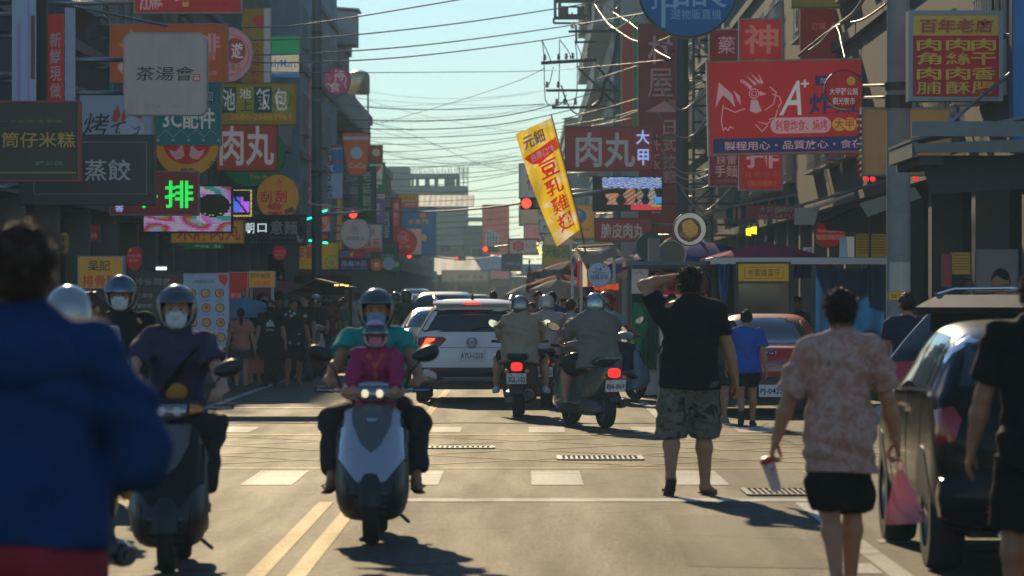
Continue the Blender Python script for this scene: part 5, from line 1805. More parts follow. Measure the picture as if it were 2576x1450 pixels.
S("orange tapering drink shop sign", 862, 335, 932, 442, 168, 'orange', [("CoCo", 878, 410, 920, 424, 'lpink')], [('c', 897, 385, 15, 'lblue'), ('r', 864, 344, 928, 352, 'lblue')], shape='poly', poly=[(862, 336), (932, 336), (922, 428), (910, 441), (884, 441), (874, 428)], frame='brick', side='L', fw=1.5)
S("dark green vertical sign with pale characters", 903, 422, 944, 560, 180, 'dgreen', [("老廷餅舖", 912, 428, 934, 552, 'grey', dict(v=1))], side='L', frame='char')
S("green and white convenience sign with orange numeral seven", 926, 410, 968, 484, 186, 'white', [("7", 933, 418, 960, 446, 'orange', dict(b=.08)), ("ELEVEN", 933, 450, 962, 458, 'dgreen', dict(b=.03))], [('r', 926, 410, 968, 414, 'green'), ('r', 926, 464, 968, 484, 'green'), ('p', [(926, 410), (930, 410), (934, 466), (926, 484)], 'green'), ('p', [(968, 410), (964, 410), (961, 466), (968, 484)], 'green'), ('c', 947, 470, 4, 'white')], frame='green', side='L', fw=1.2)
S("narrow white strip sign with small restroom symbols", 926, 488, 968, 500, 187, 'white', [("ATM", 940, 490, 953, 498, 'navy'), ("WC", 928, 490, 938, 498, 'navy'), ("WC", 955, 490, 966, 498, 'navy')], side='L', frame='navy', fw=.8)
S("dark purple panel under the restroom strip sign", 926, 504, 966, 560, 188, 'violet', [("福", 936, 512, 956, 540, 'lgrey')], side='L', frame='grey', fw=1)
S("orange and beige panel above the convenience sign", 928, 366, 962, 407, 190, 'brick', [], [('c', 946, 384, 10, 'beige')], side='L', frame='brick', fw=1)
S("red round sushi sign on a pale board", 768, 514, 830, 584, 150, 'lgrey', [("壽司", 782, 540, 822, 566, 'lpink', dict(b=.03)), ("水", 806, 520, 820, 536, 'lpink')], [('c', 797, 548, 33, 'orange')], side='L', frame='lgrey')
S("dull red strip sign above the yellow roast meat sign", 768, 586, 826, 608, 148, 'brick', [("壽司", 800, 592, 822, 600, 'lpink', dict(b=0))], side='L', frame='brown')
S("yellow roast meat sign with red characters and dark swirl", 716, 612, 850, 677, 144, 'yellow', [("李哥", 741, 620, 792, 654, 'brick', dict(b=.03)), ("港式燒臘便當 快餐", 726, 660, 812, 670, 'olive')], [('c', 834, 660, 18, 'olive'), ('o', 834, 660, 12, 3, 'yellow'), ('c', 716, 630, 14, 'olive')] + [('o', 744 + i * 6, 656, 3, 1, 'olive') for i in range(9)], side='L', frame='yellow', fw=1.5)
S("white round drink shop sign with thin grey characters", 857, 548, 931, 626, 165, 'lgrey', [("核", 886, 568, 901, 584, 'dgrey', dict(b=.01)), ("嚼感飲品", 872, 594, 917, 606, 'dgrey', dict(b=0)), ("YUGA-CHEG", 885, 609, 906, 611, 'grey', dict(b=0))], [('o', 894, 576, 13, 1, 'dgrey'), ('o', 894, 587, 32, .6, 'grey')], shape='round', frame='lblue', side='L', fw=2)
S("white noodle sign with red characters half hidden by the round drink sign", 880, 567, 960, 631, 172, 'lgrey', [("原味麵", 896, 600, 956, 626, 'brick', dict(b=.02)), ("食", 932, 574, 944, 592, 'brick')], [('r', 880, 624, 960, 631, 'red')], side='L', frame='lgrey')
S("navy ice shop sign with pale characters", 854, 652, 929, 679, 160, 'navy', [("晶晶冰品", 860, 656, 922, 670, 'lblue', dict(b=.01)), ("冰果・剉冰・豆花", 858, 673, 924, 677, 'grey', dict(b=0))], side='L', frame='navy')
S("red and blue panel above the navy ice shop sign", 856, 632, 916, 651, 164, 'red', [], [('r', 856, 632, 880, 644, 'blue'), ('p', [(880, 640), (890, 633), (886, 648)], 'gold')], side='L', frame='brick')
S("dark green sign with faint characters by the red round hotpot sign", 950, 613, 1000, 668, 190, 'dgreen', [("油福全", 958, 638, 992, 660, 'grey', dict(b=.01))], side='L', frame='char', shape='rrect', rad=5)
S("red round hotpot sign with a white emblem", 984, 577, 1048, 642, 205, 'red', [("福一鍋", 1000, 616, 1032, 626, 'lpink', dict(b=.0)), ("福", 1006, 592, 1024, 606, 'lpink', dict(b=0))], [('o', 1015, 598, 14, 1.2, 'lpink')], shape='round', frame='red', side='L', fw=1.2)
S("dark vertical sign with pale rotated lettering", 960, 528, 985, 610, 200, 'navy', [("SPORTSWEAR", 939, 560, 1005, 574, 'lgrey', dict(rot=-PI / 2, b=.01))], side='L', frame='char')
S("red vertical sign beside the blue fruit shop board", 986, 500, 1006, 580, 215, 'red', [("通訊行", 990, 510, 1002, 570, 'lpink', dict(v=1))], side='L', frame='brick')
S("yellow english school sign at the far left", 1002, 491, 1050, 508, 225, 'yellow', [("元儷英語", 1008, 494, 1046, 505, 'brown')], side='L', frame='olive')
S("pink strip under the yellow english school sign", 1012, 509, 1050, 520, 226, 'pink', [("美語", 1020, 511, 1044, 518, 'lpink', dict(b=0))], side='L', frame='pink')
S("tall blue fruit shop board with yellow characters", 1012, 524, 1094, 640, 232, 'blue', [("水果攤", 1026, 552, 1078, 565, 'gold'), ("29", 1056, 538, 1068, 546, 'gold')], [('c', 1064, 542, 9, 'orange'), ('r', 1012, 576, 1060, 640, 'lpink'), ('c', 1066, 598, 8, 'yellow')], side='L', frame='blue')
S("orange round sign low on the far left", 932, 652, 962, 682, 176, 'orange', [("香", 940, 660, 954, 674, 'cream')], shape='round', frame='orange', side='L', fw=1)
S("grey blue round sign beside the orange round sign", 963, 648, 992, 680, 184, 'lblue', [("咖啡", 968, 660, 988, 668, 'dgrey', dict(b=0))], shape='round', frame='grey', side='L', fw=1)
S("green board under the red round hotpot sign", 988, 656, 1006, 682, 186, 'green', [("藥局", 991, 660, 1003, 672, 'white', dict(b=0))], side='L', frame='green')
S("blue barber sign with white characters at the street end", 1030, 684, 1098, 708, 390, 'lblue', [("廣賓男士理髮", 1032, 688, 1095, 704, 'navy')], frame='white', fw=1.5)
S("beige shop board over the market hall entrance", 1114, 683, 1226, 708, 398, 'beige', [("鳳仔", 1152, 690, 1180, 702, 'brick'), ("鮮果", 1190, 692, 1215, 702, 'brown', dict(b=0))], frame='beige')
S("yellow rib shop sign at left behind the black helmet rider", 198, 647, 308, 724, 62, 'gold', [("吳記", 222, 655, 278, 682, 'dgreen'), ("排骨酥", 208, 692, 298, 722, 'brick')], frame='lgrey', fw=3, depth=.35, legs=True)
S("dark menu board with faint white characters behind the riders", 330, 686, 455, 830, 63, 'char', [("冷氣開放", 340, 700, 432, 718, 'grey'), ("三鮮麵", 346, 738, 386, 750, 'grey'), ("鮮肉餃", 346, 764, 386, 776, 'grey'), ("酸辣湯", 346, 790, 386, 802, 'grey')], [('c', 430, 704, 14, 'maroon')], legs=True, frame='char')
S("yellow century old shop sign above the crowd at left", 626, 684, 690, 722, 70, 'gold', [("百年老店", 630, 688, 680, 700, 'dgreen'), ("肉圓", 640, 706, 680, 720, 'orange')], frame='cream', fw=2, legs=True)
S("red vertical panel beside the white menu board", 578, 686, 622, 760, 69, 'red', [("手工肉麵", 582, 738, 618, 750, 'lpink')], frame='cream', fw=2, legs=True)
dish = []
for r_ in range(4):
 for c_ in range(3):
  x, y = 482 + c_ * 35 + r_ * 1.5, 738 + r_ * 37
  dish += [('c', x, y, 11.5, 'brown'), ('c', x, y, 9, 'tan'), ('c', x + 1.5, y - 1, 5, 'olive' if (r_ + c_) % 2 else 'brick')]
tx = [("炸醬麵套餐 招牌", 490, 704, 538, 713, 'char', dict(b=0))]
for r_ in range(4):
 for c_ in range(3):
  tx.append((["牛肉麵", "炸醬麵", "餛飩麵", "乾拌麵", "水餃", "滷肉飯", "酸辣湯", "貢丸湯", "魚丸湯", "紅茶", "青菜", "豆干"][r_ * 3 + c_], 474 + c_ * 35 + r_ * 1.5, 753 + r_ * 37, 493 + c_ * 35 + r_ * 1.5, 757 + r_ * 37, 'dgrey', dict(b=0)))
S("white menu board with twelve round dish photographs", 457, 689, 577, 893, 66, 'lblue', tx, dish + [('p', [(548, 692), (570, 690), (574, 706), (566, 720), (552, 708)], 'red')], frame='lgrey', fw=2, depth=.1, shape='poly', poly=[(458, 690), (576, 688), (577, 866), (532, 893), (459, 893)], legs=True, name="menu_board", cat="menu board")
S("round red night market sign on a left pole bracket", 318, 622, 358, 680, 80, 'red', [("大甲蔣公路", 322, 640, 354, 648, 'lpink', dict(b=0)), ("觀光夜市", 325, 652, 351, 660, 'lpink', dict(b=0))], [('c', 326, 630, 5, 'gold')], shape='round', frame='dgrey', side='L', arm=(.5,), depth=.1)
S("small round red night market sign above the left crowd", 686, 618, 722, 654, 135, 'red', [("大甲蔣公路", 690, 630, 718, 636, 'lpink', dict(b=0)), ("觀光夜市", 692, 639, 716, 645, 'lpink', dict(b=0))], shape='round', frame='dgrey', side='L', arm=(.5,), depth=.1)
S("tall pale banner with purple streaks hanging at upper left", 30, -40, 90, 262, 62, 'lblue', [], [('r', 70, -40, 74, 262, 'violet'), ('r', 44, 60, 52, 262, 'violet'), ('r', 78, 40, 88, 200, 'brown')], frame=None, depth=.05, side='L', name="cloth_banner", cat="banner")
S("tall red banner with grey writing hanging at upper left", 118, 35, 160, 262, 64, 'red', [("新鮮現做", 126, 80, 154, 250, 'grey', dict(v=1))], frame=None, depth=.05, side='L', name="cloth_banner", cat="banner")
S("dark vertical panel between the hanging banners at upper left", 92, -40, 116, 262, 63, 'black', frame=None, depth=.2, side='L')
S("pale vertical panel right of the red hanging banner", 163, 20, 188, 262, 68, 'lblue', frame=None, depth=.1, side='L')
S("teal strip sign behind the steel pipes at upper left", 202, 196, 290, 240, 86, 'teal', [("手機", 230, 205, 270, 232, 'lblue')], side='L', frame='grey')
S("red awning style sign with white writing at far left", 176, 566, 246, 606, 84, 'brick', [("大新伸縮帆布", 190, 588, 244, 600, 'lpink', dict(b=0))], [('o', 184, 594, 6, 1.2, 'lpink')], side='L', frame='brick')
for nm, u0, u1 in (("yellow paper lantern with black writing left of the riders", 148, 174),):
 T = thing("paper_lantern", nm, "lantern", P(161, 640, 66))
 k = 66 / F
 MB().lathe([(5 * k, 0), (11 * k, 6 * k), (13 * k, 27 * k), (11 * k, 48 * k), (5 * k, 54 * k)], (0, 0, 0), 'Z', 20, pm('gold')).build("lantern_shade", T, smooth=True)
 t = MB()
 letter(t, "年味", -4 * k, 8 * k, 4 * k, 46 * k, -13.6 * k, pm('black'), vertical=True)
 t.build("lettering", T, fix=False)
 MB().tube([(0, 0, 54 * k), (0, 0, 90 * k)], .01, CABLE, 5).build("hanging_cord", T)
for v, l in ((150, "upper"), (234, "lower")):
 o = MB().tube([P(-80, v + 6, 71), P(330, v, 73)], .028, STEEL, 8).build("steel_pipe", smooth=True)
 tag(o, "%s of two long horizontal steel pipes reaching to the white tea sign" % l, "pipe")
o = MB().tube([P(180, 14, 78), P(420, 66, 80)], .03, STEEL, 8).build("steel_pipe", smooth=True)
tag(o, "slanting steel pipe above the orange sign", "pipe")
# ---- right side
S("yellow and red old shop sign at the upper right with a grey frame", 2296, 38, 2512, 244, 46.5, 'red', [("百年老店", 2312, 48, 2496, 84, 'brick', dict(b=.04, s=.05))] + [(a, b, c, b + 62, d, 'gold', dict(v=1, b=.045)) for a, b, c, d in (("肉角", 2305, 96, 166), ("肉絲", 2378, 96, 166), ("肉干", 2442, 96, 166), ("肉脯", 2305, 168, 240), ("肉酥", 2378, 168, 240), ("香腸", 2442, 168, 240))],
  [('r', 2296, 38, 2512, 90, 'gold')], frame='grey', fw=11, side='R', depth=.3, lit=.03)
S("blue board cut by the right edge", 2548, -60, 2640, 382, 45, 'blue', frame='navy', side='R')
S("rusty tan sign back behind the concrete pole with bulbs on its edge", 2172, 275, 2388, 438, 56, 'tan', frame='grey', fw=5, side='R', depth=.25, dirt=.8)
S("red billboard with a white rooster drawing for fried chicken", 1786, 154, 2196, 384, 74, 'red', [("A", 1962, 204, 2018, 290, 'white', dict(b=.01, s=.25)), ("+", 2018, 202, 2038, 222, 'white', dict(b=.04)), ("炸雞", 2038, 236, 2160, 290, 'navy', dict(b=.05)), ("加盟專線 2-56", 2066, 198, 2188, 212, 'lpink', dict(b=0)), ("創意炸食、燒烤", 1952, 302, 2082, 330, 'red', dict(b=.02)), ("大甲店", 2100, 302, 2176, 328, 'red'),
   ("製程用心・品質放心・食在", 1822, 354, 2170, 376, 'lpink', dict(b=.02))],
  [('rr', 1940, 296, 2092, 336, 19, 'lpink'), ('c', 2112, 316, 17, 'gold'), ('c', 2140, 316, 17, 'gold'), ('c', 2168, 316, 17, 'gold'), ('r', 1794, 346, 2194, 382, 'navy'), ('r', 2054, 192, 2190, 218, 'navy'),
   ('p', [(1802, 268), (1812, 204), (1846, 236), (1852, 268), (1838, 250), (1822, 236), (1812, 250)], 'lpink'), ('p', [(1848, 224), (1864, 240), (1866, 262), (1858, 250)], 'lpink'), ('p', [(1866, 204), (1880, 214), (1872, 206), (1866, 196)], 'lpink'), ('p', [(1870, 196), (1896, 216), (1890, 224), (1874, 206)], 'lpink'), ('p', [(1878, 186), (1908, 210), (1902, 214)], 'lpink'), ('p', [(1890, 180), (1918, 206), (1912, 210)], 'lpink'), ('p', [(1912, 184), (1924, 206), (1918, 212)], 'lpink'),
   ('o', 1900, 234, 13, 2.5, 'lpink'), ('o', 1900, 234, 7, 1.6, 'lpink'), ('p', [(1914, 228), (1932, 236), (1914, 240)], 'lpink'), ('p', [(1892, 250), (1908, 250), (1918, 278), (1904, 284), (1888, 278)], 'lpink'),
   ('l', [(1822, 262), (1816, 300), (1820, 326), (1826, 318), (1832, 326), (1838, 316), (1846, 320)], 2.6, 'lpink'), ('l', [(1826, 268), (1850, 280), (1876, 272)], 2.6, 'lpink'), ('l', [(1940, 218), (1956, 232), (1948, 262), (1926, 276)], 2.6, 'lpink'), ('l', [(1946, 236), (1964, 244), (1968, 258), (1960, 270)], 2.6, 'lpink'), ('l', [(1958, 276), (1952, 296), (1936, 300)], 2.6, 'lpink'), ('l', [(1902, 312), (1918, 330), (1932, 316)], 2.6, 'lpink'), ('l', [(1910, 306), (1930, 312), (1940, 304)], 2.2, 'lpink')],
  lit=.24, frame='cream', fw=4, side='R', depth=.4, yaw=.0, rot=R(-1.2))
S("tall red sign with a large pale brush character above the red billboard", 1862, 50, 1966, 477, 84, 'red', [("神", 1872, 62, 1958, 136, 'salmon', dict(b=.05)), ("農", 1872, 150, 1958, 230, 'salmon', dict(b=.05)), ("排", 1876, 360, 1958, 424, 'lpink', dict(b=.05)), ("濃湯・飲料・汽水・果汁", 1874, 432, 1960, 446, 'orange', dict(b=.0)), ("【無限暢飲】", 1882, 454, 1952, 470, 'orange', dict(b=.02))], lit=.2, frame='lgrey', fw=4, side='R')
S("darker red noodle sign left of the tall red sign", 1786, 76, 1858, 468, 88, 'dred', [("藥", 1806, 92, 1850, 136, 'lpink'), ("扶雷", 1802, 392, 1852, 414, 'lpink'), ("手麵", 1798, 416, 1854, 446, 'lpink', dict(b=.03)), ("一級冰鎮羊肉麵", 1800, 452, 1852, 460, 'grey', dict(b=0))], frame='lgrey', fw=2.5, side='R')
S("blue round prize shop sign cut by the top edge", 1608, -152, 1852, 92, 70, 'blue', [("選物販賣機", 1688, 24, 1814, 50, 'sky', dict(b=.0)), ("拍", 1636, -60, 1700, 24, 'sky', dict(b=0)), ("品", 1700, -70, 1776, 18, 'sky', dict(b=0)), ("Q", 1776, -60, 1830, 20, 'sky', dict(b=0))], [('r', 1664, -20, 1674, 70, 'sky')], shape='round', frame='black', fw=3, side='R', depth=.3, arm=(.6,), lit=.14)
S("dark red phone number sign behind the knotted cables", 2016, 26, 2186, 176, 80, 'dred', [("訂購", 2042, 58, 2076, 76, 'salmon', dict(b=0)), ("6884216", 2090, 56, 2176, 76, 'salmon', dict(b=.01))], frame='brick', side='R')
S("yellow strip sign at the top edge of the right row", 1994, -40, 2182, 17, 79, 'olive', frame='olive', side='R')
S("round red night market sign hanging left of the concrete pole", 2076, 178, 2170, 272, 60, 'red', [("大甲蔣公路", 2086, 222, 2158, 240, 'white', dict(b=.02)), ("觀光夜市", 2094, 246, 2150, 264, 'white', dict(b=.02))], [('c', 2141, 204, 11, 'gold')], shape='round', frame='black', fw=2.5, depth=.15)
for v, a in ((216, "upper"), (246, "lower")):
 tag(MB().tube([P(2168, v, 60), P(2262, v - 2, 48)], .02, DKSTEEL, 8).build("sign_arm", smooth=True), "%s dark arm joining the round red sign to the concrete pole" % a, "bracket")
S("tall red noodle house sign with pale brush characters and a sun emblem", 1606, 60, 1706, 640, 122, 'dred', [("村屋", 1630, 86, 1692, 250, 'lpink', dict(v=1, b=.03)), ("日式拉麵", 1668, 300, 1700, 470, 'lpink', dict(v=1)), ("丼飯", 1628, 336, 1662, 430, 'lpink', dict(v=1)), ("料理", 1628, 440, 1662, 540, 'lpink', dict(v=1))], [('c', 1690, 262, 12, 'orange'), ('p', [(1624, 282), (1672, 254), (1706, 282)], 'lpink')], frame='lgrey', fw=2, side='R', lit=.05)
S("orange vertical board beside the green strip at right", 1566, 60, 1594, 320, 150, 'brick', frame='tan', side='R')
S("green vertical strip left of the tall red noodle sign", 1594, 56, 1606, 320, 149, 'green', frame='lgrey', fw=1, side='R')
S("pink lower board beneath the orange vertical board", 1568, 322, 1600, 420, 152, 'lpink', frame='salmon', side='R')
S("dark red corrugated sign with grey studded characters and blue lit ones", 1424, 321, 1642, 428, 119, 'dred', [("肉丸", 1448, 334, 1598, 422, 'lgrey', dict(b=.05)), ("大", 1600, 328, 1634, 364, (.35, .5, 1), dict(e=.75, b=.03)), ("甲", 1604, 376, 1632, 416, (.35, .5, 1), dict(e=.75, b=.03))], frame='dred', side='R', corr=True, depth=.4)
def pixels(x, y):
 if y < .35 and x > .12:
  return [((.25, .45, .95), .9), ((.75, .80, .95), .9), ((.1, .25, .8), .8), ((.02, .03, .05), .1)][int((x * 37 + y * 53 + math.sin(x * 40) * 3) % 4)]
 if y > .82 and x > .55:
  return ((.75, .04, .08), .8) if x < .85 or y > .9 else ((.5, .5, .05), .7)
 if x > .9 and .6 < y < .8:
  return ((.06, .35, .9), .9)
 for cx, w, c in ((.27, .075, ((.62, .22, .06), .7)), (.54, .085, ((.5, .12, .04), .6)), (.68, .04, ((.35, .2, .12), .5)), (.86, .05, ((.4, .36, .36), .5))):
  if abs(x - cx) < w * (1 - .3 * math.sin(y * 20)) and .2 < y < .85:
   return c if (int(y * 30) + int(x * 40)) % 4 else ((.6, .55, .5), .7)
 return None
led_screen("large led screen with a dark colourful picture under the meatball sign", 1494, 447, 1664, 529, 118, pixels, 64, 30, 'R')
S("dark red crispy meatball sign with white studded characters", 1498, 552, 1638, 606, 117, 'dred', [("脆皮肉丸", 1512, 562, 1620, 600, 'lgrey', dict(b=.03))], frame='maroon', side='R', corr=True)
S("white sign with a red character behind the yellow flag", 1308, 414, 1400, 498, 230, 'lgrey', [("福神", 1324, 428, 1384, 480, 'red', dict(b=.03))], frame='char', side='R', depth=.3)
S("pale lower board with dark characters under the red traffic light", 1308, 520, 1400, 566, 232, 'beige', [("免費", 1352, 526, 1390, 546, 'navy')], frame='char', side='R')
S("yellow sign with a blue oval behind the flag", 1436, 518, 1494, 598, 190, 'gold', [("岡", 1446, 532, 1462, 556, 'lblue'), ("專賣店", 1444, 574, 1484, 582, 'brown', dict(b=0))], [('c', 1450, 544, 26, 20, 'blue')], frame='gold', side='R')
S("white board in a red frame with a red hexagon badge", 1282, 604, 1352, 638, 215, 'lgrey', [("THE", 1296, 612, 1312, 616, 'lpink', dict(b=0)), ("PROTEIN", 1293, 618, 1315, 622, 'lpink', dict(b=0)), ("BOX", 1297, 624, 1311, 628, 'lpink', dict(b=0)), ("餐上一條", 1322, 614, 1346, 624, 'brick', dict(b=0))], [('p', [(1304, 606), (1318, 612), (1318, 628), (1304, 634), (1290, 628), (1290, 612)], 'red')], frame='red', fw=4, side='R')
S("pale pink board above the white protein board", 1320, 566, 1362, 606, 220, 'lpink', [("一路", 1328, 576, 1354, 592, 'salmon', dict(b=0))], frame='lpink', side='R')
S("white pharmacy board beside the flag with dark characters", 1358, 556, 1398, 590, 212, 'lgrey', [("杏輝", 1364, 566, 1392, 582, 'navy')], [('r', 1358, 586, 1398, 590, 'navy')], frame='lgrey', side='R')
S("green and yellow bun shop sign under the flag", 1366, 620, 1430, 668, 185, 'olive', [("大包小", 1370, 624, 1428, 648, 'dgreen', dict(b=.03)), ("大甲", 1386, 654, 1416, 664, 'orange')], [('r', 1366, 650, 1430, 668, 'mustard')], frame='olive', side='R')
S("cream round board behind the bun shop sign", 1368, 590, 1440, 640, 200, 'beige', [("123", 1404, 612, 1424, 622, 'salmon', dict(b=0))], frame='beige', side='R', shape='rrect', rad=10)
S("navy branch shop sign with pale writing in the far right row", 1264, 642, 1312, 680, 240, 'navy', [("大甲蔣公店", 1270, 660, 1308, 668, 'lblue', dict(b=0))], [('p', [(1268, 642), (1288, 650), (1308, 642)], 'black')], frame='navy', side='R')
S("orange red billboard with a grey tower drawing at the far right", 1214, 516, 1280, 640, 330, 'salmon', [("台木士", 1252, 590, 1270, 598, 'lpink', dict(b=0)), ("市區", 1222, 548, 1262, 556, 'brick', dict(b=0))], [('p', [(1220, 632), (1222, 584), (1230, 576), (1254, 590), (1256, 632)], 'lgrey')] + [('r', 1226 + i * 7, 584 + i * 2, 1229 + i * 7, 632, 'dgrey') for i in range(4)], frame='salmon', side='R', fw=1)
S("blue strip sign with faint characters in the far right row", 1314, 668, 1366, 690, 235, 'lblue', [("電器修理行", 1320, 674, 1360, 684, 'navy', dict(b=0))], frame='grey', side='R')
S("narrow red vertical sign with white characters near the stalls", 1368, 668, 1386, 702, 180, 'brick', [("地瓜球", 1371, 670, 1383, 700, 'lpink', dict(v=1))], frame='cream', side='R')
S("pink framed board low in the far right row", 1234, 680, 1280, 702, 300, 'lpink', [("TOKO 21", 1240, 684, 1262, 688, 'pink', dict(b=0))], frame='lgrey', side='R')
S("green street name sign behind the crispy meatball sign", 1600, 606, 1634, 634, 150, 'green', [("一路", 1610, 614, 1624, 630, 'white', dict(b=0))], frame=None, depth=.05, side='R', arm=(.5,), name="street_name_sign")
S("white egg waffle sign, round, with a golden waffle picture", 1696, 536, 1776, 617, 62, 'white', [("ECLIEBING", 1710, 590, 1738, 598, 'gold', dict(b=0, rot=-.5))],
  [('c', 1734, 578, 30, 'brown'), ('p', [(1716, 560), (1738, 552), (1756, 572), (1754, 590), (1738, 598), (1718, 584)], 'gold')] + [('c', 1722 + i * 6.5 + (j % 2) * 3, 563 + j * 7, 2.9, 'tan') for j in range(5) for i in range(5) if not (j == 4 and i < 2) and not (j == 0 and i > 2)] + [('c', 1732 + i * 7, 606 - i * i * 1.4, 4, 'brown') for i in range(5)],
  shape='round', frame='black', fw=2.5, depth=.18)
S("white round braised food sign with a bowl drawing at the stalls", 1478, 661, 1537, 721, 64, 'lblue', [("秘醬滷味", 1486, 690, 1530, 704, 'char', dict(b=.01)), ("口卤", 1497, 674, 1514, 685, 'char')], [('c', 1519, 671, 3, 'brick'), ('l', [(1488, 684), (1504, 688), (1522, 686)], 1.6, 'char')], shape='round', frame='dgrey', fw=1.6, depth=.15)
S("round red food delivery sign with pale strip by the right awning", 2051, 553, 2125, 622, 66, 'red', [("foodpanda", 2058, 576, 2122, 588, 'lpink', dict(b=0)), ("外送・自取", 2062, 594, 2118, 600, 'brick', dict(b=0))], [('r', 2052, 591, 2124, 603, 'salmon'), ('c', 2088, 566, 6, 'lpink'), ('c', 2083, 562, 2.2, 'lpink'), ('c', 2093, 562, 2.2, 'lpink'), ('c', 2085.5, 566, 1.6, 'red'), ('c', 2090.5, 566, 1.6, 'red')], shape='round', frame='maroon', fw=2, depth=.2, lit=.14)
T = thing("rooftop_sign_frame", "brown rooftop sign frame with cut out characters against the sky", "sign", P(1440, 58, 170))
k = 170 / F
f = MB()
brn = pm('brown')
for u0, v0, u1, v1 in ((1393, -60, 1400, 50), (1478, -40, 1486, 50), (1393, 42, 1472, 50), (1412, 16, 1470, 20), (1412, 20, 1430, 42), (1437, 32, 1441, 36), (1452, 20, 1470, 42), (1430, 36, 1452, 42), (1400, -12, 1478, 8), (1404, 8, 1412, 42)):
 f.box((((u0 + u1) / 2 - 1440) * k, 0, (58 - (v0 + v1) / 2) * k), ((u1 - u0) * k, .12, (v1 - v0) * k), brn)
f.build("letter_panel", T, fix=False)
f = MB()
for u0, v0, u1, v1 in ((1393, 58, 1486, 58), (1486, -30, 1486, 58), (1470, 40, 1486, 40), (1471, 0, 1495, 2), (1449, 58, 1450, 106), (1393, 58, 1393, 46), (1450, 106, 1500, 105)):
 f.tube([((u0 - 1440) * k, .2, (58 - v0) * k), ((u1 - 1440) * k, .2, (58 - v1) * k)], .05, DKSTEEL, 5)
f.build("support_frame", T)
# ---------------------------------------------------------------- traffic lights, lamps
def traffic_light(label, u0, v0, u1, v1, Y, lit=0, arm=None, n=3):
 k = Y / F
 W, Hh = (u1 - u0) * k, (v1 - v0) * k
 T = thing("traffic_light", label, "traffic light", P((u0 + u1) / 2, (v0 + v1) / 2, Y))
 MB().box((0, .12, 0), (W, .22, Hh), BLKPL).build("housing", T, bevel=.02)
 for i in range(n):
  x = -W / 2 + W * (i + .5) / n
  r = min(W / n, Hh) * .40
  m = em((1, .03, .015), 4.5, "lit_red_signal") if i == lit else mat("unlit_lens_%d" % (i % 3), ((.08, .01, .01), (.10, .06, .01), (.01, .07, .05))[i % 3], rough=.15, var=0, coat=.5)
  MB().lathe([(.005, .03), (r * .7, .02), (r, 0), (r, -.02)][::-1], (x, -.0, 0), 'Y', 20, m).build("signal_lamp", T, smooth=True)
  q = []
  for y, s in ((.0, 1.08), (-.20, 1.12)):
   q.append([(x + r * s * math.cos(a), y, r * s * math.sin(a)) for a in [R(-25) + R(230) * j / 14 for j in range(15)]] + [(x + r * (s - .06) * math.cos(a), y, r * (s - .06) * math.sin(a)) for a in [R(205) - R(230) * j / 14 for j in range(15)]])
  MB().loft(q, BLKPL).build("signal_hood", T)
 if arm:
  MB().tube([Vector((0, .26, Hh * .3)), P(*arm) - T.location], [.05, .07], STEEL, 8).build("mast_arm", T, smooth=True)
 return T
traffic_light("red traffic light hanging from the tall pole above the white round drink sign", 877, 528, 946, 552, 149, 0, (797, 542, 138))
traffic_light("red traffic light partly hidden behind the yellow flag", 1309, 497, 1400, 527, 106, 0, (1560, 478, 106))
traffic_light("far red traffic light left of the street end, under the hotpot sign", 1024, 639, 1060, 651, 300, 0, (960, 640, 300))
traffic_light("far red traffic light beside the orange red billboard", 1214, 620, 1256, 634, 270, 0, (1330, 612, 270))
traffic_light("tiny red traffic light above the middle of the market hall roof", 1144, 646, 1172, 656, 360, 0, (1060, 642, 360))
traffic_light("tiny red traffic light just below the orange red billboard", 1244, 633, 1274, 643, 340, 0, (1330, 628, 340))
cable("pale cable sagging across the street beside the left traffic light", [(770, 512, 120), (860, 525, 130), (960, 532, 136), (1080, 533, 136), (1200, 526, 125), (1312, 512, 108)], .034, m=PALEC)
cable("pale far cable sagging between the far traffic lights", [(1046, 637, 280), (1100, 648, 280), (1170, 653, 280), (1230, 648, 275), (1272, 638, 270)], .045, m=PALEC)
def lamp_row(label, pts, Y, col, e, w, h, rot=0.):
 k = Y / F
 T = thing("string_light", label, "string light", P(pts[0][0], pts[0][1], Y))
 for (u, v) in pts:
  p = P(u, v, Y) - T.location
  MB().box(p, (w * k, .05, h * k), em(col, e), rot=Matrix.Rotation(rot, 3, 'Y')).build("lamp", T)
 MB().tube([P(u, v - 3, Y) - T.location for u, v in pts], .012, CABLE, 5).build("wire", T)
lamp_row("upper row of green glowing lamps in front of the red sushi sign", [(778, 550), (797, 541), (817, 531)], 143, (.02, .9, .6), 2.2, 13, 5, -.3)
lamp_row("lower row of green glowing lamps above the yellow roast meat sign", [(783, 606), (801, 608), (818, 611)], 143, (.02, .9, .6), 2.2, 13, 5, .1)
lamp_row("chain of small yellow lamps beside the bun shop sign", [(1352, 613), (1353, 624), (1356, 632), (1362, 635)], 184, (1, .8, .08), 2.0, 4, 6)
T = thing("fluorescent_lamp", "bright white fluorescent lamp under the shop roof at left", "lamp", P(406, 673, 78))
k = 78 / F
MB().box((0, 0, .03), (30 * k, .12, .05), pm('lgrey')).build("lamp_housing", T)
MB().tube([(-13 * k, 0, -.02), (13 * k, 0, -.02)], 4 * k, em((.75, .98, 1), 3.5), 8).build("tube", T)
MB().tube([(0, 0, .05), (0, 0, .7)], .015, DKSTEEL, 6).build("hanging_rod", T)
lamp_row("row of warm lamps under the gabled stall roof at left", [(846, 718), (860, 717), (872, 719)], 80, (1, .66, .15), 2.2, 10, 4)
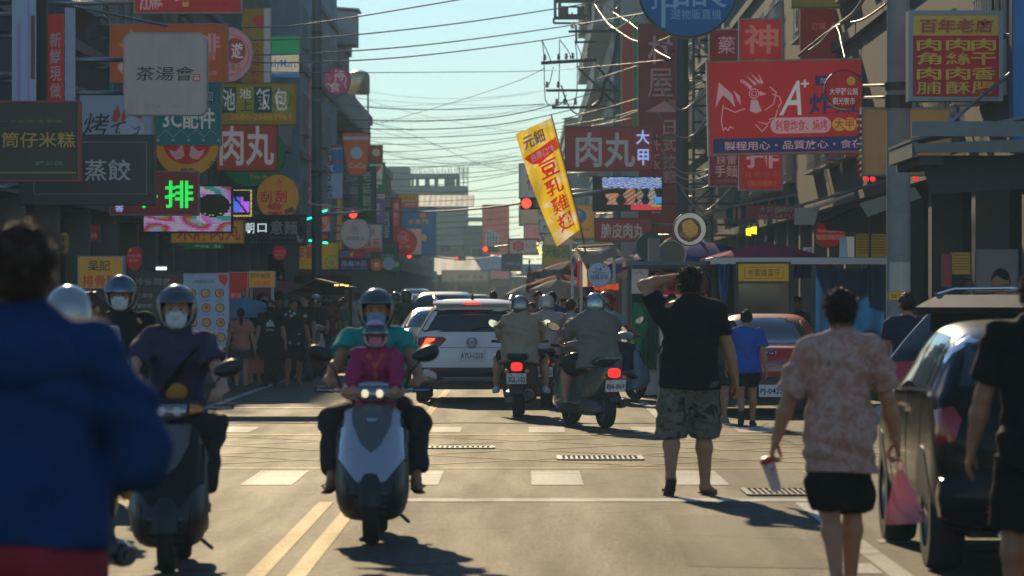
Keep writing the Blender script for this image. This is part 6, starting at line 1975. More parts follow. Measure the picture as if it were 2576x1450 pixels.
for i, (u, v) in enumerate(((1883, 584), (1897, 580))):
 T = thing("spiral_bulb", "%s of two yellow spiral bulbs under the striped awning" % ("left" if i == 0 else "right"), "light bulb", P(u, v, 63))
 k = 63 / F
 pts = [(5.5 * k * math.cos(a), 5.5 * k * math.sin(a), (9 - 18 * a / (8 * PI)) * k) for a in np.linspace(0, 8 * PI, 60)]
 MB().tube(pts, 1.7 * k, em((1, .85, .02), 1.3), 6).build("spiral_tube", T, smooth=True)
 MB().lathe([(3 * k, 8 * k), (4 * k, 10 * k), (3 * k, 18 * k)], (0, 0, 0), 'Z', 12, pm('lgrey')).build("bulb_socket", T, smooth=True)
 MB().tube([(0, 0, 18 * k), (0, 0, 40 * k)], .008, CABLE, 5).build("cord", T)
for i, (u, v) in enumerate(((2179, 450), (2196, 451), (2304, 449))):
 T = thing("red_lantern_lamp", ["left small red lamp above the cream awning", "right small red lamp above the cream awning", "small red lamp right of the concrete pole"][i], "lamp", P(u, v, 58))
 MB().lathe([(.005, -.045), (.035, -.03), (.045, 0), (.03, .03), (.012, .045)], (0, 0, 0), 'Z', 12, em((1, .03, .03), .8)).build("lamp_shade", T, smooth=True)
 MB().tube([(0, 0, .04), (0, 0, .3)], .006, CABLE, 5).build("cord", T)
for i in range(10):
 v = 292 + i * 15.5
 T = thing("marquee_bulb", "painted bulb on the left edge of the rusty tan sign, %s" % ("topmost of ten", "second from the top", "third from the top", "fourth from the top", "fifth from the top", "fifth from the bottom", "fourth from the bottom", "third from the bottom", "second from the bottom", "lowest of ten")[i], "light bulb", P(2164, v, 56), group="bulbs down the edge of the rusty sign")
 k = 56 / F
 MB().lathe([(.004, -9 * k), (5 * k, -7 * k), (6.2 * k, -2 * k), (4 * k, 4 * k), (3 * k, 8 * k)], (0, 0, 0), 'X', 12, mat("bulb_glass_%s" % ('red', 'red', 'green', 'amber')[i // 2 % 4], ((.45, .10, .05), (.45, .1, .05), (.12, .22, .10), (.6, .30, .04))[i // 2 % 4], rough=.15, var=.1, coat=.6)).build("bulb", T, smooth=True)
# ---------------------------------------------------------------- awnings at right
def ribbed(T, name, A, B, C, D, n, m, th=.03):
 """sheet A-B (low edge) to D-C (high edge), standing seams between"""
 A, B, C, D = map(Vector, (A, B, C, D))
 for i in range(n):
  a, b = A.lerp(B, i / n), A.lerp(B, (i + .97) / n)
  d, c = D.lerp(C, i / n), D.lerp(C, (i + .97) / n)
  up = Vector((0, 0, th))
  MB().add([a, b, c, d, a + up, b + up, c + up, d + up], [(0, 1, 2, 3), (4, 7, 6, 5), (0, 4, 5, 1), (1, 5, 6, 2), (2, 6, 7, 3), (3, 7, 4, 0)], m).build(name, T)
def quad3(T, name, pts, m, th=.02):
 o = MB().add([Vector(p) for p in pts], [tuple(range(len(pts)))], m).build(name, T, fix=False)
 md = o.modifiers.new("thick", 'SOLIDIFY')
 md.thickness = th
 return o
zincd = mat("grey_corrugated_roof", (.17, .19, .20), rough=.5, metal=.4, var=.2, scale=3, dirt=.4)
T = thing("shop_awning", "wide grey metal awning with a deep fascia at the right edge", "awning", (0, 0, 0))
a0 = P(2292, 356, 41)
ribbed(T, "roof_sheet", a0, a0 + Vector((0, 2.6, 0)), (7.2, 43.6, a0[2] + .62), (7.2, 41, a0[2] + .62), 14, zincd)
MB().box(((a0[0] + 7.2) / 2, 40.95, a0[2] + .13), (7.2 - a0[0], .06, .16), zincd, rot=Matrix.Rotation(-math.atan2(.62, 7.2 - a0[0]) * .0, 3, 'Y')).build("end_flashing", T)
fm = mat("fascia_green_grey", (.16, .185, .17), rough=.55, var=.15, dirt=.3)
MB().prism([(a0[0] + .02, a0[2] - .03), (7.2, a0[2] + .1), (7.2, a0[2] - .12), (a0[0] + .03, a0[2] - .12)], 40.9, 41.0, fm).build("fascia_board", T)
MB().box((a0[0] + .04, 42.3, a0[2] - .09), (.06, 2.6, .16), fm).build("side_fascia", T)
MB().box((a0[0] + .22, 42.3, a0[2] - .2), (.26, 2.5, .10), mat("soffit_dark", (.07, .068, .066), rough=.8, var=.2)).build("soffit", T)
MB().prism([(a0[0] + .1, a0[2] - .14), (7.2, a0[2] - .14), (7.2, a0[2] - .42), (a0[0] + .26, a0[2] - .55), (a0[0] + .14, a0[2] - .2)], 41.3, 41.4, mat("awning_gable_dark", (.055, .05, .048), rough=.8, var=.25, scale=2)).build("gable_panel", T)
for i in range(1):
 MB().tube([(a0[0] + .2, 41.5 + i * 2.6, a0[2] - .2), (6.6, 41.5 + i * 2.6, a0[2] - .9)], .03, DKSTEEL, 6).build("support_strut", T)
o = MB().tube([P(2345, 344, 44), P(2560, 170, 47)], .022, STEEL, 8).build("stay_rod", smooth=True)
tag(o, "slanting steel rod crossing the yellow and red sign's lower corner", "rod")
for i, (u0, v0, u1, v1, Y, c, l) in enumerate(((2395, 636, 2440, 690, 52, 'mustard', "yellow notice board on the dark shop wall at right"), (2455, 628, 2560, 735, 52, 'dgrey', "grey cabinet front in the dark shop at right"), (2370, 640, 2392, 720, 52, 'maroon', "dark red upright panel in the shop at right"),
                                               (2236, 735, 2282, 755, 45, 'yellow', "yellow promotion board with dark writing beside the black crossover"), (2152, 588, 2228, 650, 62, 'mustard', "golden slatted shutter behind the concrete pole"))):
 S(l, u0, v0, u1, v1, Y, c, [("促銷", u0 + 4, v0 + 4, u1 - 4, v1 - 4, 'black')] if 'promotion' in l else [], [('r', u0 + 4, v0 + 6 + j * 7, u1 - 4, v0 + 8 + j * 7, 'brown') for j in range(int((v1 - v0 - 8) / 7))] if 'slatted' in l or 'notice' in l else [], depth=.06, fw=1.5, frame='dgrey', name="wall_board", cat="board")
T = thing("striped_awning", "green red and white striped awning with a red name strip", "awning", (0, 0, 0))
Y = 67
st = [('teal', 1827, 1843), ('lpink', 1843, 1850), ('brick', 1850, 1856), ('lpink', 1856, 1864), ('teal', 1864, 1890), ('lpink', 1890, 1896), ('brick', 1896, 1904), ('lpink', 1904, 1910), ('teal', 1910, 1932), ('lpink', 1932, 1938), ('brick', 1938, 1946), ('lpink', 1946, 1952), ('teal', 1952, 1975), ('lpink', 1975, 1984), ('teal', 1984, 1999)]
tv = lambda u: 528 - (u - 1795) * .196
for c, u0, u1 in st:
 MB().add([P(u0, 551, Y), P(u1, 551, Y), P(u1, tv(u1), Y), P(u0, tv(u0), Y)] + [q + Vector((0, .04, 0)) for q in (P(u0, 551, Y), P(u1, 551, Y), P(u1, tv(u1), Y), P(u0, tv(u0), Y))], [(0, 1, 2, 3), (7, 6, 5, 4), (0, 4, 5, 1), (1, 5, 6, 2), (2, 6, 7, 3), (3, 7, 4, 0)], cloth("awning_" + c, PALETTE[c], tl=.3)).build("valance_stripe", T, fix=False)
quad3(T, "front_flap", [P(1795, 530, Y), P(1827, 523, Y), P(1827, 552, Y), P(1796, 552, Y)], cloth("awning_cream", (.62, .55, .42), tl=.3), .03)
quad3(T, "canopy", [P(1790, 526, Y - .1), P(2004, 486, Y - .1), P(2004, 486, Y - .1) + Vector((0, 6, 0)), P(1790, 526, Y - .1) + Vector((0, 6, 0))], zincd, .05)
o = MB().prism([(0, 0), (2.75, 0), (2.75, .62), (0, .62)], -.03, 0, pm('brick')).build("name_strip", T, loc=P(1875, 552, Y) - Vector((0, .02, 0)))
t = MB()
letter(t, "大新伸縮帆布", .55, .28, .68 * 1.0, .9, -1, pm('lpink')) if False else None
k = Y / F
o.scale = (k * 147 / 2.75, 1, k * 36 / .62)
t = MB()
letter(t, "大新伸縮帆布", 34 * k, 16 * k, 144 * k, 32 * k, -.045, pm('lpink'))
letter(t, "04-26875561", 34 * k, 3 * k, 144 * k, 12 * k, -.045, pm('lpink'), bold=0)
t.build("lettering", T, fix=False, loc=P(1875, 552, Y) - Vector((0, .02, 0)))
MB().add([], [])
T = thing("cream_awning", "folding awning with a sunlit cream front flap beside the concrete pole", "awning", (0, 0, 0))
Y = 60
cr = cloth("awning_cream2", (.66, .60, .48), tl=.35)
q = [P(2000, 524, Y), P(2044, 526, Y), P(2150, 486, Y), P(2232, 458, Y)]
quad3(T, "front_flap", [P(2000, 524, Y), P(2062, 522, Y - .4), P(2050, 567, Y - .4), P(2000, 566, Y)], cr, .02)
quad3(T, "canopy", [P(2000, 522, Y), P(2000, 522, Y) + Vector((0, 5, 0)), P(2232, 456, Y) + Vector((0, 5, 0)), P(2232, 456, Y)], zincd, .03)
MB().tube([P(2044, 524, Y - .4), P(2148, 488, Y - .2)], .03, pm('cream'), 8).build("front_bar", T)
MB().tube([P(2062, 560, Y), P(2150, 520, Y), P(2232, 500, Y)], .035, DKSTEEL, 8).build("folding_arm", T)
quad3(T, "side_curtain", [P(2060, 540, Y + .3), P(2232, 486, Y + .3), P(2232, 590, Y + .3), P(2080, 580, Y + .3)], mat("shade_cloth_brown", (.07, .045, .035), rough=.9, var=.3, scale=2), .02)
quad3(T, "valance", [P(2162, 512, Y - .2), P(2300, 470, Y - .2), P(2318, 498, Y - .2), P(2182, 546, Y - .2)], cloth("valance_pale_green", (.40, .46, .40)), .03)
MB().tube([P(2188, 546, Y), P(2188, 760, Y)], .02, DKSTEEL, 6).build("post", T)
S("pale blue and white hanging banner under the cream awning", 2112, 596, 2150, 652, 63, 'lblue', [], [('p', [(2130, 596), (2148, 596), (2148, 648), (2134, 650)], 'white')], frame=None, depth=.03, name="cloth_banner", cat="banner")
# ---------------------------------------------------------------- stalls, umbrellas, tents
def umbrella(label, u, vt, Y, r, drop, m, pole_to=0., n=10, group=None, m2=None, tilt=0.):
 c = P(u, vt, Y)
 T = thing("market_umbrella", label, "umbrella", (c[0], c[1], c[2] - drop), group=group)
 T.rotation_euler = (tilt, 0, 0)
 for i in range(n):
  a0, a1 = 2 * PI * i / n, 2 * PI * (i + 1) / n
  vs, fs = [(0, 0, drop)], []
  for t in (.3, .6, .85, 1.0):
   for a, sag in ((a0, 0), ((a0 + a1) / 2, .05), (a1, 0)):
    rr = r * t * (1 if sag == 0 else .965)
    vs.append((rr * math.cos(a), rr * math.sin(a), drop * (1 - t ** 1.35) - sag * t * drop * .5))
  fs += [(0, 1, 2), (0, 2, 3)]
  for j in range(3):
   b = 1 + j * 3
   fs += [(b, b + 3, b + 4, b + 1), (b + 1, b + 4, b + 5, b + 2)]
  e = 10
  vs += [(x, y, z - .18) for x, y, z in vs[e:e + 3]]
  fs += [(e, 13, 14, e + 1), (e + 1, 14, 15, e + 2)]
  MB().add(vs, fs, m2 if (m2 and i % 2) else m).build("canopy_panel", T, fix=False, smooth=True)
  MB().tube([(0, 0, drop - .03), (r * .97 * math.cos(a0), r * .97 * math.sin(a0), -.02)], .01, STEEL, 5).build("rib", T)
 MB().tube([(0, 0, drop + .12), (0, 0, -(c[2] - drop) + pole_to)], .022, STEEL, 8).build("pole", T, smooth=True)
 MB().lathe([(.02, 0), (.05, .03), (.03, .10), (.01, .14)], (0, 0, drop), 'Z', 10, STEEL).build("finial", T, smooth=True)
 return T
TC = lambda n, c, tl=.35: cloth("tent_" + n, c, var=.1, scale=4, tl=tl)
umbrella("purple market umbrella behind the stall roofs at right", 1757, 606, 70, 1.35, .36, TC("purple", (.10, .07, .42)))
umbrella("pink red market umbrella behind the yellow stall sign", 1928, 612, 66, 1.15, .28, TC("pink", (.55, .06, .16)))
umbrella("grey and red market umbrella in the far stalls", 1440, 655, 105, 1.1, .32, TC("grey", (.34, .35, .37)), m2=TC("red", (.45, .05, .06)))
umbrella("white sunlit market umbrella behind the scooter riders", 1342, 711, 95, .75, .30, TC("white", (.75, .74, .70)))
umbrella("tall closed looking red parasol far beyond the stalls", 1332, 662, 150, .16, .9, TC("red", (.45, .05, .06)), n=6)
umbrella("dull pink market umbrella behind the left crowd", 706, 706, 84, 1.0, .26, TC("dullpink", (.40, .12, .14)))
umbrella("blue market umbrella near the far right stalls", 1462, 704, 88, .9, .18, TC("navy", (.03, .06, .25)))
stl = mat("stainless_cart", (.42, .43, .44), rough=.35, metal=.85, var=.12, scale=5)
T = thing("food_stall", "long food stall with a thin dark canopy, glass cabinet and blue tarpaulins", "food stall", (0, 58, 0))
X = lambda u, Y=58: P(u, 0, Y)[0]
Z = lambda v, Y=58: P(0, v, Y)[2]
MB().box(((X(1790) + X(2240)) / 2, 1.4, Z(653)), (X(2240) - X(1790), 2.8, .07), zincd).build("canopy", T, bevel=.02)
MB().box(((X(1790) + X(2240)) / 2, -.02, Z(657)), (X(2240) - X(1790) + .04, .05, .10), STEEL).build("canopy_edge", T)
for u in (1852, 1992, 2046, 2232):
 MB().box((X(u), .05, Z(658) / 2), (.07, .07, Z(658)), DKSTEEL).build("post", T)
MB().box(((X(1856) + X(1988)) / 2, .12, (Z(712) + Z(800)) / 2), (X(1988) - X(1856), .03, Z(712) - Z(800)), mat("stall_glass", (.05, .055, .05), rough=.08, var=.2, spec=.8)).build("glass_screen", T)
MB().box(((X(1800) + X(2040)) / 2, 1.2, .45), (X(2040) - X(1800), 1.0, .9), stl).build("counter", T)
MB().box(((X(1800) + X(1990)) / 2, 2.8, 1.05), (X(1990) - X(1800), .06, 2.1), mat("stall_back_cloth", (.03, .03, .035), rough=.9, var=.3)).build("back_cloth", T)
tb = mat("blue_tarpaulin", (.01, .12, .42), rough=.5, var=.2, scale=3, bump=.5, tl=.4)
def drape(T, name, u0, v0, u1, v1, Y0, m, amp=.06, n=22, rows=10, freq=9., taper=0., dy=0.):
 vs, fs = [], []
 for j in range(rows + 1):
  for i in range(n + 1):
   s, t = i / n, j / rows
   u = u0 + (u1 - u0) * (s * (1 - taper * t) + taper * t * .5)
   p = P(u, v0 + (v1 - v0) * t, Y0)
   vs.append((p[0], p[1] - T.location[1] + amp * math.sin(freq * s * 2 + t * 1.5 + math.sin(5 * s)) * (.3 + t), p[2] - .03 * math.sin(s * PI) * (1 - t)))
 for j in range(rows):
  for i in range(n):
   a = j * (n + 1) + i
   fs.append((a, a + 1, a + n + 2, a + n + 1))
 return MB().add(vs, fs, m).build(name, T, fix=False, smooth=True)
drape(T, "blue_tarpaulin", 2052, 672, 2226, 872, 60.9, tb, .10)
drape(T, "blue_tarpaulin", 1804, 662, 1836, 770, 57.9, tb, .08, taper=.6)
drape(T, "blue_tarpaulin", 1996, 662, 2050, 700, 58.2, mat("dark_blue_tarpaulin", (.01, .035, .11), rough=.6, var=.2), .05)
o = S("yellow framed stall sign board hanging over the glass cabinet", 1857, 664, 1984, 708, 57.8, 'yellow', [("老董雞蛋仔", 1880, 677, 1962, 696, 'brown', dict(b=0))], [('r', 1872, 672, 1970, 673, 'brown'), ('r', 1872, 700, 1970, 701, 'brown'), ('r', 1872, 672, 1873, 701, 'brown'), ('r', 1969, 672, 1970, 701, 'brown')], frame='char', fw=5, depth=.08)
MB().box((X(1970), .6, Z(760)), (.35, .05, .35), TC("lime_bag", (.35, .45, .06))).build("hanging_bag", T)
MB().box((X(1838), .3, Z(798)), (.34, .3, .08), pm('lime')).build("green_tray", T)
T = thing("food_stall", "stainless food cart with a green curtain and red signs under white canopies", "food stall", (0, 60, 0))
X = lambda u, Y=60: P(u, 0, Y)[0]
Z = lambda v, Y=60: P(0, v, Y)[2]
MB().box(((X(1575) + X(1800)) / 2, 1.2, Z(664)), (X(1800) - X(1575), 2.4, .08), zincd).build("canopy", T)
MB().box(((X(1590) + X(1800)) / 2, -.1, Z(672)), (X(1800) - X(1590), .06, .06), DKSTEEL).build("canopy_rail", T)
for u in (1584, 1664, 1796):
 MB().box((X(u), .05, Z(664) / 2), (.06, .06, Z(664)), DKSTEEL).build("post", T)
drape(T, "green_curtain", 1592, 760, 1652, 930, 60, TC("green", (.01, .13, .08), .2), .05)
MB().box(((X(1600) + X(1700)) / 2, .8, .46), (X(1700) - X(1600), .9, .92), stl).build("cart_body", T)
MB().box(((X(1600) + X(1800)) / 2, 2.3, 1.0), (X(1800) - X(1600), .05, 2.0), mat("stall_back_cloth", (.03, .03, .035))).build("back_cloth", T)
for u in (1612, 1690):
 wheel(T, X(u), .4, .16, .06, 4, name="cart_wheel", seg=14)
o = MB().box(((X(1640) + X(1652)) / 2, .2, Z(640)), (.18, .2, .5), mat("grey_chimney", (.28, .27, .25), rough=.6, var=.2)).build("chimney", T)
S("red stall sign with yellow character behind the man in black", 1650, 688, 1745, 750, 61.5, 'red', [("吳記", 1662, 706, 1740, 730, 'gold', dict(b=.03))], [('r', 1650, 742, 1745, 746, 'white')], frame='lgrey', fw=1.5, depth=.05)
S("green and red drunken chicken sign in the dark stall", 1768, 682, 1856, 736, 62.2, 'brick', [("醉雞", 1784, 708, 1846, 728, 'lpink', dict(b=.02))], [('r', 1768, 682, 1856, 706, 'dgreen'), ('c', 1800, 694, 8, 'red')], frame='dgreen', fw=1.5, depth=.05)
S("white board with a red bird drawing on the stall side", 1582, 668, 1630, 738, 60.2, 'lgrey', [], [('p', [(1600, 712), (1612, 706), (1622, 716), (1610, 720), (1606, 730)], 'brick'), ('l', [(1596, 690), (1610, 684), (1622, 694)], 1.5, 'dgrey')], frame='steel', fw=2, depth=.05)
T = thing("market_tent", "market tent with white scalloped top and red striped side behind the riders", "tent", (0, 68, 0))
X = lambda u, Y=68: P(u, 0, Y)[0]
Z = lambda v, Y=68: P(0, v, Y)[2]
wt = TC("canvas_white", (.74, .70, .60), .6)
for (u0, v0, u1, v1, s0, s1) in ((1441, 622, 1500, 665, 640, 656), (1500, 630, 1546, 655, 640, 622), (1546, 622, 1592, 660, 646, 650)):
 pass
vs, fs = [], []
top = [(1436, 668), (1442, 640), (1450, 624), (1466, 634), (1486, 640), (1506, 640), (1526, 630), (1545, 618), (1556, 630), (1574, 642), (1596, 648)]
bot = [(1437, 688), (1446, 676), (1454, 652), (1470, 662), (1488, 670), (1508, 664), (1528, 652), (1546, 646), (1558, 644), (1576, 654), (1598, 658)]
for a, b in zip(top, bot):
 for t in (0, .5, 1):
  p = P(a[0] + (b[0] - a[0]) * t, a[1] + (b[1] - a[1]) * t, 68)
  vs.append((p[0], -.25 * t + .03 * math.sin(p[0] * 14), p[2]))
for i in range(len(top) - 1):
 for j in (0, 1):
  fs.append((i * 3 + j, i * 3 + 3 + j, i * 3 + 4 + j, i * 3 + 1 + j))
MB().add(vs, fs, wt).build("scalloped_valance", T, fix=False, smooth=True)
quad3(T, "tent_roof", [P(1450, 622, 68) - T.location, P(1545, 616, 68) - T.location, P(1540, 612, 74) - T.location, P(1456, 616, 74) - T.location], TC("maroon", (.14, .03, .03)), .02)
for i in range(5):
 drape(T, "side_stripe", 1452 + i * 13, 652, 1465 + i * 13, 722, 68.2 + i * .01, TC("red", (.45, .05, .06)) if i % 2 == 0 else wt, .03, n=6)
for u in (1440, 1462, 1545):
 MB().box((X(u), .1, Z(640) / 2), (.05, .05, Z(640)), STEEL).build("post", T)
o = drape(thing("orange_curtain", "bright orange cloth hanging behind the round braised food sign", "curtain", (0, 66, 0)), "cloth_sheet", 1496, 712, 1562, 900, 66, TC("orange", (.72, .12, .03), .5), .09, freq=7)
T = thing("canvas_canopy", "white sunlit canvas canopy on a steel frame above the food cart", "canopy", (0, 72, 0))
quad3(T, "canvas_sheet", [P(1578, 662, 72) - T.location, P(1652, 622, 72) - T.location, P(1690, 596, 76) - T.location, P(1600, 640, 76) - T.location], wt, .03)
quad3(T, "canvas_flap", [P(1578, 662, 72) - T.location, P(1652, 622, 72) - T.location, P(1652, 640, 72) - T.location, P(1580, 676, 72) - T.location], TC("canvas_beige", (.50, .42, .33)), .03)
MB().tube([P(1580, 664, 72) - T.location, P(1580, 900, 72) - T.location], .03, STEEL, 6).build("post", T)
T = thing("canvas_canopy", "low pale curved canopy left of the dark stalls", "canopy", (0, 63, 0))
quad3(T, "canvas_sheet", [P(1548, 692, 63) - T.location, P(1580, 676, 63) - T.location, P(1640, 664, 63) - T.location, P(1640, 676, 63) - T.location, P(1560, 702, 63) - T.location], TC("canvas_pink", (.52, .36, .30)), .05)
MB().tube([P(1560, 700, 63) - T.location, P(1560, 940, 63) - T.location], .025, STEEL, 6).build("post", T)
for i, (u, v, r_, c, l) in enumerate(((1637, 622, 36, 'dgreen', "dark green back of a round lamp sign above the stalls"), (1690, 640, 34, 'dgrey', "grey hooded round fan above the stall canopy"))):
 T = thing("round_fan", l, "fan", P(u, v, 65 - i * 2))
 k = 65 / F
 MB().lathe([(r_ * k, 0), (r_ * k, .18), (r_ * k * .9, .24), (.02, .28)], (0, 0, 0), 'Y', 32, pm(c)).build("fan_hood", T, smooth=True)
 MB().lathe([(r_ * k * .93, -.01), (r_ * k * 1.04, -.02), (r_ * k * 1.04, .12), (r_ * k, .12)], (0, 0, 0), 'Y', 32, pm('lgrey' if i else 'teal'), close=True).build("fan_rim", T, smooth=True)
 for j in range(5):
  a = 2 * PI * j / 5
  MB().box((math.cos(a) * r_ * k * .45, .03, math.sin(a) * r_ * k * .45), (r_ * k * .75, .02, r_ * k * .34), BLKPL, rot=Matrix.Rotation(-a, 3, 'Y')).build("fan_blade", T)
 MB().tube([(0, .1, -r_ * k), (0, .1, P(0, v, 65)[2] * -1)], .03, STEEL, 6).build("stand", T)
T = thing("food_stall", "dark gabled timber stall with lamps behind the left crowd", "food stall", (0, 82, 0))
X = lambda u, Y=82: P(u, 0, Y)[0]
Z = lambda v, Y=82: P(0, v, Y)[2]
wood = mat("weathered_timber", (.16, .12, .08), rough=.75, var=.25, scale=8, stretch=(1, 1, 6))
rid = (X(791), Z(706))
for (ue, ve) in ((715, 745), (884, 728)):
 n = 8
 for i in range(n):
  a = Vector((rid[0] + (X(ue) - rid[0]) * i / n, 0, rid[1] + (Z(ve) - rid[1]) * i / n))
  b = Vector((rid[0] + (X(ue) - rid[0]) * (i + .96) / n, 0, rid[1] + (Z(ve) - rid[1]) * (i + .96) / n))
  up = Vector((0, 0, .05))
  d = Vector((0, 3, 0))
  MB().add([a, b, b + d, a + d, a + up, b + up, b + up + d, a + up + d], [(0, 1, 2, 3), (4, 7, 6, 5), (0, 4, 5, 1), (1, 5, 6, 2), (2, 6, 7, 3), (3, 7, 4, 0)], wood).build("plank", T)
for u, v in ((724, 742), (872, 728)):
 MB().box((X(u), .1, Z(v) / 2), (.1, .1, Z(v)), wood).build("post", T)
MB().box((X(796), .1, Z(750)), (X(872) - X(724), .08, .12), wood).build("crossbeam", T)
MB().box((X(796), .8, .5), (X(860) - X(735), .9, 1.0), stl).build("counter", T)
MB().box((X(796), 2.9, 1.0), (X(872) - X(724), .05, 2.0), DARKIN).build("back_wall", T)
T = thing("food_cart", "dark food cart standing under the white menu board", "food cart", (P(530, 0, 67.5)[0], 67.6, 0))
MB().box((0, .6, .62), (1.0, 1.0, .62), mat("cart_dark_metal", (.05, .055, .06), rough=.4, metal=.4, var=.2)).build("cart_body", T, bevel=.03)
MB().box((0, .05, .95), (1.1, .3, .05), stl).build("shelf", T)
MB().tube([(-.3, .02, .40), (.34, .02, .40)], .025, CHROME, 8).build("push_bar", T)
for s in (-1, 1):
 wheel(T, s * .36, .3, .18, .07, 5, name="cart_wheel", seg=14)
 MB().box((s * .42, .1, .16), (.04, .04, .32), DKSTEEL).build("leg", T)
# ---------------------------------------------------------------- the yellow flag
T = thing("feather_banner", "tilted yellow cloth banner on a pole with red and violet characters", "banner", P(1505, 790, 80))
L0 = T.location.copy()
TR, BR, BL, TL = (1388, 296), (1461, 576), (1401, 621), (1297, 338)
k = 80 / F
def fm_(s, t, dy=0.):
 """s from left to right, t from top to bottom of the flag"""
 u = (TL[0] * (1 - s) + TR[0] * s) * (1 - t) + (BL[0] * (1 - s) + BR[0] * s) * t
 v = (TL[1] * (1 - s) + TR[1] * s) * (1 - t) + (BL[1] * (1 - s) + BR[1] * s) * t
 u -= 7 * math.sin(t * PI) * (1 - s)
 p = P(u, v, 80) - L0
 p[1] += .10 * math.sin(s * 7 + t * 5) * (1 - s) + .05 * math.sin(t * 17 + s * 3) * (1 - s * .5) - .09 * (s > .78) * math.sin((s - .78) / .22 * PI) + dy
 return p
fy = pattern_cloth("flag_yellow", (.88, .66, .03), (.90, .84, .66), scale=2.2, lo=.52, hi=.66, tl=.62)
NX, NY = 22, 48
vs = [fm_(i / NX, j / NY) for j in range(NY + 1) for i in range(NX + 1)]
fs = [(j * (NX + 1) + i, (j + 1) * (NX + 1) + i, (j + 1) * (NX + 1) + i + 1, j * (NX + 1) + i + 1) for j in range(NY) for i in range(NX)]
MB().add(vs, fs, fy).build("flag_cloth", T, smooth=True, fix=False)
def flagtext(s, x0, y0, x1, y1, m, dy, bold, vertical=False, slant=0.):
 mb = MB()
 letter(mb, s, x0, -y1, x1, -y0, 0, m, vertical=vertical, bold=bold, slant=slant)
 mb.v = [tuple(fm_(q[0], -q[2], dy)) for q in mb.v]
 return mb
ft = lambda n, c: mat("flag_ink_" + n, c, rough=.8, var=0, tl=.8)
a = MB()
for (mb) in (flagtext("元鈿", .12, .045, .70, .165, ft("violet", (.22, .20, .70)), -.016, .05), flagtext("台南口味", .20, .215, .86, .285, mat("flag_white", (.9, .88, .82), rough=.8, var=0, emit=.12), -.022, .03),  # white cloth letters get slight added emission, they are no lamp
             flagtext("豆乳雞翅", .32, .315, .84, .945, ft("red", (.85, .05, .03)), -.014, .045, True)):
 for f_, mi in zip(mb.f, mb.mi):
  pass
 o_ = len(a.v)
 a.add(mb.v, mb.f, mb.mats[0])
a.build("lettering", T, fix=False)
rb = MB()
pts = [(.03, .22), (.12, .215), (.5, .20), (.96, .17), (.98, .27), (.6, .30), (.4, .325), (.2, .30), (.10, .255)]
n = len(pts)
c = (sum(p[0] for p in pts) / n, sum(p[1] for p in pts) / n)
vs = [fm_(c[0], c[1], -.010)]
for t in (.33, .66, 1):
 vs += [fm_(c[0] + (p[0] - c[0]) * t, c[1] + (p[1] - c[1]) * t, -.010) for p in dense(pts, 3)]
N = n * 3
fs = [(0, 1 + i, 1 + (i + 1) % N) for i in range(N)]
for r_ in range(2):
 fs += [(1 + r_ * N + i, 1 + (r_ + 1) * N + i, 1 + (r_ + 1) * N + (i + 1) % N, 1 + r_ * N + (i + 1) % N) for i in range(N)]
rb.add(vs, fs, ft("red", (.75, .035, .02)))
rb.build("red_band", T, fix=False)
MB().tube([P(1387, 290, 80.03) - L0, P(1462, 578, 80.03) - L0, P(1508, 800, 80.03) - L0], [.014, .017, .02], STEEL, 8).build("flag_pole", T, smooth=True)
# ---------------------------------------------------------------- more market clutter
umbrella("dark red market umbrella behind the round braised food sign", 1412, 690, 92, .85, .26, TC("red", (.45, .05, .06)))
umbrella("cream market umbrella between the bun shop sign and the striped tent", 1404, 702, 74, .55, .2, TC("cream", (.66, .58, .42)))
umbrella("small violet market umbrella behind the canvas canopy", 1598, 640, 84, .8, .26, TC("violet", (.20, .12, .45)))
S("row of small glowing red characters low in the dark stall", 1772, 738, 1852, 750, 62.0, 'maroon', [("香腸米腸", 1776, 740, 1846, 748, (1, .45, .25), dict(e=.9))], frame=None, depth=.04)
S("small pale poster on the awning post above the pink umbrella", 2020, 622, 2048, 652, 66, 'lgrey', [("菜單", 2026, 628, 2042, 638, 'dgrey')], frame=None, depth=.03, name="poster", cat="poster")
S("white board leaning under the green curtain", 1660, 800, 1700, 868, 59.4, 'lgrey', [("醬料", 1666, 810, 1694, 824, 'brick'), ("20元", 1666, 834, 1694, 850, 'navy')], frame='grey', depth=.04, name="notice_board", cat="board")
for i in range(7):
 T = thing("hanging_bag", "bag of snacks hanging from the canopy rail of the dark stall, number %s from the left" % ("one", "two", "three", "four", "five", "six", "seven")[i], "bag", P(1672 + i * 17, 690 + (i % 3) * 3, 60.6), group="bags hanging from the stall rail")
 T["label"] = ["pale bag hanging at the left end of the stall rail", "red bag next to the left end of the stall rail", "yellow bag left of centre on the stall rail", "orange bag at the centre of the stall rail", "pale blue bag right of centre on the stall rail", "green bag next to the right end of the stall rail", "pink bag hanging at the right end of the stall rail"][i]
 m = pm(["cream", "red", "yellow", "orange", "lblue", "lime", "pink"][i], tl=.4)
 MB().loft([[(w * math.cos(a), .5 * w * math.sin(a), z) for a in [2 * PI * j / 12 for j in range(12)]] for z, w in ((0, .015), (-.05, .05), (-.14, .07), (-.22, .065), (-.25, .03))], m).build("bag_film", T, smooth=True)
 MB().tube([(0, 0, 0), (0, 0, .12)], .005, CABLE, 5).build("hanging_cord", T)
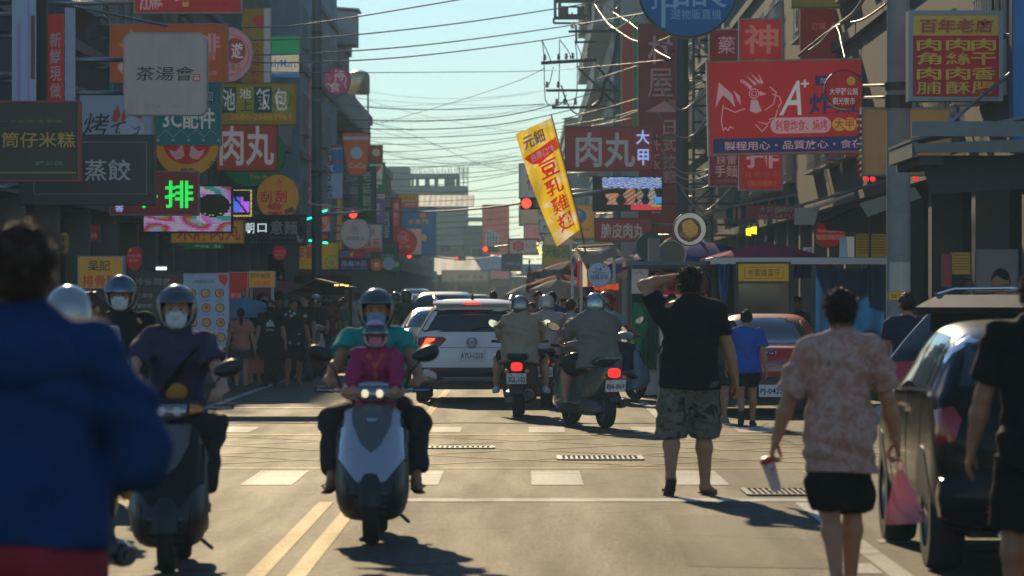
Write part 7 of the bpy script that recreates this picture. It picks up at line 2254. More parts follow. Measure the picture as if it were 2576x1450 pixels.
# ---------------------------------------------------------------- cars
WHITEP = paint("white", (.82, .81, .78), rough=.3)
def vw_extra(T, bv, rear, pnt):
 for s in (1, -1):
  patch("lamp_light_bar", bv, dense([(s * .84, .80), (s * .72, 1.02), (s * .58, 1.02), (s * .60, .985), (s * .69, .985), (s * .755, .80)], 3), rear, .022, LITRO, T, 3)
  patch("bumper_reflector", bv, dense([(s * .40, .545), (s * .66, .545), (s * .66, .515), (s * .40, .515)], 3), rear, .02, LENSR, T, 2)
  MB().tube([(s * .60, .55, 1.635), (s * .62, .9, 1.69), (s * .63, 2.2, 1.70), (s * .62, 2.5, 1.65)], .022, STEEL, 8).build("roof_rail", T, smooth=True)
 patch("lower_valance", bv, dense([(-.72, .42), (.72, .42), (.66, .36), (-.66, .36)], 6), rear, .014, pm('grey'), T, 2)
 patch("tailgate_crease", bv, dense([(-.52, .885), (.52, .885), (.50, .87), (-.50, .87)], 6), rear, .004, pm('grey'), T, 1)
 o = MB()
 o.lathe([(.075, .0), (.085, -.012), (.075, -.02), (.068, -.012)], (0, 0, 0), 'Y', 28, CHROME, close=True)
 for s in (1, -1):
  o.tube([(s * .045, -.012, .055), (s * .016, -.012, .008), (0, -.012, .03)], .008, CHROME, 6)
  o.tube([(s * .066, -.012, .02), (s * .032, -.012, -.055), (0, -.012, .0)], .008, CHROME, 6)
 o.build("tailgate_badge", T, smooth=True, loc=(0, -.012, .96))
 t = MB()
 letter(t, "TIGUAN", -.78, .72, -.58, .75, 0, CHROME)
 h = bv.ray_cast(Vector((-.68, -2, .73)), Vector((0, 1, 0)))
 t.build("model_lettering", T, fix=False, loc=(0, h[0][1] - .012, 0))
 sp = MB().loft([[(x, y, z) for y, z in ((.30, 1.545), (.27, 1.575), (.34, 1.60), (.62, 1.63), (.62, 1.57))] for x in np.linspace(-.62, .62, 9)], pnt).build("roof_spoiler", T, smooth=40)
 MB().box((0, .268, 1.575), (.26, .02, .028), LITR).build("high_brake_light", T)
 MB().lathe([(.012, 0), (.03, .02), (.02, .06), (.008, .10)], (0, .9, 1.63), 'Z', 10, BLKPL).build("roof_antenna", T, smooth=True)
 MB().tube([(0, .12, 1.16), (.15, .15, 1.20), (.42, .16, 1.20)], .008, BLKPL, 6).build("rear_wiper", T)
 for s in (1, -1):
  for y in (3.3,):
   pass
car("white suv seen from behind with lit brake lamps and plate AYU-1210", P(1187, 1015, 55.8), 0, SUV, WHITEP, [(-.64, 1.44), (-.58, 1.475), (.58, 1.475), (.64, 1.44), (.80, 1.15), (.76, 1.125), (-.76, 1.125), (-.80, 1.15)],
 [([(.88, .78), (.90, .88), (.88, 1.05), (.46, 1.045), (.40, 1.01), (.50, .90), (.62, .84), (.70, .77)], LENSR)], ("AYU-1210", (0, -.012, .765), .40, .17), scale=.92, clad=(.35, .565, .80), extra=vw_extra,
 side=[[(.75, 1.1), (1.6, 1.1), (1.6, 1.5), (1.0, 1.5)], [(1.68, 1.1), (2.75, 1.1), (2.4, 1.48), (1.68, 1.5)]])
def red_extra(T, bv, rear, pnt):
 patch("lamp_panel", bv, dense([(-.62, .735), (.62, .735), (.62, .59), (-.62, .59)], 6), rear, .008, LENSR, T, 3)
 o = MB()
 o.lathe([(.05, 0), (.057, -.01), (.05, -.016), (.045, -.01)], (0, 0, 0), 'Y', 24, CHROME, close=True)
 o.v = [(x * 1.15, y, z * .8) for x, y, z in o.v]
 n0 = len(o.v)
 o.lathe([(.022, 0), (.028, -.01), (.022, -.016), (.018, -.01)], (0, 0, .012), 'Y', 20, CHROME, close=True)
 o.build("boot_badge", T, smooth=True, loc=(0, bv.ray_cast(Vector((0, -2, .84)), Vector((0, 1, 0)))[0][1] - .004, .84))
 t = MB()
 letter(t, "COROLLA", -.2, .655, .2, .685, bv.ray_cast(Vector((0, -2, .67)), Vector((0, 1, 0)))[0][1] - .03, pm('lpink'))
 t.build("model_lettering", T, fix=False)
 MB().loft([yring((0, y, .42), .84, h_, 20, .45) for y, h_ in ((-.06, .05), (-.03, .10), (.10, .11))], paint("dark_red", (.09, .012, .014))).build("rear_bumper", T, smooth=True)
 for u in (-.35, .1, .4):
  MB().loft([yring((u, 1.45, 1.02), .20, .2, 14, .6), yring((u, 1.50, 1.05), .16, .18, 14, .6)], BLKPL).build("headrest", T, smooth=True)
car("red old saloon parked under the stall with plate PJ-0422", P(1941, 1045, 50.2), R(-1), SEDAN, paint("red", (.46, .010, .010), rough=.5), [(-.52, 1.30), (.52, 1.30), (.68, .98), (.64, .965), (-.64, .965), (-.68, .98)],
 [([(.80, .60), (.80, .75), (.62, .75), (.62, .60)], LENSR)], ("PJ-0422", (0, -.085, .33), .35, .165), extra=red_extra, scale=.97, wheels=(.72, 3.15, .29), side=[[(.95, .95), (1.65, .95), (1.65, 1.25), (1.25, 1.25)], [(1.72, .95), (2.85, .95), (2.4, 1.27), (1.72, 1.27)]])
def hatch_extra(T, bv, rear, pnt):
 lat = lambda a, z: ((-3, a, z), (1, 0, 0))
 patch("chrome_belt_trim", bv, dense([(.5, 1.0), (2.7, .965), (2.7, .985), (.5, 1.022)], 6), lat, .012, CHROME, T, 1)
 patch("side_window_trim", bv, dense([(.42, 1.03), (.52, 1.28), (.62, 1.32), (.60, 1.345), (.46, 1.31), (.36, 1.03)], 4), lat, .010, CHROME, T, 2)
 for y in (1.5, 1.56):
  patch("door_handle", bv, dense([(y * 1.0 + .35, .90), (y + .55, .90), (y + .55, .925), (y + .35, .925)], 2), lat, .03, CHROME, T, 1)
 MB().loft([yring((0, y, .45), .86, h_, 20, .4) for y, h_ in ((-.07, .06), (-.04, .16), (.12, .18))], pnt).build("rear_bumper", T, smooth=True)
 patch("rear_bumper_reflector", bv, dense([(-.75, .42), (-.55, .42), (-.55, .39), (-.75, .39)], 2), rear, .09, LENSR, T, 1)
 MB().lathe([(.03, -.08), (.035, -.10), (.035, .2), (.03, .2)], (-.5, 0, .26), 'Y', 12, CHROME).build("exhaust_pipe", T, smooth=True)
car("black estate car with chrome trim parked at the right edge nearest the camera", (3.14, 21.2, 0), 0, HATCH, paint("black", (.006, .007, .007), metal=0, rough=.28, coat=.12, spec=.2), [(-.64, 1.30), (.64, 1.30), (.72, 1.06), (-.72, 1.06)],
 [([(.86, .74), (.85, .93), (.76, .95), (.72, .88), (.76, .76)], LENSR)], ("6088-LX", (0, -.03, .80), .38, .16), extra=hatch_extra, wheels=(.72, 3.3, .33), side=[[(.50, 1.05), (.72, 1.05), (.72, 1.30), (.58, 1.26)], [(.80, 1.04), (1.55, 1.03), (1.55, 1.35), (.80, 1.33)], [(1.63, 1.03), (2.75, 1.0), (2.35, 1.29), (1.63, 1.35)]])
def chr_extra(T, bv, rear, pnt):
 MB().loft([[(x, y, z) for y, z in ((.22, 1.46), (.16, 1.52), (.30, 1.56), (.60, 1.63), (.60, 1.53))] for x in np.linspace(-.60, .60, 9)], BLKPL).build("roof_spoiler", T, smooth=40)
 MB().loft([yring((0, y, .56), .90, h_, 20, .4) for y, h_ in ((-.10, .04), (-.06, .12), (.12, .14))], paint("silver_lower", (.30, .31, .32), metal=.5)).build("rear_bumper", T, smooth=True)
 o = MB()
 o.lathe([(.06, 0), (.068, -.01), (.06, -.016), (.054, -.01)], (0, 0, 0), 'Y', 24, CHROME, close=True)
 o.build("tailgate_badge", T, smooth=True, loc=(0, -.0, .97))
 MB().loft([[(x, y, 1.17 + z) for x, z in rrect(-.26 * s, -.05 * s, .26 * s, .05 * s, .05 * s)] for y, s in ((.02, .7), (-.03, 1), (.14, 1.05))], BLKPL).build("wiper_housing", T, smooth=True)
 for s in (1, -1):
  MB().tube([(s * .60, .55, 1.635), (s * .62, .9, 1.68), (s * .63, 2.2, 1.69), (s * .62, 2.5, 1.64)], .018, CHROME, 8).build("roof_rail", T, smooth=True)
car("black crossover with a big sloping rear window parked behind the black estate car", (3.75, 32.5, 0), R(-34), SUV, paint("black_blue", (.014, .018, .024), metal=.3, rough=.2), [(-.60, 1.46), (.60, 1.46), (.76, 1.18), (.72, 1.14), (-.72, 1.14), (-.76, 1.18)],
 [([(.90, .86), (.89, 1.02), (.50, 1.04), (.44, .98), (.62, .88), (.74, .80)], mat("bright_red_lens", (.5, .01, .012), rough=.1, var=.05, coat=.9))], ("BGK-3150", (0, -.1, .62), .38, .16), scale=.965, extra=chr_extra, side=[[(.55, 1.1), (1.6, 1.1), (1.6, 1.5), (.9, 1.5)], [(1.68, 1.1), (2.75, 1.1), (2.4, 1.48), (1.68, 1.5)]])
LT = [([(.88, .82), (.88, 1.0), (.64, 1.0), (.66, .84)], LENSR)]
RWIN = [(-.60, 1.46), (.60, 1.46), (.74, 1.14), (-.74, 1.14)]
car("silver saloon partly hidden left of the white suv", (-1.45, 66.5, 0), 0, SEDAN, paint("silver", (.55, .55, .54), metal=.3), [(-.52, 1.30), (.52, 1.30), (.68, .98), (-.68, .98)], [([(.80, .60), (.80, .78), (.60, .78), (.62, .62)], LENSR)], scale=1.0, wheels=(.72, 3.15, .29))
base = car("dark blue suv ahead of the silver saloon", (-1.8, 86, 0), 0, SUV, paint("blue", (.05, .09, .14), metal=.3), RWIN, LT)
far = [("white suv in the queue left of the dark blue suv", -3.5, 112, 'white2', (.6, .6, .58)), ("grey suv behind the riders in the far queue", -3.2, 128, 'grey', (.25, .26, .27)), ("silver suv in the middle of the far queue", -2.9, 146, 'silver2', (.5, .5, .5)),
       ("tall white van like suv at the head of the far queue", -4.6, 160, 'white2', (.6, .6, .58)), ("black suv with red lamps far ahead on the right lane", -2.35, 178, 'black2', (.02, .02, .022)), ("dark grey suv beside the black suv far ahead", -2.5, 205, 'dgrey', (.08, .085, .09)),
       ("pale far suv just left of the number ninety board", -4.6, 205, 'white2', (.6, .6, .58)), ("small dark suv far down the street", -3.9, 250, 'black2', (.02, .02, .022))]
for l, x, y, n, c in far:
 o = dup(base)
 o.location = (x, y, 0)
 o["label"] = l
 o["group"] = "cars queueing far down the street"
 o.scale = (1.0, 1.0, .98 if 'tall' not in l else 1.12)
 for ch in o.children:
  if ch.name.startswith("car_body") or ch.name.startswith("wing_mirror"):
   ch.data = ch.data.copy()
   ch.data.materials[0] = paint(n, c)
base["group"] = "cars queueing far down the street"
S("dull red speed board with white number at the street end", 1142, 738, 1172, 756, 240, 'brick', [("90", 1148, 742, 1168, 753, 'lpink')], frame='brick', fw=1, legs=True)
# ---------------------------------------------------------------- scooters
SILV = mat("scooter_silver", (.48, .52, .56), rough=.28, metal=.55, var=.05, coat=.7)
DKB = mat("scooter_black_plastic", (.020, .022, .025), rough=.38, var=.15, scale=10)
scooter("silver and black scooter coming towards the camera with a parent and child", (-.965, 24.85, 0), PI, DKB, panel=SILV, shield=SILV, headlit=True)
scooter("dark scooter of the woman with white mask coming towards the camera", (-2.03, 22.3, 0), PI + .02, DKB, scale=.96, panel=mat("scooter_dark_green", (.008, .012, .012), rough=.5, spec=.25), shield=mat("scooter_dark_green", (.015, .03, .028)), headlit=False)
scooter("black scooter of the white helmet rider beside the blue jacket", (-2.34, 19.5, 0), .32, DKB, panel=mat("scooter_gloss_black", (.012, .012, .014), rough=.2, coat=.8), lit=False)
scooter("black scooter with plate 3GL-102 behind the white suv", (P(1306, 0, 49.6)[0], 49.9, 0), R(-2), DKB, panel=DKB, plate_text="3GL-102")
scooter("grey green scooter with plate BJ6-869 turning at an angle", (.765, 45.9, 0), R(19), mat("scooter_grey_green", (.16, .19, .17), rough=.3, metal=.4, coat=.5), panel=mat("scooter_grey_green", (.16, .19, .17)), plate_text="BJ6-869", basket=True)
scooter("dark scooter of the rider in white helmet between two scooters", (P(1376, 0, 54)[0], 54.3, 0), R(-3), DKB, panel=mat("scooter_gloss_black", (.012, .012, .014)), plate_text="MRC-283")
scooter("white and red scooter standing with the left crowd", (P(786, 0, 73)[0], 73, 0), PI + .1, DKB, panel=mat("scooter_white", (.6, .6, .58), rough=.3, coat=.6), shield=mat("scooter_white", (.6, .6, .58)), lit=False)
scooter("dark scooter of the rider farthest left of the white suv", (P(996, 0, 93)[0], 93, 0), 0, DKB, plate_text="KLA-630")
scooter("dark scooter beside the silver saloon", (P(1023, 0, 87)[0], 87, 0), 0, DKB, plate_text="NPE-116")
scooter("pale blue scooter of the red helmet rider by the stalls", (P(1535, 0, 57)[0], 57.2, 0), R(-40), mat("scooter_pale_blue", (.25, .42, .55), rough=.3, coat=.5), lit=False, plate_text="EPN-095")
# ---------------------------------------------------------------- people
BLK = cloth("black", (.009, .009, .010))
BLK2 = cloth("charcoal", (.03, .031, .034))
NAVY = cloth("navy", (.02, .028, .06))
DENIM = cloth("denim", (.05, .08, .15), scale=40)
MASKW = cloth("mask_white", (.62, .68, .66), var=.05)
MASKB = cloth("mask_blue", (.20, .36, .46), var=.05)
MASKP = cloth("mask_pink", (.62, .25, .32), var=.05)
MASKG = cloth("mask_green", (.12, .38, .27), var=.05)
MASKK = cloth("mask_black", (.02, .02, .022), var=.05)
VISOR = mat("smoke_visor", (.02, .03, .04), rough=.05, var=0, coat=1, spec=.8)
VISB = mat("mirror_visor", (.10, .13, .22), rough=.06, metal=.7, var=.3, scale=6, coat=1)
HS = lambda n, c, m=.2: mat("helmet_" + n, c, rough=.22, metal=m, var=.04, coat=.9)
SANDAL = mat("sandal_rubber", (.05, .03, .02), rough=.8, var=.2)
SHOEW = mat("shoe_white", (.6, .58, .54), rough=.6, var=.1)
SHOEB = mat("shoe_black", (.02, .02, .02), rough=.6, var=.15)
SHOEG = mat("shoe_grey", (.22, .21, .2), rough=.6, var=.15)
def strap(J, pts, m, r=.018, name="bag_strap"):
 MB().tube([J['up'](*p) for p in pts], r, m, 8).build(name, J['T'], smooth=True)
def earlobe_mask(J, s=1):
 hp = J['hp']
 MB().tube([hp(s * .082, -.005, .01), hp(s * .072, .04, -.02), hp(s * .055, .08, -.03)], .004, MASKW, 5).build("mask_loop", J['T'])
person("person with short dark hair in a blue hooded jacket and red trousers, back turned", (-1.35, 10.25, 0), 0.05, H=1.77, g=1.10, h=.011, fat=.25, wr=(.14, .24, 1.05), wl=(-.25, .16, 1.02), elbow=(-.9, -.65, -.2), lean=.08, tone='mid',
       shirt=(cloth("blue_jacket", (.005, .036, .125), scale=9, var=.3), 1.98, .06, .042, "jacket", 1), bottom=(cloth("red_trousers", (.32, .03, .05)), 2, .03), shoes=(SHOEB, 'shoe'), hair=('short', HAIRB), ankr=(.12, .05, .085), ankl=(-.12, -.1, .085), head_yaw=-.1)
person("person in black T-shirt seen from behind at the right edge", (2.44, 18.2, 0), -.02, H=1.70, g=1.1, h=.011, wr=(.36, .05, .80), wl=(-.335, .03, .80), elbow=(-.6, -1, 0), tone='tan', shirt=(BLK, .72, .16, .02), bottom=(BLK, 1.05, .03), shoes=(SANDAL, 'sandal'), hair=('short', HAIR), curl=(.5, .45), ankr=(.12, -.1, .085), ankl=(-.11, .16, .085))
def cup_and_bag(J):
 pass
pk = person("man in a faded pink print shirt and black shorts walking away with a cup", (1.655, 20.1, 0), 0, H=1.61, g=.99, h=.010, wr=(.335, .08, .80), wl=(-.385, .05, .80), elbow=(-.7, -1, 0), tone='mid',
   shirt=(pattern_cloth("pink_print", (.50, .225, .165), (.60, .42, .35), scale=16, lo=.40, hi=.62, tl=.12, c2=(.38, .15, .13)), .9, .24, .036), bottom=(BLK, 1.02, .04), shoes=(SANDAL, 'sandal'), hair=('short', HAIR), mask=None,
   curl=(1.15, 1.0), ankr=(.07, .16, .085), ankl=(-.04, -.22, .13), heel=(0, .5), extra=lambda J: (earlobe_mask(J, 1), earlobe_mask(J, -1), np_obj("mask", [Field().ell(J['hp'](.02, .075, -.06), (.062, .045, .052), .02, J['Rh']).mesh(.009)], MASKG, J['T'])))
sc_ = 1.61 / 1.73
hl = Vector((1.655 - .395 * sc_, 20.1 + .07 * sc_, .715 * sc_))
T = thing("drink_cup", "pale pink drink cup held in the pink shirt man's left hand", "cup", hl, group=None)
T.rotation_euler = (R(12), R(-18), 0)
MB().lathe([(.026, -.13), (.036, .03), (.037, .035)], (0, 0, 0), 'Z', 20, pattern_cloth("cup_print", (.70, .62, .60), (.55, .16, .18), scale=22, lo=.52, hi=.6)).build("cup_body", T, smooth=True)
MB().lathe([(.039, .03), (.040, .045), (.03, .055), (.002, .06)], (0, 0, 0), 'Z', 20, pm('red')).build("lid", T, smooth=True)
hr = Vector((1.655 + .345 * sc_, 20.1 + .09 * sc_, .70 * sc_))
T = thing("shopping_bag", "pink translucent plastic bag hanging from the pink shirt man's right hand", "bag", hr)
pb = mat("pink_plastic_film", (.85, .42, .44), rough=.3, var=.15, scale=9, bump=.5, tl=.55)
rings = []
for t, w, d in [(-.28 * j / 16, .012 + .088 * min(1, j / 14) ** .9 - (.012 if j == 16 else 0), .012 + .05 * min(1, j / 14)) for j in range(17)]:
 rings.append([(w * math.copysign(abs(math.cos(a)) ** .6, math.cos(a)) + .045 * -t * 2.2 + (.003 - .02 * t) * math.sin(a * 5 + t * 40 + 2 * math.sin(a * 2)), d * math.copysign(abs(math.sin(a)) ** .6, math.sin(a)) + (.003 - .025 * t) * math.sin(a * 6 + t * 55), t + .008 * math.cos(a) * (t < -.2)) for a in [2 * PI * i / 28 for i in range(40)]])
MB().loft(rings, pb).build("bag_film", T, smooth=True)
MB().box((.062, 0, -.235), (.13, .08, .055), pm('brick')).build("bag_contents", T, bevel=.01)
h_ = MB()
for s in (-1, 1):
 h_.tube([(s * .012, 0, -.02), (s * .02, s * .01, .03), (0, 0, .055)], .006, pb, 6)
h_.build("bag_handle", T, smooth=True)
person("man in black T-shirt and camouflage shorts raising his left hand to his brow", (1.30, 30.2, 0), 0, H=1.80, g=1.13, h=.012, wr=(.37, .06, .80), wl=(-.095, .15, 1.645), elbow=(-1, .35, .3), tone='mid', fat=.25, handdir=(None, ((.9, .1, .25), (-.3, .2, 1))),
       shirt=(BLK, .66, .13, .03), bottom=(pattern_cloth("camouflage", (.115, .097, .078), (.20, .168, .132), scale=9, lo=.42, hi=.52, c2=(.035, .032, .028)), 1.16, .034), shoes=(SANDAL, 'sandal'), hair=('short', HAIR), ankr=(.12, .06, .085), ankl=(-.15, -.16, .15), heel=(.1, .75), toe=(.35, 0), curl=(.55, .3), head_yaw=.05)
person("boy in blue T-shirt and black shorts striding away", (P(1878, 0, 45.9)[0], 45.9, 0), 0, H=1.40, g=1.0, h=.013, wr=(.29, -.05, .82), wl=(-.29, .12, .84), tone='mid', shirt=(cloth("boy_blue", (.025, .10, .42)), .7, .14, .03), bottom=(BLK, .72, .03), shoes=(SHOEB, 'shoe'), ankr=(.10, .18, .085), ankl=(-.09, -.32, .20), heel=(0, .95), head_pitch=.1)
person("woman with brown hair partly hidden behind the man in black T-shirt", (P(1806, 0, 47.5)[0], 47.5, 0), -.1, H=1.50, h=.016, shirt=(cloth("dark_stripe", (.06, .05, .05)), .6, .12, .02), bottom=(BLK2, .9, .03), shoes=(SHOEG, 'shoe'), hair=('long', HAIRB), ankr=(.1, -.2, .09), ankl=(-.1, .15, .085))
person("man with rim lit dark hair standing behind the black crossover's pillar", (P(2282, 0, 38)[0], 38, 0), .3, H=1.60, h=.016, shirt=(NAVY, .6, .1, .02), bottom=(BLK, 2, .02), tone='mid')
person("person with dark hair behind the crossover's roof", (P(2518, 0, 38.5)[0], 38.5, 0), 2.6, H=1.84, h=.016, shirt=(BLK2, .6, .1, .02), bottom=(BLK, 2, .02), tone='tan')
seatH = .86
def rider(label, loc, rz, H=1.66, back=False, pel=(0, -.22, .86), lean=.10, grips=((.31, .27, .98), (-.31, .27, .98)), feet=((.17, .22, .42), (-.17, .22, .42)), **k):
 s = 1.73 / H
 q = lambda p: tuple(c * s for c in p)
 hd = (((-.35, .8, -.25), (.2, .3, 1)), ((.35, .8, -.25), (-.2, .3, 1)))
 return person(label, loc, rz, H=H, pelvis=q(pel), lean=lean, wr=q(grips[0]), wl=q(grips[1]), ankr=q(feet[0]), ankl=q(feet[1]), elbow=(-1, -.4, -.5), knee=(0, .6, 1), kneespread=.45, curl=(1.2, 1.2), handdir=hd, **k)
rider("rider in turquoise T-shirt with black helmet and blue mask on the silver scooter", (-.965, 24.85, 0), PI, H=1.60, g=1.05, h=.011, tone='mid', lean=.16, pel=(0, -.30, .86), shirt=(cloth("turquoise", (.01, .36, .30), tl=.12), .62, .06, .03), bottom=(BLK2, 1.9, .03), shoes=(SANDAL, 'sandal'),
      hair=None, helmet=(HS("olive_black", (.05, .055, .045)), 'full', VISOR, (.05, .12)), mask=MASKB, eyes=True, feet=((.27, .20, .40), (-.27, .20, .40)))
person("small child in pink jacket and pink helmet standing in front of the rider", (-.955, 24.72, .30), PI, H=1.10, g=.97, h=.010, tone='light', wr=(.21, .49, 1.05), wl=(-.21, .49, 1.05), elbow=(-1, -.5, -.4), handdir=(((-.3, .8, -.2), (.1, .2, 1)), ((.3, .8, -.2), (-.1, .2, 1))), curl=(1.1, 1.1), lean=.12,
       shirt=(cloth("child_pink", (.42, .03, .12)), 1.9, .08, .03, "jacket"), bottom=(cloth("child_orange", (.50, .14, .05)), 2, .03), shoes=(SHOEW, 'shoe'), hair=('long', HAIRB), helmet=(HS("pink", (.58, .30, .42), 0), 'full', VISOR, (-.005, .115)), mask=MASKP, eyes=True,
       extra=lambda J: np_obj("scarf", [Field().cone(J['up'](-.07, .07, .47), J['up'](0, .115, .36), .03, .028, .02).cone(J['up'](.07, .07, .47), J['up'](0, .115, .36), .03, .028, .02).cone(J['up'](0, .115, .36), J['up'](0, .125, .26), .035, .03, .02).mesh(.012)], cloth("child_orange", (.50, .14, .05)), J['T']))
rider("woman in purple T-shirt with dark helmet and white mask on the left scooter", (-2.03, 22.3, 0), PI + .02, H=1.59, g=.95, h=.011, tone='light', lean=.14, pel=(0, -.26, .88), shirt=(cloth("dark_purple", (.055, .04, .085)), .85, .08, .034), bottom=(BLK2, 1.9, .04), shoes=(SHOEB, 'shoe'), hair=('long', HAIRB),
      helmet=(HS("dark_grey", (.06, .065, .075)), 'full', VISOR, (.045, .12)), mask=MASKW, eyes=True, extra=lambda J: (strap(J, [(-.16, .03, .47), (-.05, .16, .34), (.10, .17, .14), (.16, .13, .02)], BLK), np_obj("shirt_print", [Field().ell(J['up'](.0, .155, .16), (.075, .03, .06), .02).mesh(.012)], cloth("print_orange", (.50, .22, .04)), J['T'])))
rider("rider with white helmet and pale lilac shirt turned away beside the blue jacket", (-2.34, 19.5, 0), .32, H=1.60, h=.012, tone='light', lean=.10, pel=(0, -.2, .86), shirt=(cloth("lilac", (.36, .34, .42), tl=.1), .7, .10, .03), bottom=(BLK2, 1.9, .04), shoes=(SHOEB, 'shoe'), hair=None, helmet=(HS("white", (.30, .34, .37)), 'full', VISOR, (.03, .12)))
person("man in black with glossy black helmet and white mask behind the left riders", (-3.13, 29.8, 0), PI - .05, H=1.70, h=.013, tone='mid', shirt=(BLK, 1.95, .10, .04), bottom=(BLK2, 2, .03), shoes=(SHOEB, 'shoe'), hair=None, helmet=(HS("black_irid", (.03, .025, .05), .5), 'full', VISB, (.02, .115)), mask=MASKW, eyes=True, ankr=(.14, 0, .085), ankl=(-.14, 0, .085), wr=(.18, .25, .95), wl=(-.18, .25, .95))
person("person with brown hair glowing at the edge behind the white helmet", (P(232, 0, 26.5)[0], 26.5, 0), 2.4, H=1.60, h=.015, tone='mid', shirt=(cloth("lilac", (.36, .34, .42)), .7, .10, .03), bottom=(BLK2, 2, .03), shoes=(SHOEB, 'shoe'), hair=('long', HAIRB))
rider("woman in beige shirt with grey helmet on the scooter 3GL-102", (P(1306, 0, 49.6)[0], 49.9, 0), R(-2), H=1.56, h=.013, g=1.28, tone='light', lean=.12, pel=(0.02, -.30, .83), shirt=(cloth("beige", (.40, .31, .22), tl=.1), 1.0, .16, .055), bottom=(BLK2, .62, .03), shoes=(SHOEW, 'shoe'), hair=('long', HAIRB), helmet=(HS("grey", (.26, .29, .29), .5), 'half'), feet=((.34, .10, .38), (-.30, .12, .38)))
rider("woman in grey brown shirt with silver helmet on the scooter BJ6-869", (.765, 45.9, 0), R(19), H=1.60, h=.013, g=1.32, tone='light', lean=.10, pel=(0, -.32, .84), shirt=(cloth("grey_brown", (.20, .175, .145)), 1.5, .16, .055), bottom=(BLK2, .9, .04), shoes=(SHOEG, 'shoe'), hair=('long', HAIR), helmet=(HS("silver", (.36, .42, .44), .7), 'full', VISOR, (.03, .11)), head_yaw=-.5, feet=((.20, .18, .42), (-.24, .15, .36)))
rider("rider with white helmet and pale pink shirt between the two near scooters", (P(1376, 0, 54)[0], 54.3, 0), R(-3), H=1.52, h=.014, g=1.15, tone='light', shirt=(cloth("pale_pink", (.42, .33, .32)), .85, .14, .04), bottom=(cloth("light_trousers", (.30, .28, .25)), 1.9, .03), shoes=(SHOEW, 'shoe'), hair=None, helmet=(HS("white2", (.52, .50, .49), 0), 'half'))
rider("rider in dark helmet farthest left of the white suv", (P(996, 0, 93)[0], 93, 0), 0, H=1.66, h=.02, shirt=(BLK, 1.9, .12, .03), bottom=(BLK2, 1.9, .03), shoes=(SHOEB, 'shoe'), hair=None, helmet=(HS("dark_grey", (.06, .065, .075)), 'half'))
rider("rider in large dark helmet and grey top beside the silver saloon", (P(1023, 0, 87)[0], 87, 0), 0, H=1.74, h=.02, shirt=(BLK2, 1.9, .12, .03), bottom=(BLK2, 1.9, .03), shoes=(SHOEB, 'shoe'), hair=None, helmet=(HS("dark_brown", (.05, .045, .04)), 'full', VISOR))
rider("rider with dark red helmet and pale blue shirt reaching towards the stall", (P(1535, 0, 57)[0], 57.2, 0), R(-40), H=1.64, h=.016, tone='tan', shirt=(cloth("pale_blue", (.28, .38, .44)), .85, .14, .03), bottom=(NAVY, 1.9, .03), shoes=(SHOEB, 'shoe'), hair=None, helmet=(HS("dark_red", (.20, .02, .045), .1), 'half', VISOR), lean=.2)
person("person with a white helmet sitting on the white and red scooter in the left crowd", (P(792, 0, 74)[0], 74.2, 0), PI + .1, H=1.56, h=.02, shirt=(BLK2, .7, .1, .03), bottom=(DENIM, 2, .02), shoes=(SHOEB, 'shoe'), hair=None, helmet=(HS("white", (.30, .34, .37)), 'full', VISOR), wr=(.25, .3, 1.0), wl=(-.25, .3, 1.0))
def crowd(label, u, Y, H, face, **k):
 return person(label, (P(u, 0, Y)[0], Y, 0), face, H=H, h=k.pop('h', .018), **k)
crowd("girl in coral T-shirt with a long ponytail and denim shorts", 606, 64, 1.36, .05, tone='light', shirt=(cloth("coral", (.52, .18, .15)), .6, .10, .03), bottom=(DENIM, .62, .03), shoes=(SHOEB, 'shoe'), hair=('ponytail', HAIR), ankr=(.09, .1, .085), ankl=(-.09, -.06, .085))
crowd("girl in black T-shirt with a white sport emblem and black mask", 681, 66, 1.50, PI, tone='light', shirt=(BLK, .62, .14, .035), bottom=(BLK, 2, .035), shoes=(SHOEB, 'shoe'), hair=('long', HAIRB), mask=MASKK, eyes=True, ankl=(-.09, .12, .085),
      extra=lambda J: (lambda mb: (letter(mb, "adidas", -.085, 0, .085, .06, 0, pm('white')), [mb.add([(x + s_ * .0, 0, z) for x, z in q], [(0, 1, 2, 3)], pm('white')) for s_ in (0,) for q in (((-.09, .09), (-.02, .09), (0, .15), (-.05, .20)), ((-.02, .09), (.02, .09), (.02, .22), (-.02, .22)), ((.02, .09), (.09, .09), (.05, .20), (0, .15)))], mb.build("shirt_emblem", J['T'], fix=False, loc=J['up'](0, .185, .17), rot=(0, 0, PI))))(MB()))
crowd("man in dark T-shirt with white swallow pattern and black shorts", 738, 66.6, 1.52, PI + .15, g=1.12, tone='mid', shirt=(pattern_cloth("swallow", (.55, .56, .57), (.014, .015, .02), scale=6.5, lo=.22, hi=.25, kind='voronoi'), .7, .16, .045), bottom=(BLK, 1.0, .045), shoes=(SANDAL, 'sandal'), ankr=(.13, .1, .085), ankl=(-.12, -.06, .085), head_yaw=.4)
wu = crowd("woman in dark top under a pale blue umbrella in the left crowd", 640, 67, 1.52, PI - .3, tone='light', shirt=(NAVY, .6, .12, .02), bottom=(BLK, .8, .03), shoes=(SANDAL, 'sandal'), hair=('long', HAIR), wr=(.05, .25, 1.30), curl=(1.2, .5))
umbrella("pale blue hand umbrella held over the left crowd", 612, 748, 66.9, .56, .17, TC("pale_blue", (.20, .42, .58)), pole_to=1.1, n=8)
T = thing("shopping_bag", "bright red shopping bag carried low in the left crowd", "bag", P(645, 940, 65.3))
k = 65.3 / F
MB().loft([[(x, y, z) for x, y in ((-w, -.05), (w, -.05), (w, .05), (-w, .05))] for z, w in ((0, 17 * k), (34 * k, 18.5 * k))], pm('red')).build("bag_body", T)
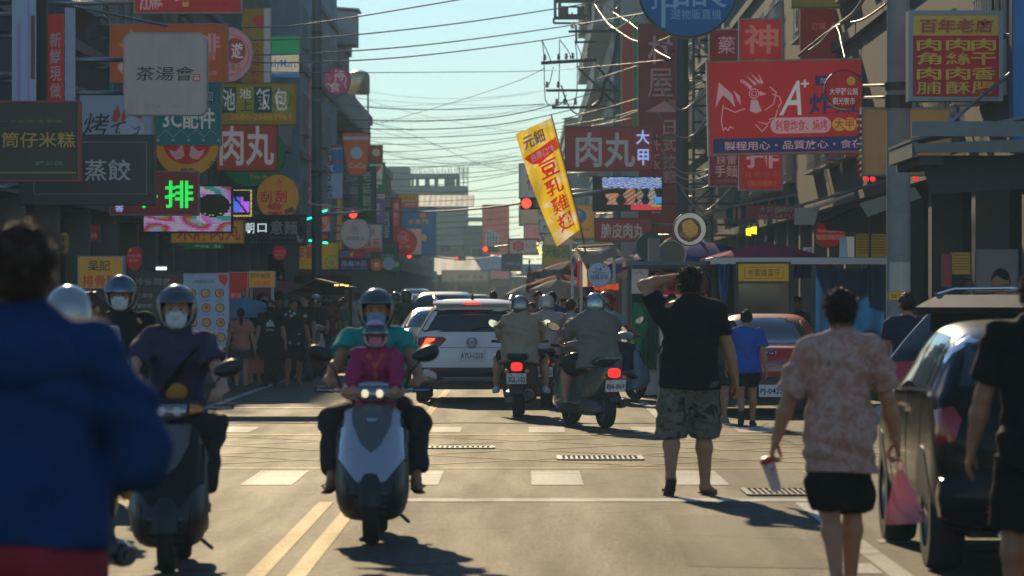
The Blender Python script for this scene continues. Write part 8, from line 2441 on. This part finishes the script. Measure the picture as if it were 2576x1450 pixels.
for y in (-.05, .05):
 MB().tube([(-7 * k, y, 34 * k), (-5 * k, y, 46 * k), (5 * k, y, 46 * k), (7 * k, y, 34 * k)], .007, pm('red'), 5).build("bag_handle", T)
crowd("tall man in black behind the girl with the sport emblem", 664, 68.5, 1.62, PI + .2, tone='mid', shirt=(BLK, .7, .12, .02), bottom=(BLK2, 2, .02), shoes=(SHOEB, 'shoe'), mask=MASKK)
crowd("woman with a dark cap and green mask behind the swallow shirt man", 722, 70.5, 1.58, PI, tone='light', shirt=(BLK2, .7, .12, .02), bottom=(BLK2, 2, .02), shoes=(SHOEB, 'shoe'), hair=('long', HAIR), mask=MASKG, cap=cloth("cap_navy", (.03, .03, .06)), eyes=True)
crowd("woman with dark hair turned sideways by the white scooter", 770, 70, 1.60, PI - .8, tone='light', shirt=(BLK2, .7, .12, .02), bottom=(DENIM, 2, .02), shoes=(SHOEB, 'shoe'), hair=('long', HAIRB))
crowd("man in dark red shirt and jeans with black mask at the gabled stall", 822, 76, 1.58, PI + .1, g=1.15, tone='tan', shirt=(cloth("dark_red_shirt", (.22, .02, .028)), .75, .10, .02), bottom=(DENIM, 2, .02), shoes=(SHOEB, 'shoe'), mask=MASKK, eyes=True)
crowd("person in dark clothes between the menu board and the crowd", 655, 71, 1.60, .4, tone='mid', shirt=(BLK2, .7, .12, .02), bottom=(BLK, 2, .02), shoes=(SHOEB, 'shoe'))
crowd("woman with tied hair in teal top right of the red shirt man", 862, 80, 1.52, -1.2, tone='light', shirt=(cloth("teal_top", (.02, .14, .15)), .7, .12, .02), bottom=(BLK2, 2, .02), shoes=(SHOEB, 'shoe'), hair=('bun', HAIRB))
crowd("man with grey top walking away past the gabled stall", 702, 74, 1.66, .1, tone='mid', shirt=(cloth("mid_grey", (.12, .12, .13)), .7, .12, .02), bottom=(BLK2, 2, .02), shoes=(SHOEB, 'shoe'))
crowd("person in pale pink standing under the dull pink umbrella", 850, 86, 1.55, PI, tone='light', shirt=(cloth("pale_pink", (.42, .33, .32)), .7, .12, .02), bottom=(DENIM, 2, .02), shoes=(SHOEW, 'shoe'), hair=('long', HAIR))
crowd("broad man in navy T-shirt walking away among the right riders", 1388, 61, 1.63, 0, g=1.25, fat=.3, tone='tan', shirt=(cloth("navy_tee", (.015, .045, .13)), .72, .14, .03), bottom=(BLK2, 2, .03), shoes=(SHOEB, 'shoe'))
crowd("man facing the camera between the riders, dark hair, pale shirt", 1354, 68, 1.65, PI + .3, tone='mid', shirt=(cloth("mid_grey", (.12, .12, .13)), .7, .12, .02), bottom=(BLK2, 2, .02), shoes=(SHOEB, 'shoe'), eyes=True)
crowd("woman with reddish hair lower down beside the navy T-shirt man", 1338, 66, 1.45, PI - .4, tone='light', shirt=(cloth("mid_grey", (.12, .12, .13)), .7, .12, .02), bottom=(BLK2, 2, .02), shoes=(SHOEB, 'shoe'), hair=('long', HAIRB))
crowd("man with brown lit hair above the white suv's roof", 1242, 84, 1.67, .1, tone='mid', shirt=(BLK2, .7, .12, .02), bottom=(BLK2, 2, .02), shoes=(SHOEB, 'shoe'), hair=('short', HAIRB))
crowd("person with dark hair right of the white suv's roof", 1268, 88, 1.48, PI, tone='mid', shirt=(NAVY, .7, .12, .02), bottom=(BLK2, 2, .02), shoes=(SHOEB, 'shoe'), hair=('long', HAIRB))
crowd("person with brown hair in front of the white umbrella", 1302, 80, 1.54, 0, tone='mid', shirt=(BLK2, .7, .12, .02), bottom=(BLK2, 2, .02), shoes=(SHOEB, 'shoe'), hair=('short', HAIRB))
crowd("woman with tied hair and a dark red bag by the silver helmet rider", 1436, 58, 1.52, -.6, tone='light', shirt=(cloth("pale_grey", (.45, .45, .46)), .7, .12, .02), bottom=(NAVY, 2, .02), shoes=(SHOEW, 'shoe'), hair=('bun', HAIRB), extra=lambda J: np_obj("backpack", [Field().ell(J['up'](.02, -.17, .28), (.13, .08, .17), .03).mesh(.02)], cloth("bag_red", (.22, .02, .05)), J['T']))
crowd("man with black hair right of the silver helmet at the orange cloth", 1506, 60, 1.55, -.5, tone='mid', shirt=(cloth("beige", (.30, .24, .18)), .7, .12, .02), bottom=(BLK2, 2, .02), shoes=(SHOEB, 'shoe'))
crowd("stall keeper in dark clothes behind the glass cabinet at right", 2004, 59.5, 1.56, PI + .6, tone='tan', shirt=(NAVY, .7, .12, .02), bottom=(BLK2, 2, .02), shoes=(SHOEB, 'shoe'))
crowd("stall keeper half hidden in the dark stall behind the black T-shirt man", 1690, 61.2, 1.60, PI, tone='mid', shirt=(BLK2, .7, .12, .02), bottom=(BLK2, 2, .02), shoes=(SHOEB, 'shoe'))
crowd("shopper in white top bending at the green curtain of the stall", 1622, 60.5, 1.58, -.9, tone='light', shirt=(cloth("white_top", (.55, .55, .54)), .7, .12, .02), bottom=(NAVY, 2, .02), shoes=(SHOEW, 'shoe'), hair=('long', HAIR), lean=.2)
crowd("shopper in orange T-shirt right of the white umbrella", 1418, 82, 1.60, .4, tone='mid', shirt=(cloth("orange_tee", (.55, .16, .04)), .7, .12, .02), bottom=(DENIM, 2, .02), shoes=(SHOEB, 'shoe'))
crowd("shopper in dark green top just left of the striped tent", 1464, 72, 1.56, PI, tone='light', shirt=(cloth("dark_green_top", (.03, .11, .06)), .7, .12, .02), bottom=(BLK2, 2, .02), shoes=(SHOEB, 'shoe'), hair=('long', HAIRB))
crowd("person in yellow top near the dull pink umbrella at left", 716, 79, 1.60, PI + .3, tone='light', shirt=(cloth("yellow_top", (.55, .38, .06)), .7, .12, .02), bottom=(DENIM, 2, .02), shoes=(SHOEW, 'shoe'))
crowd("person in white shirt walking beyond the gabled stall", 898, 98, 1.66, .1, tone='mid', shirt=(cloth("white_top", (.55, .55, .54)), .7, .12, .02), bottom=(BLK2, 2, .02), shoes=(SHOEB, 'shoe'))
# ---------------------------------------------------------------- hazy air
hz = MB().box((0, 290, 13.5), (260, 640, 29.5), None).build("haze")
hm = bpy.data.materials.new("haze_air")
hm.use_nodes = True
ht = hm.node_tree
ht.nodes.remove(ht.nodes["Principled BSDF"])
hv_ = ht.nodes.new("ShaderNodeVolumePrincipled")
hv_.inputs["Color"].default_value = (.50, .78, 1.0, 1)
hv_.inputs["Density"].default_value = .0007
hv_.inputs["Anisotropy"].default_value = .2
ht.links.new(hv_.outputs[0], ht.nodes["Material Output"].inputs["Volume"])
hz.data.materials.append(hm)
struct(hz, 'stuff')
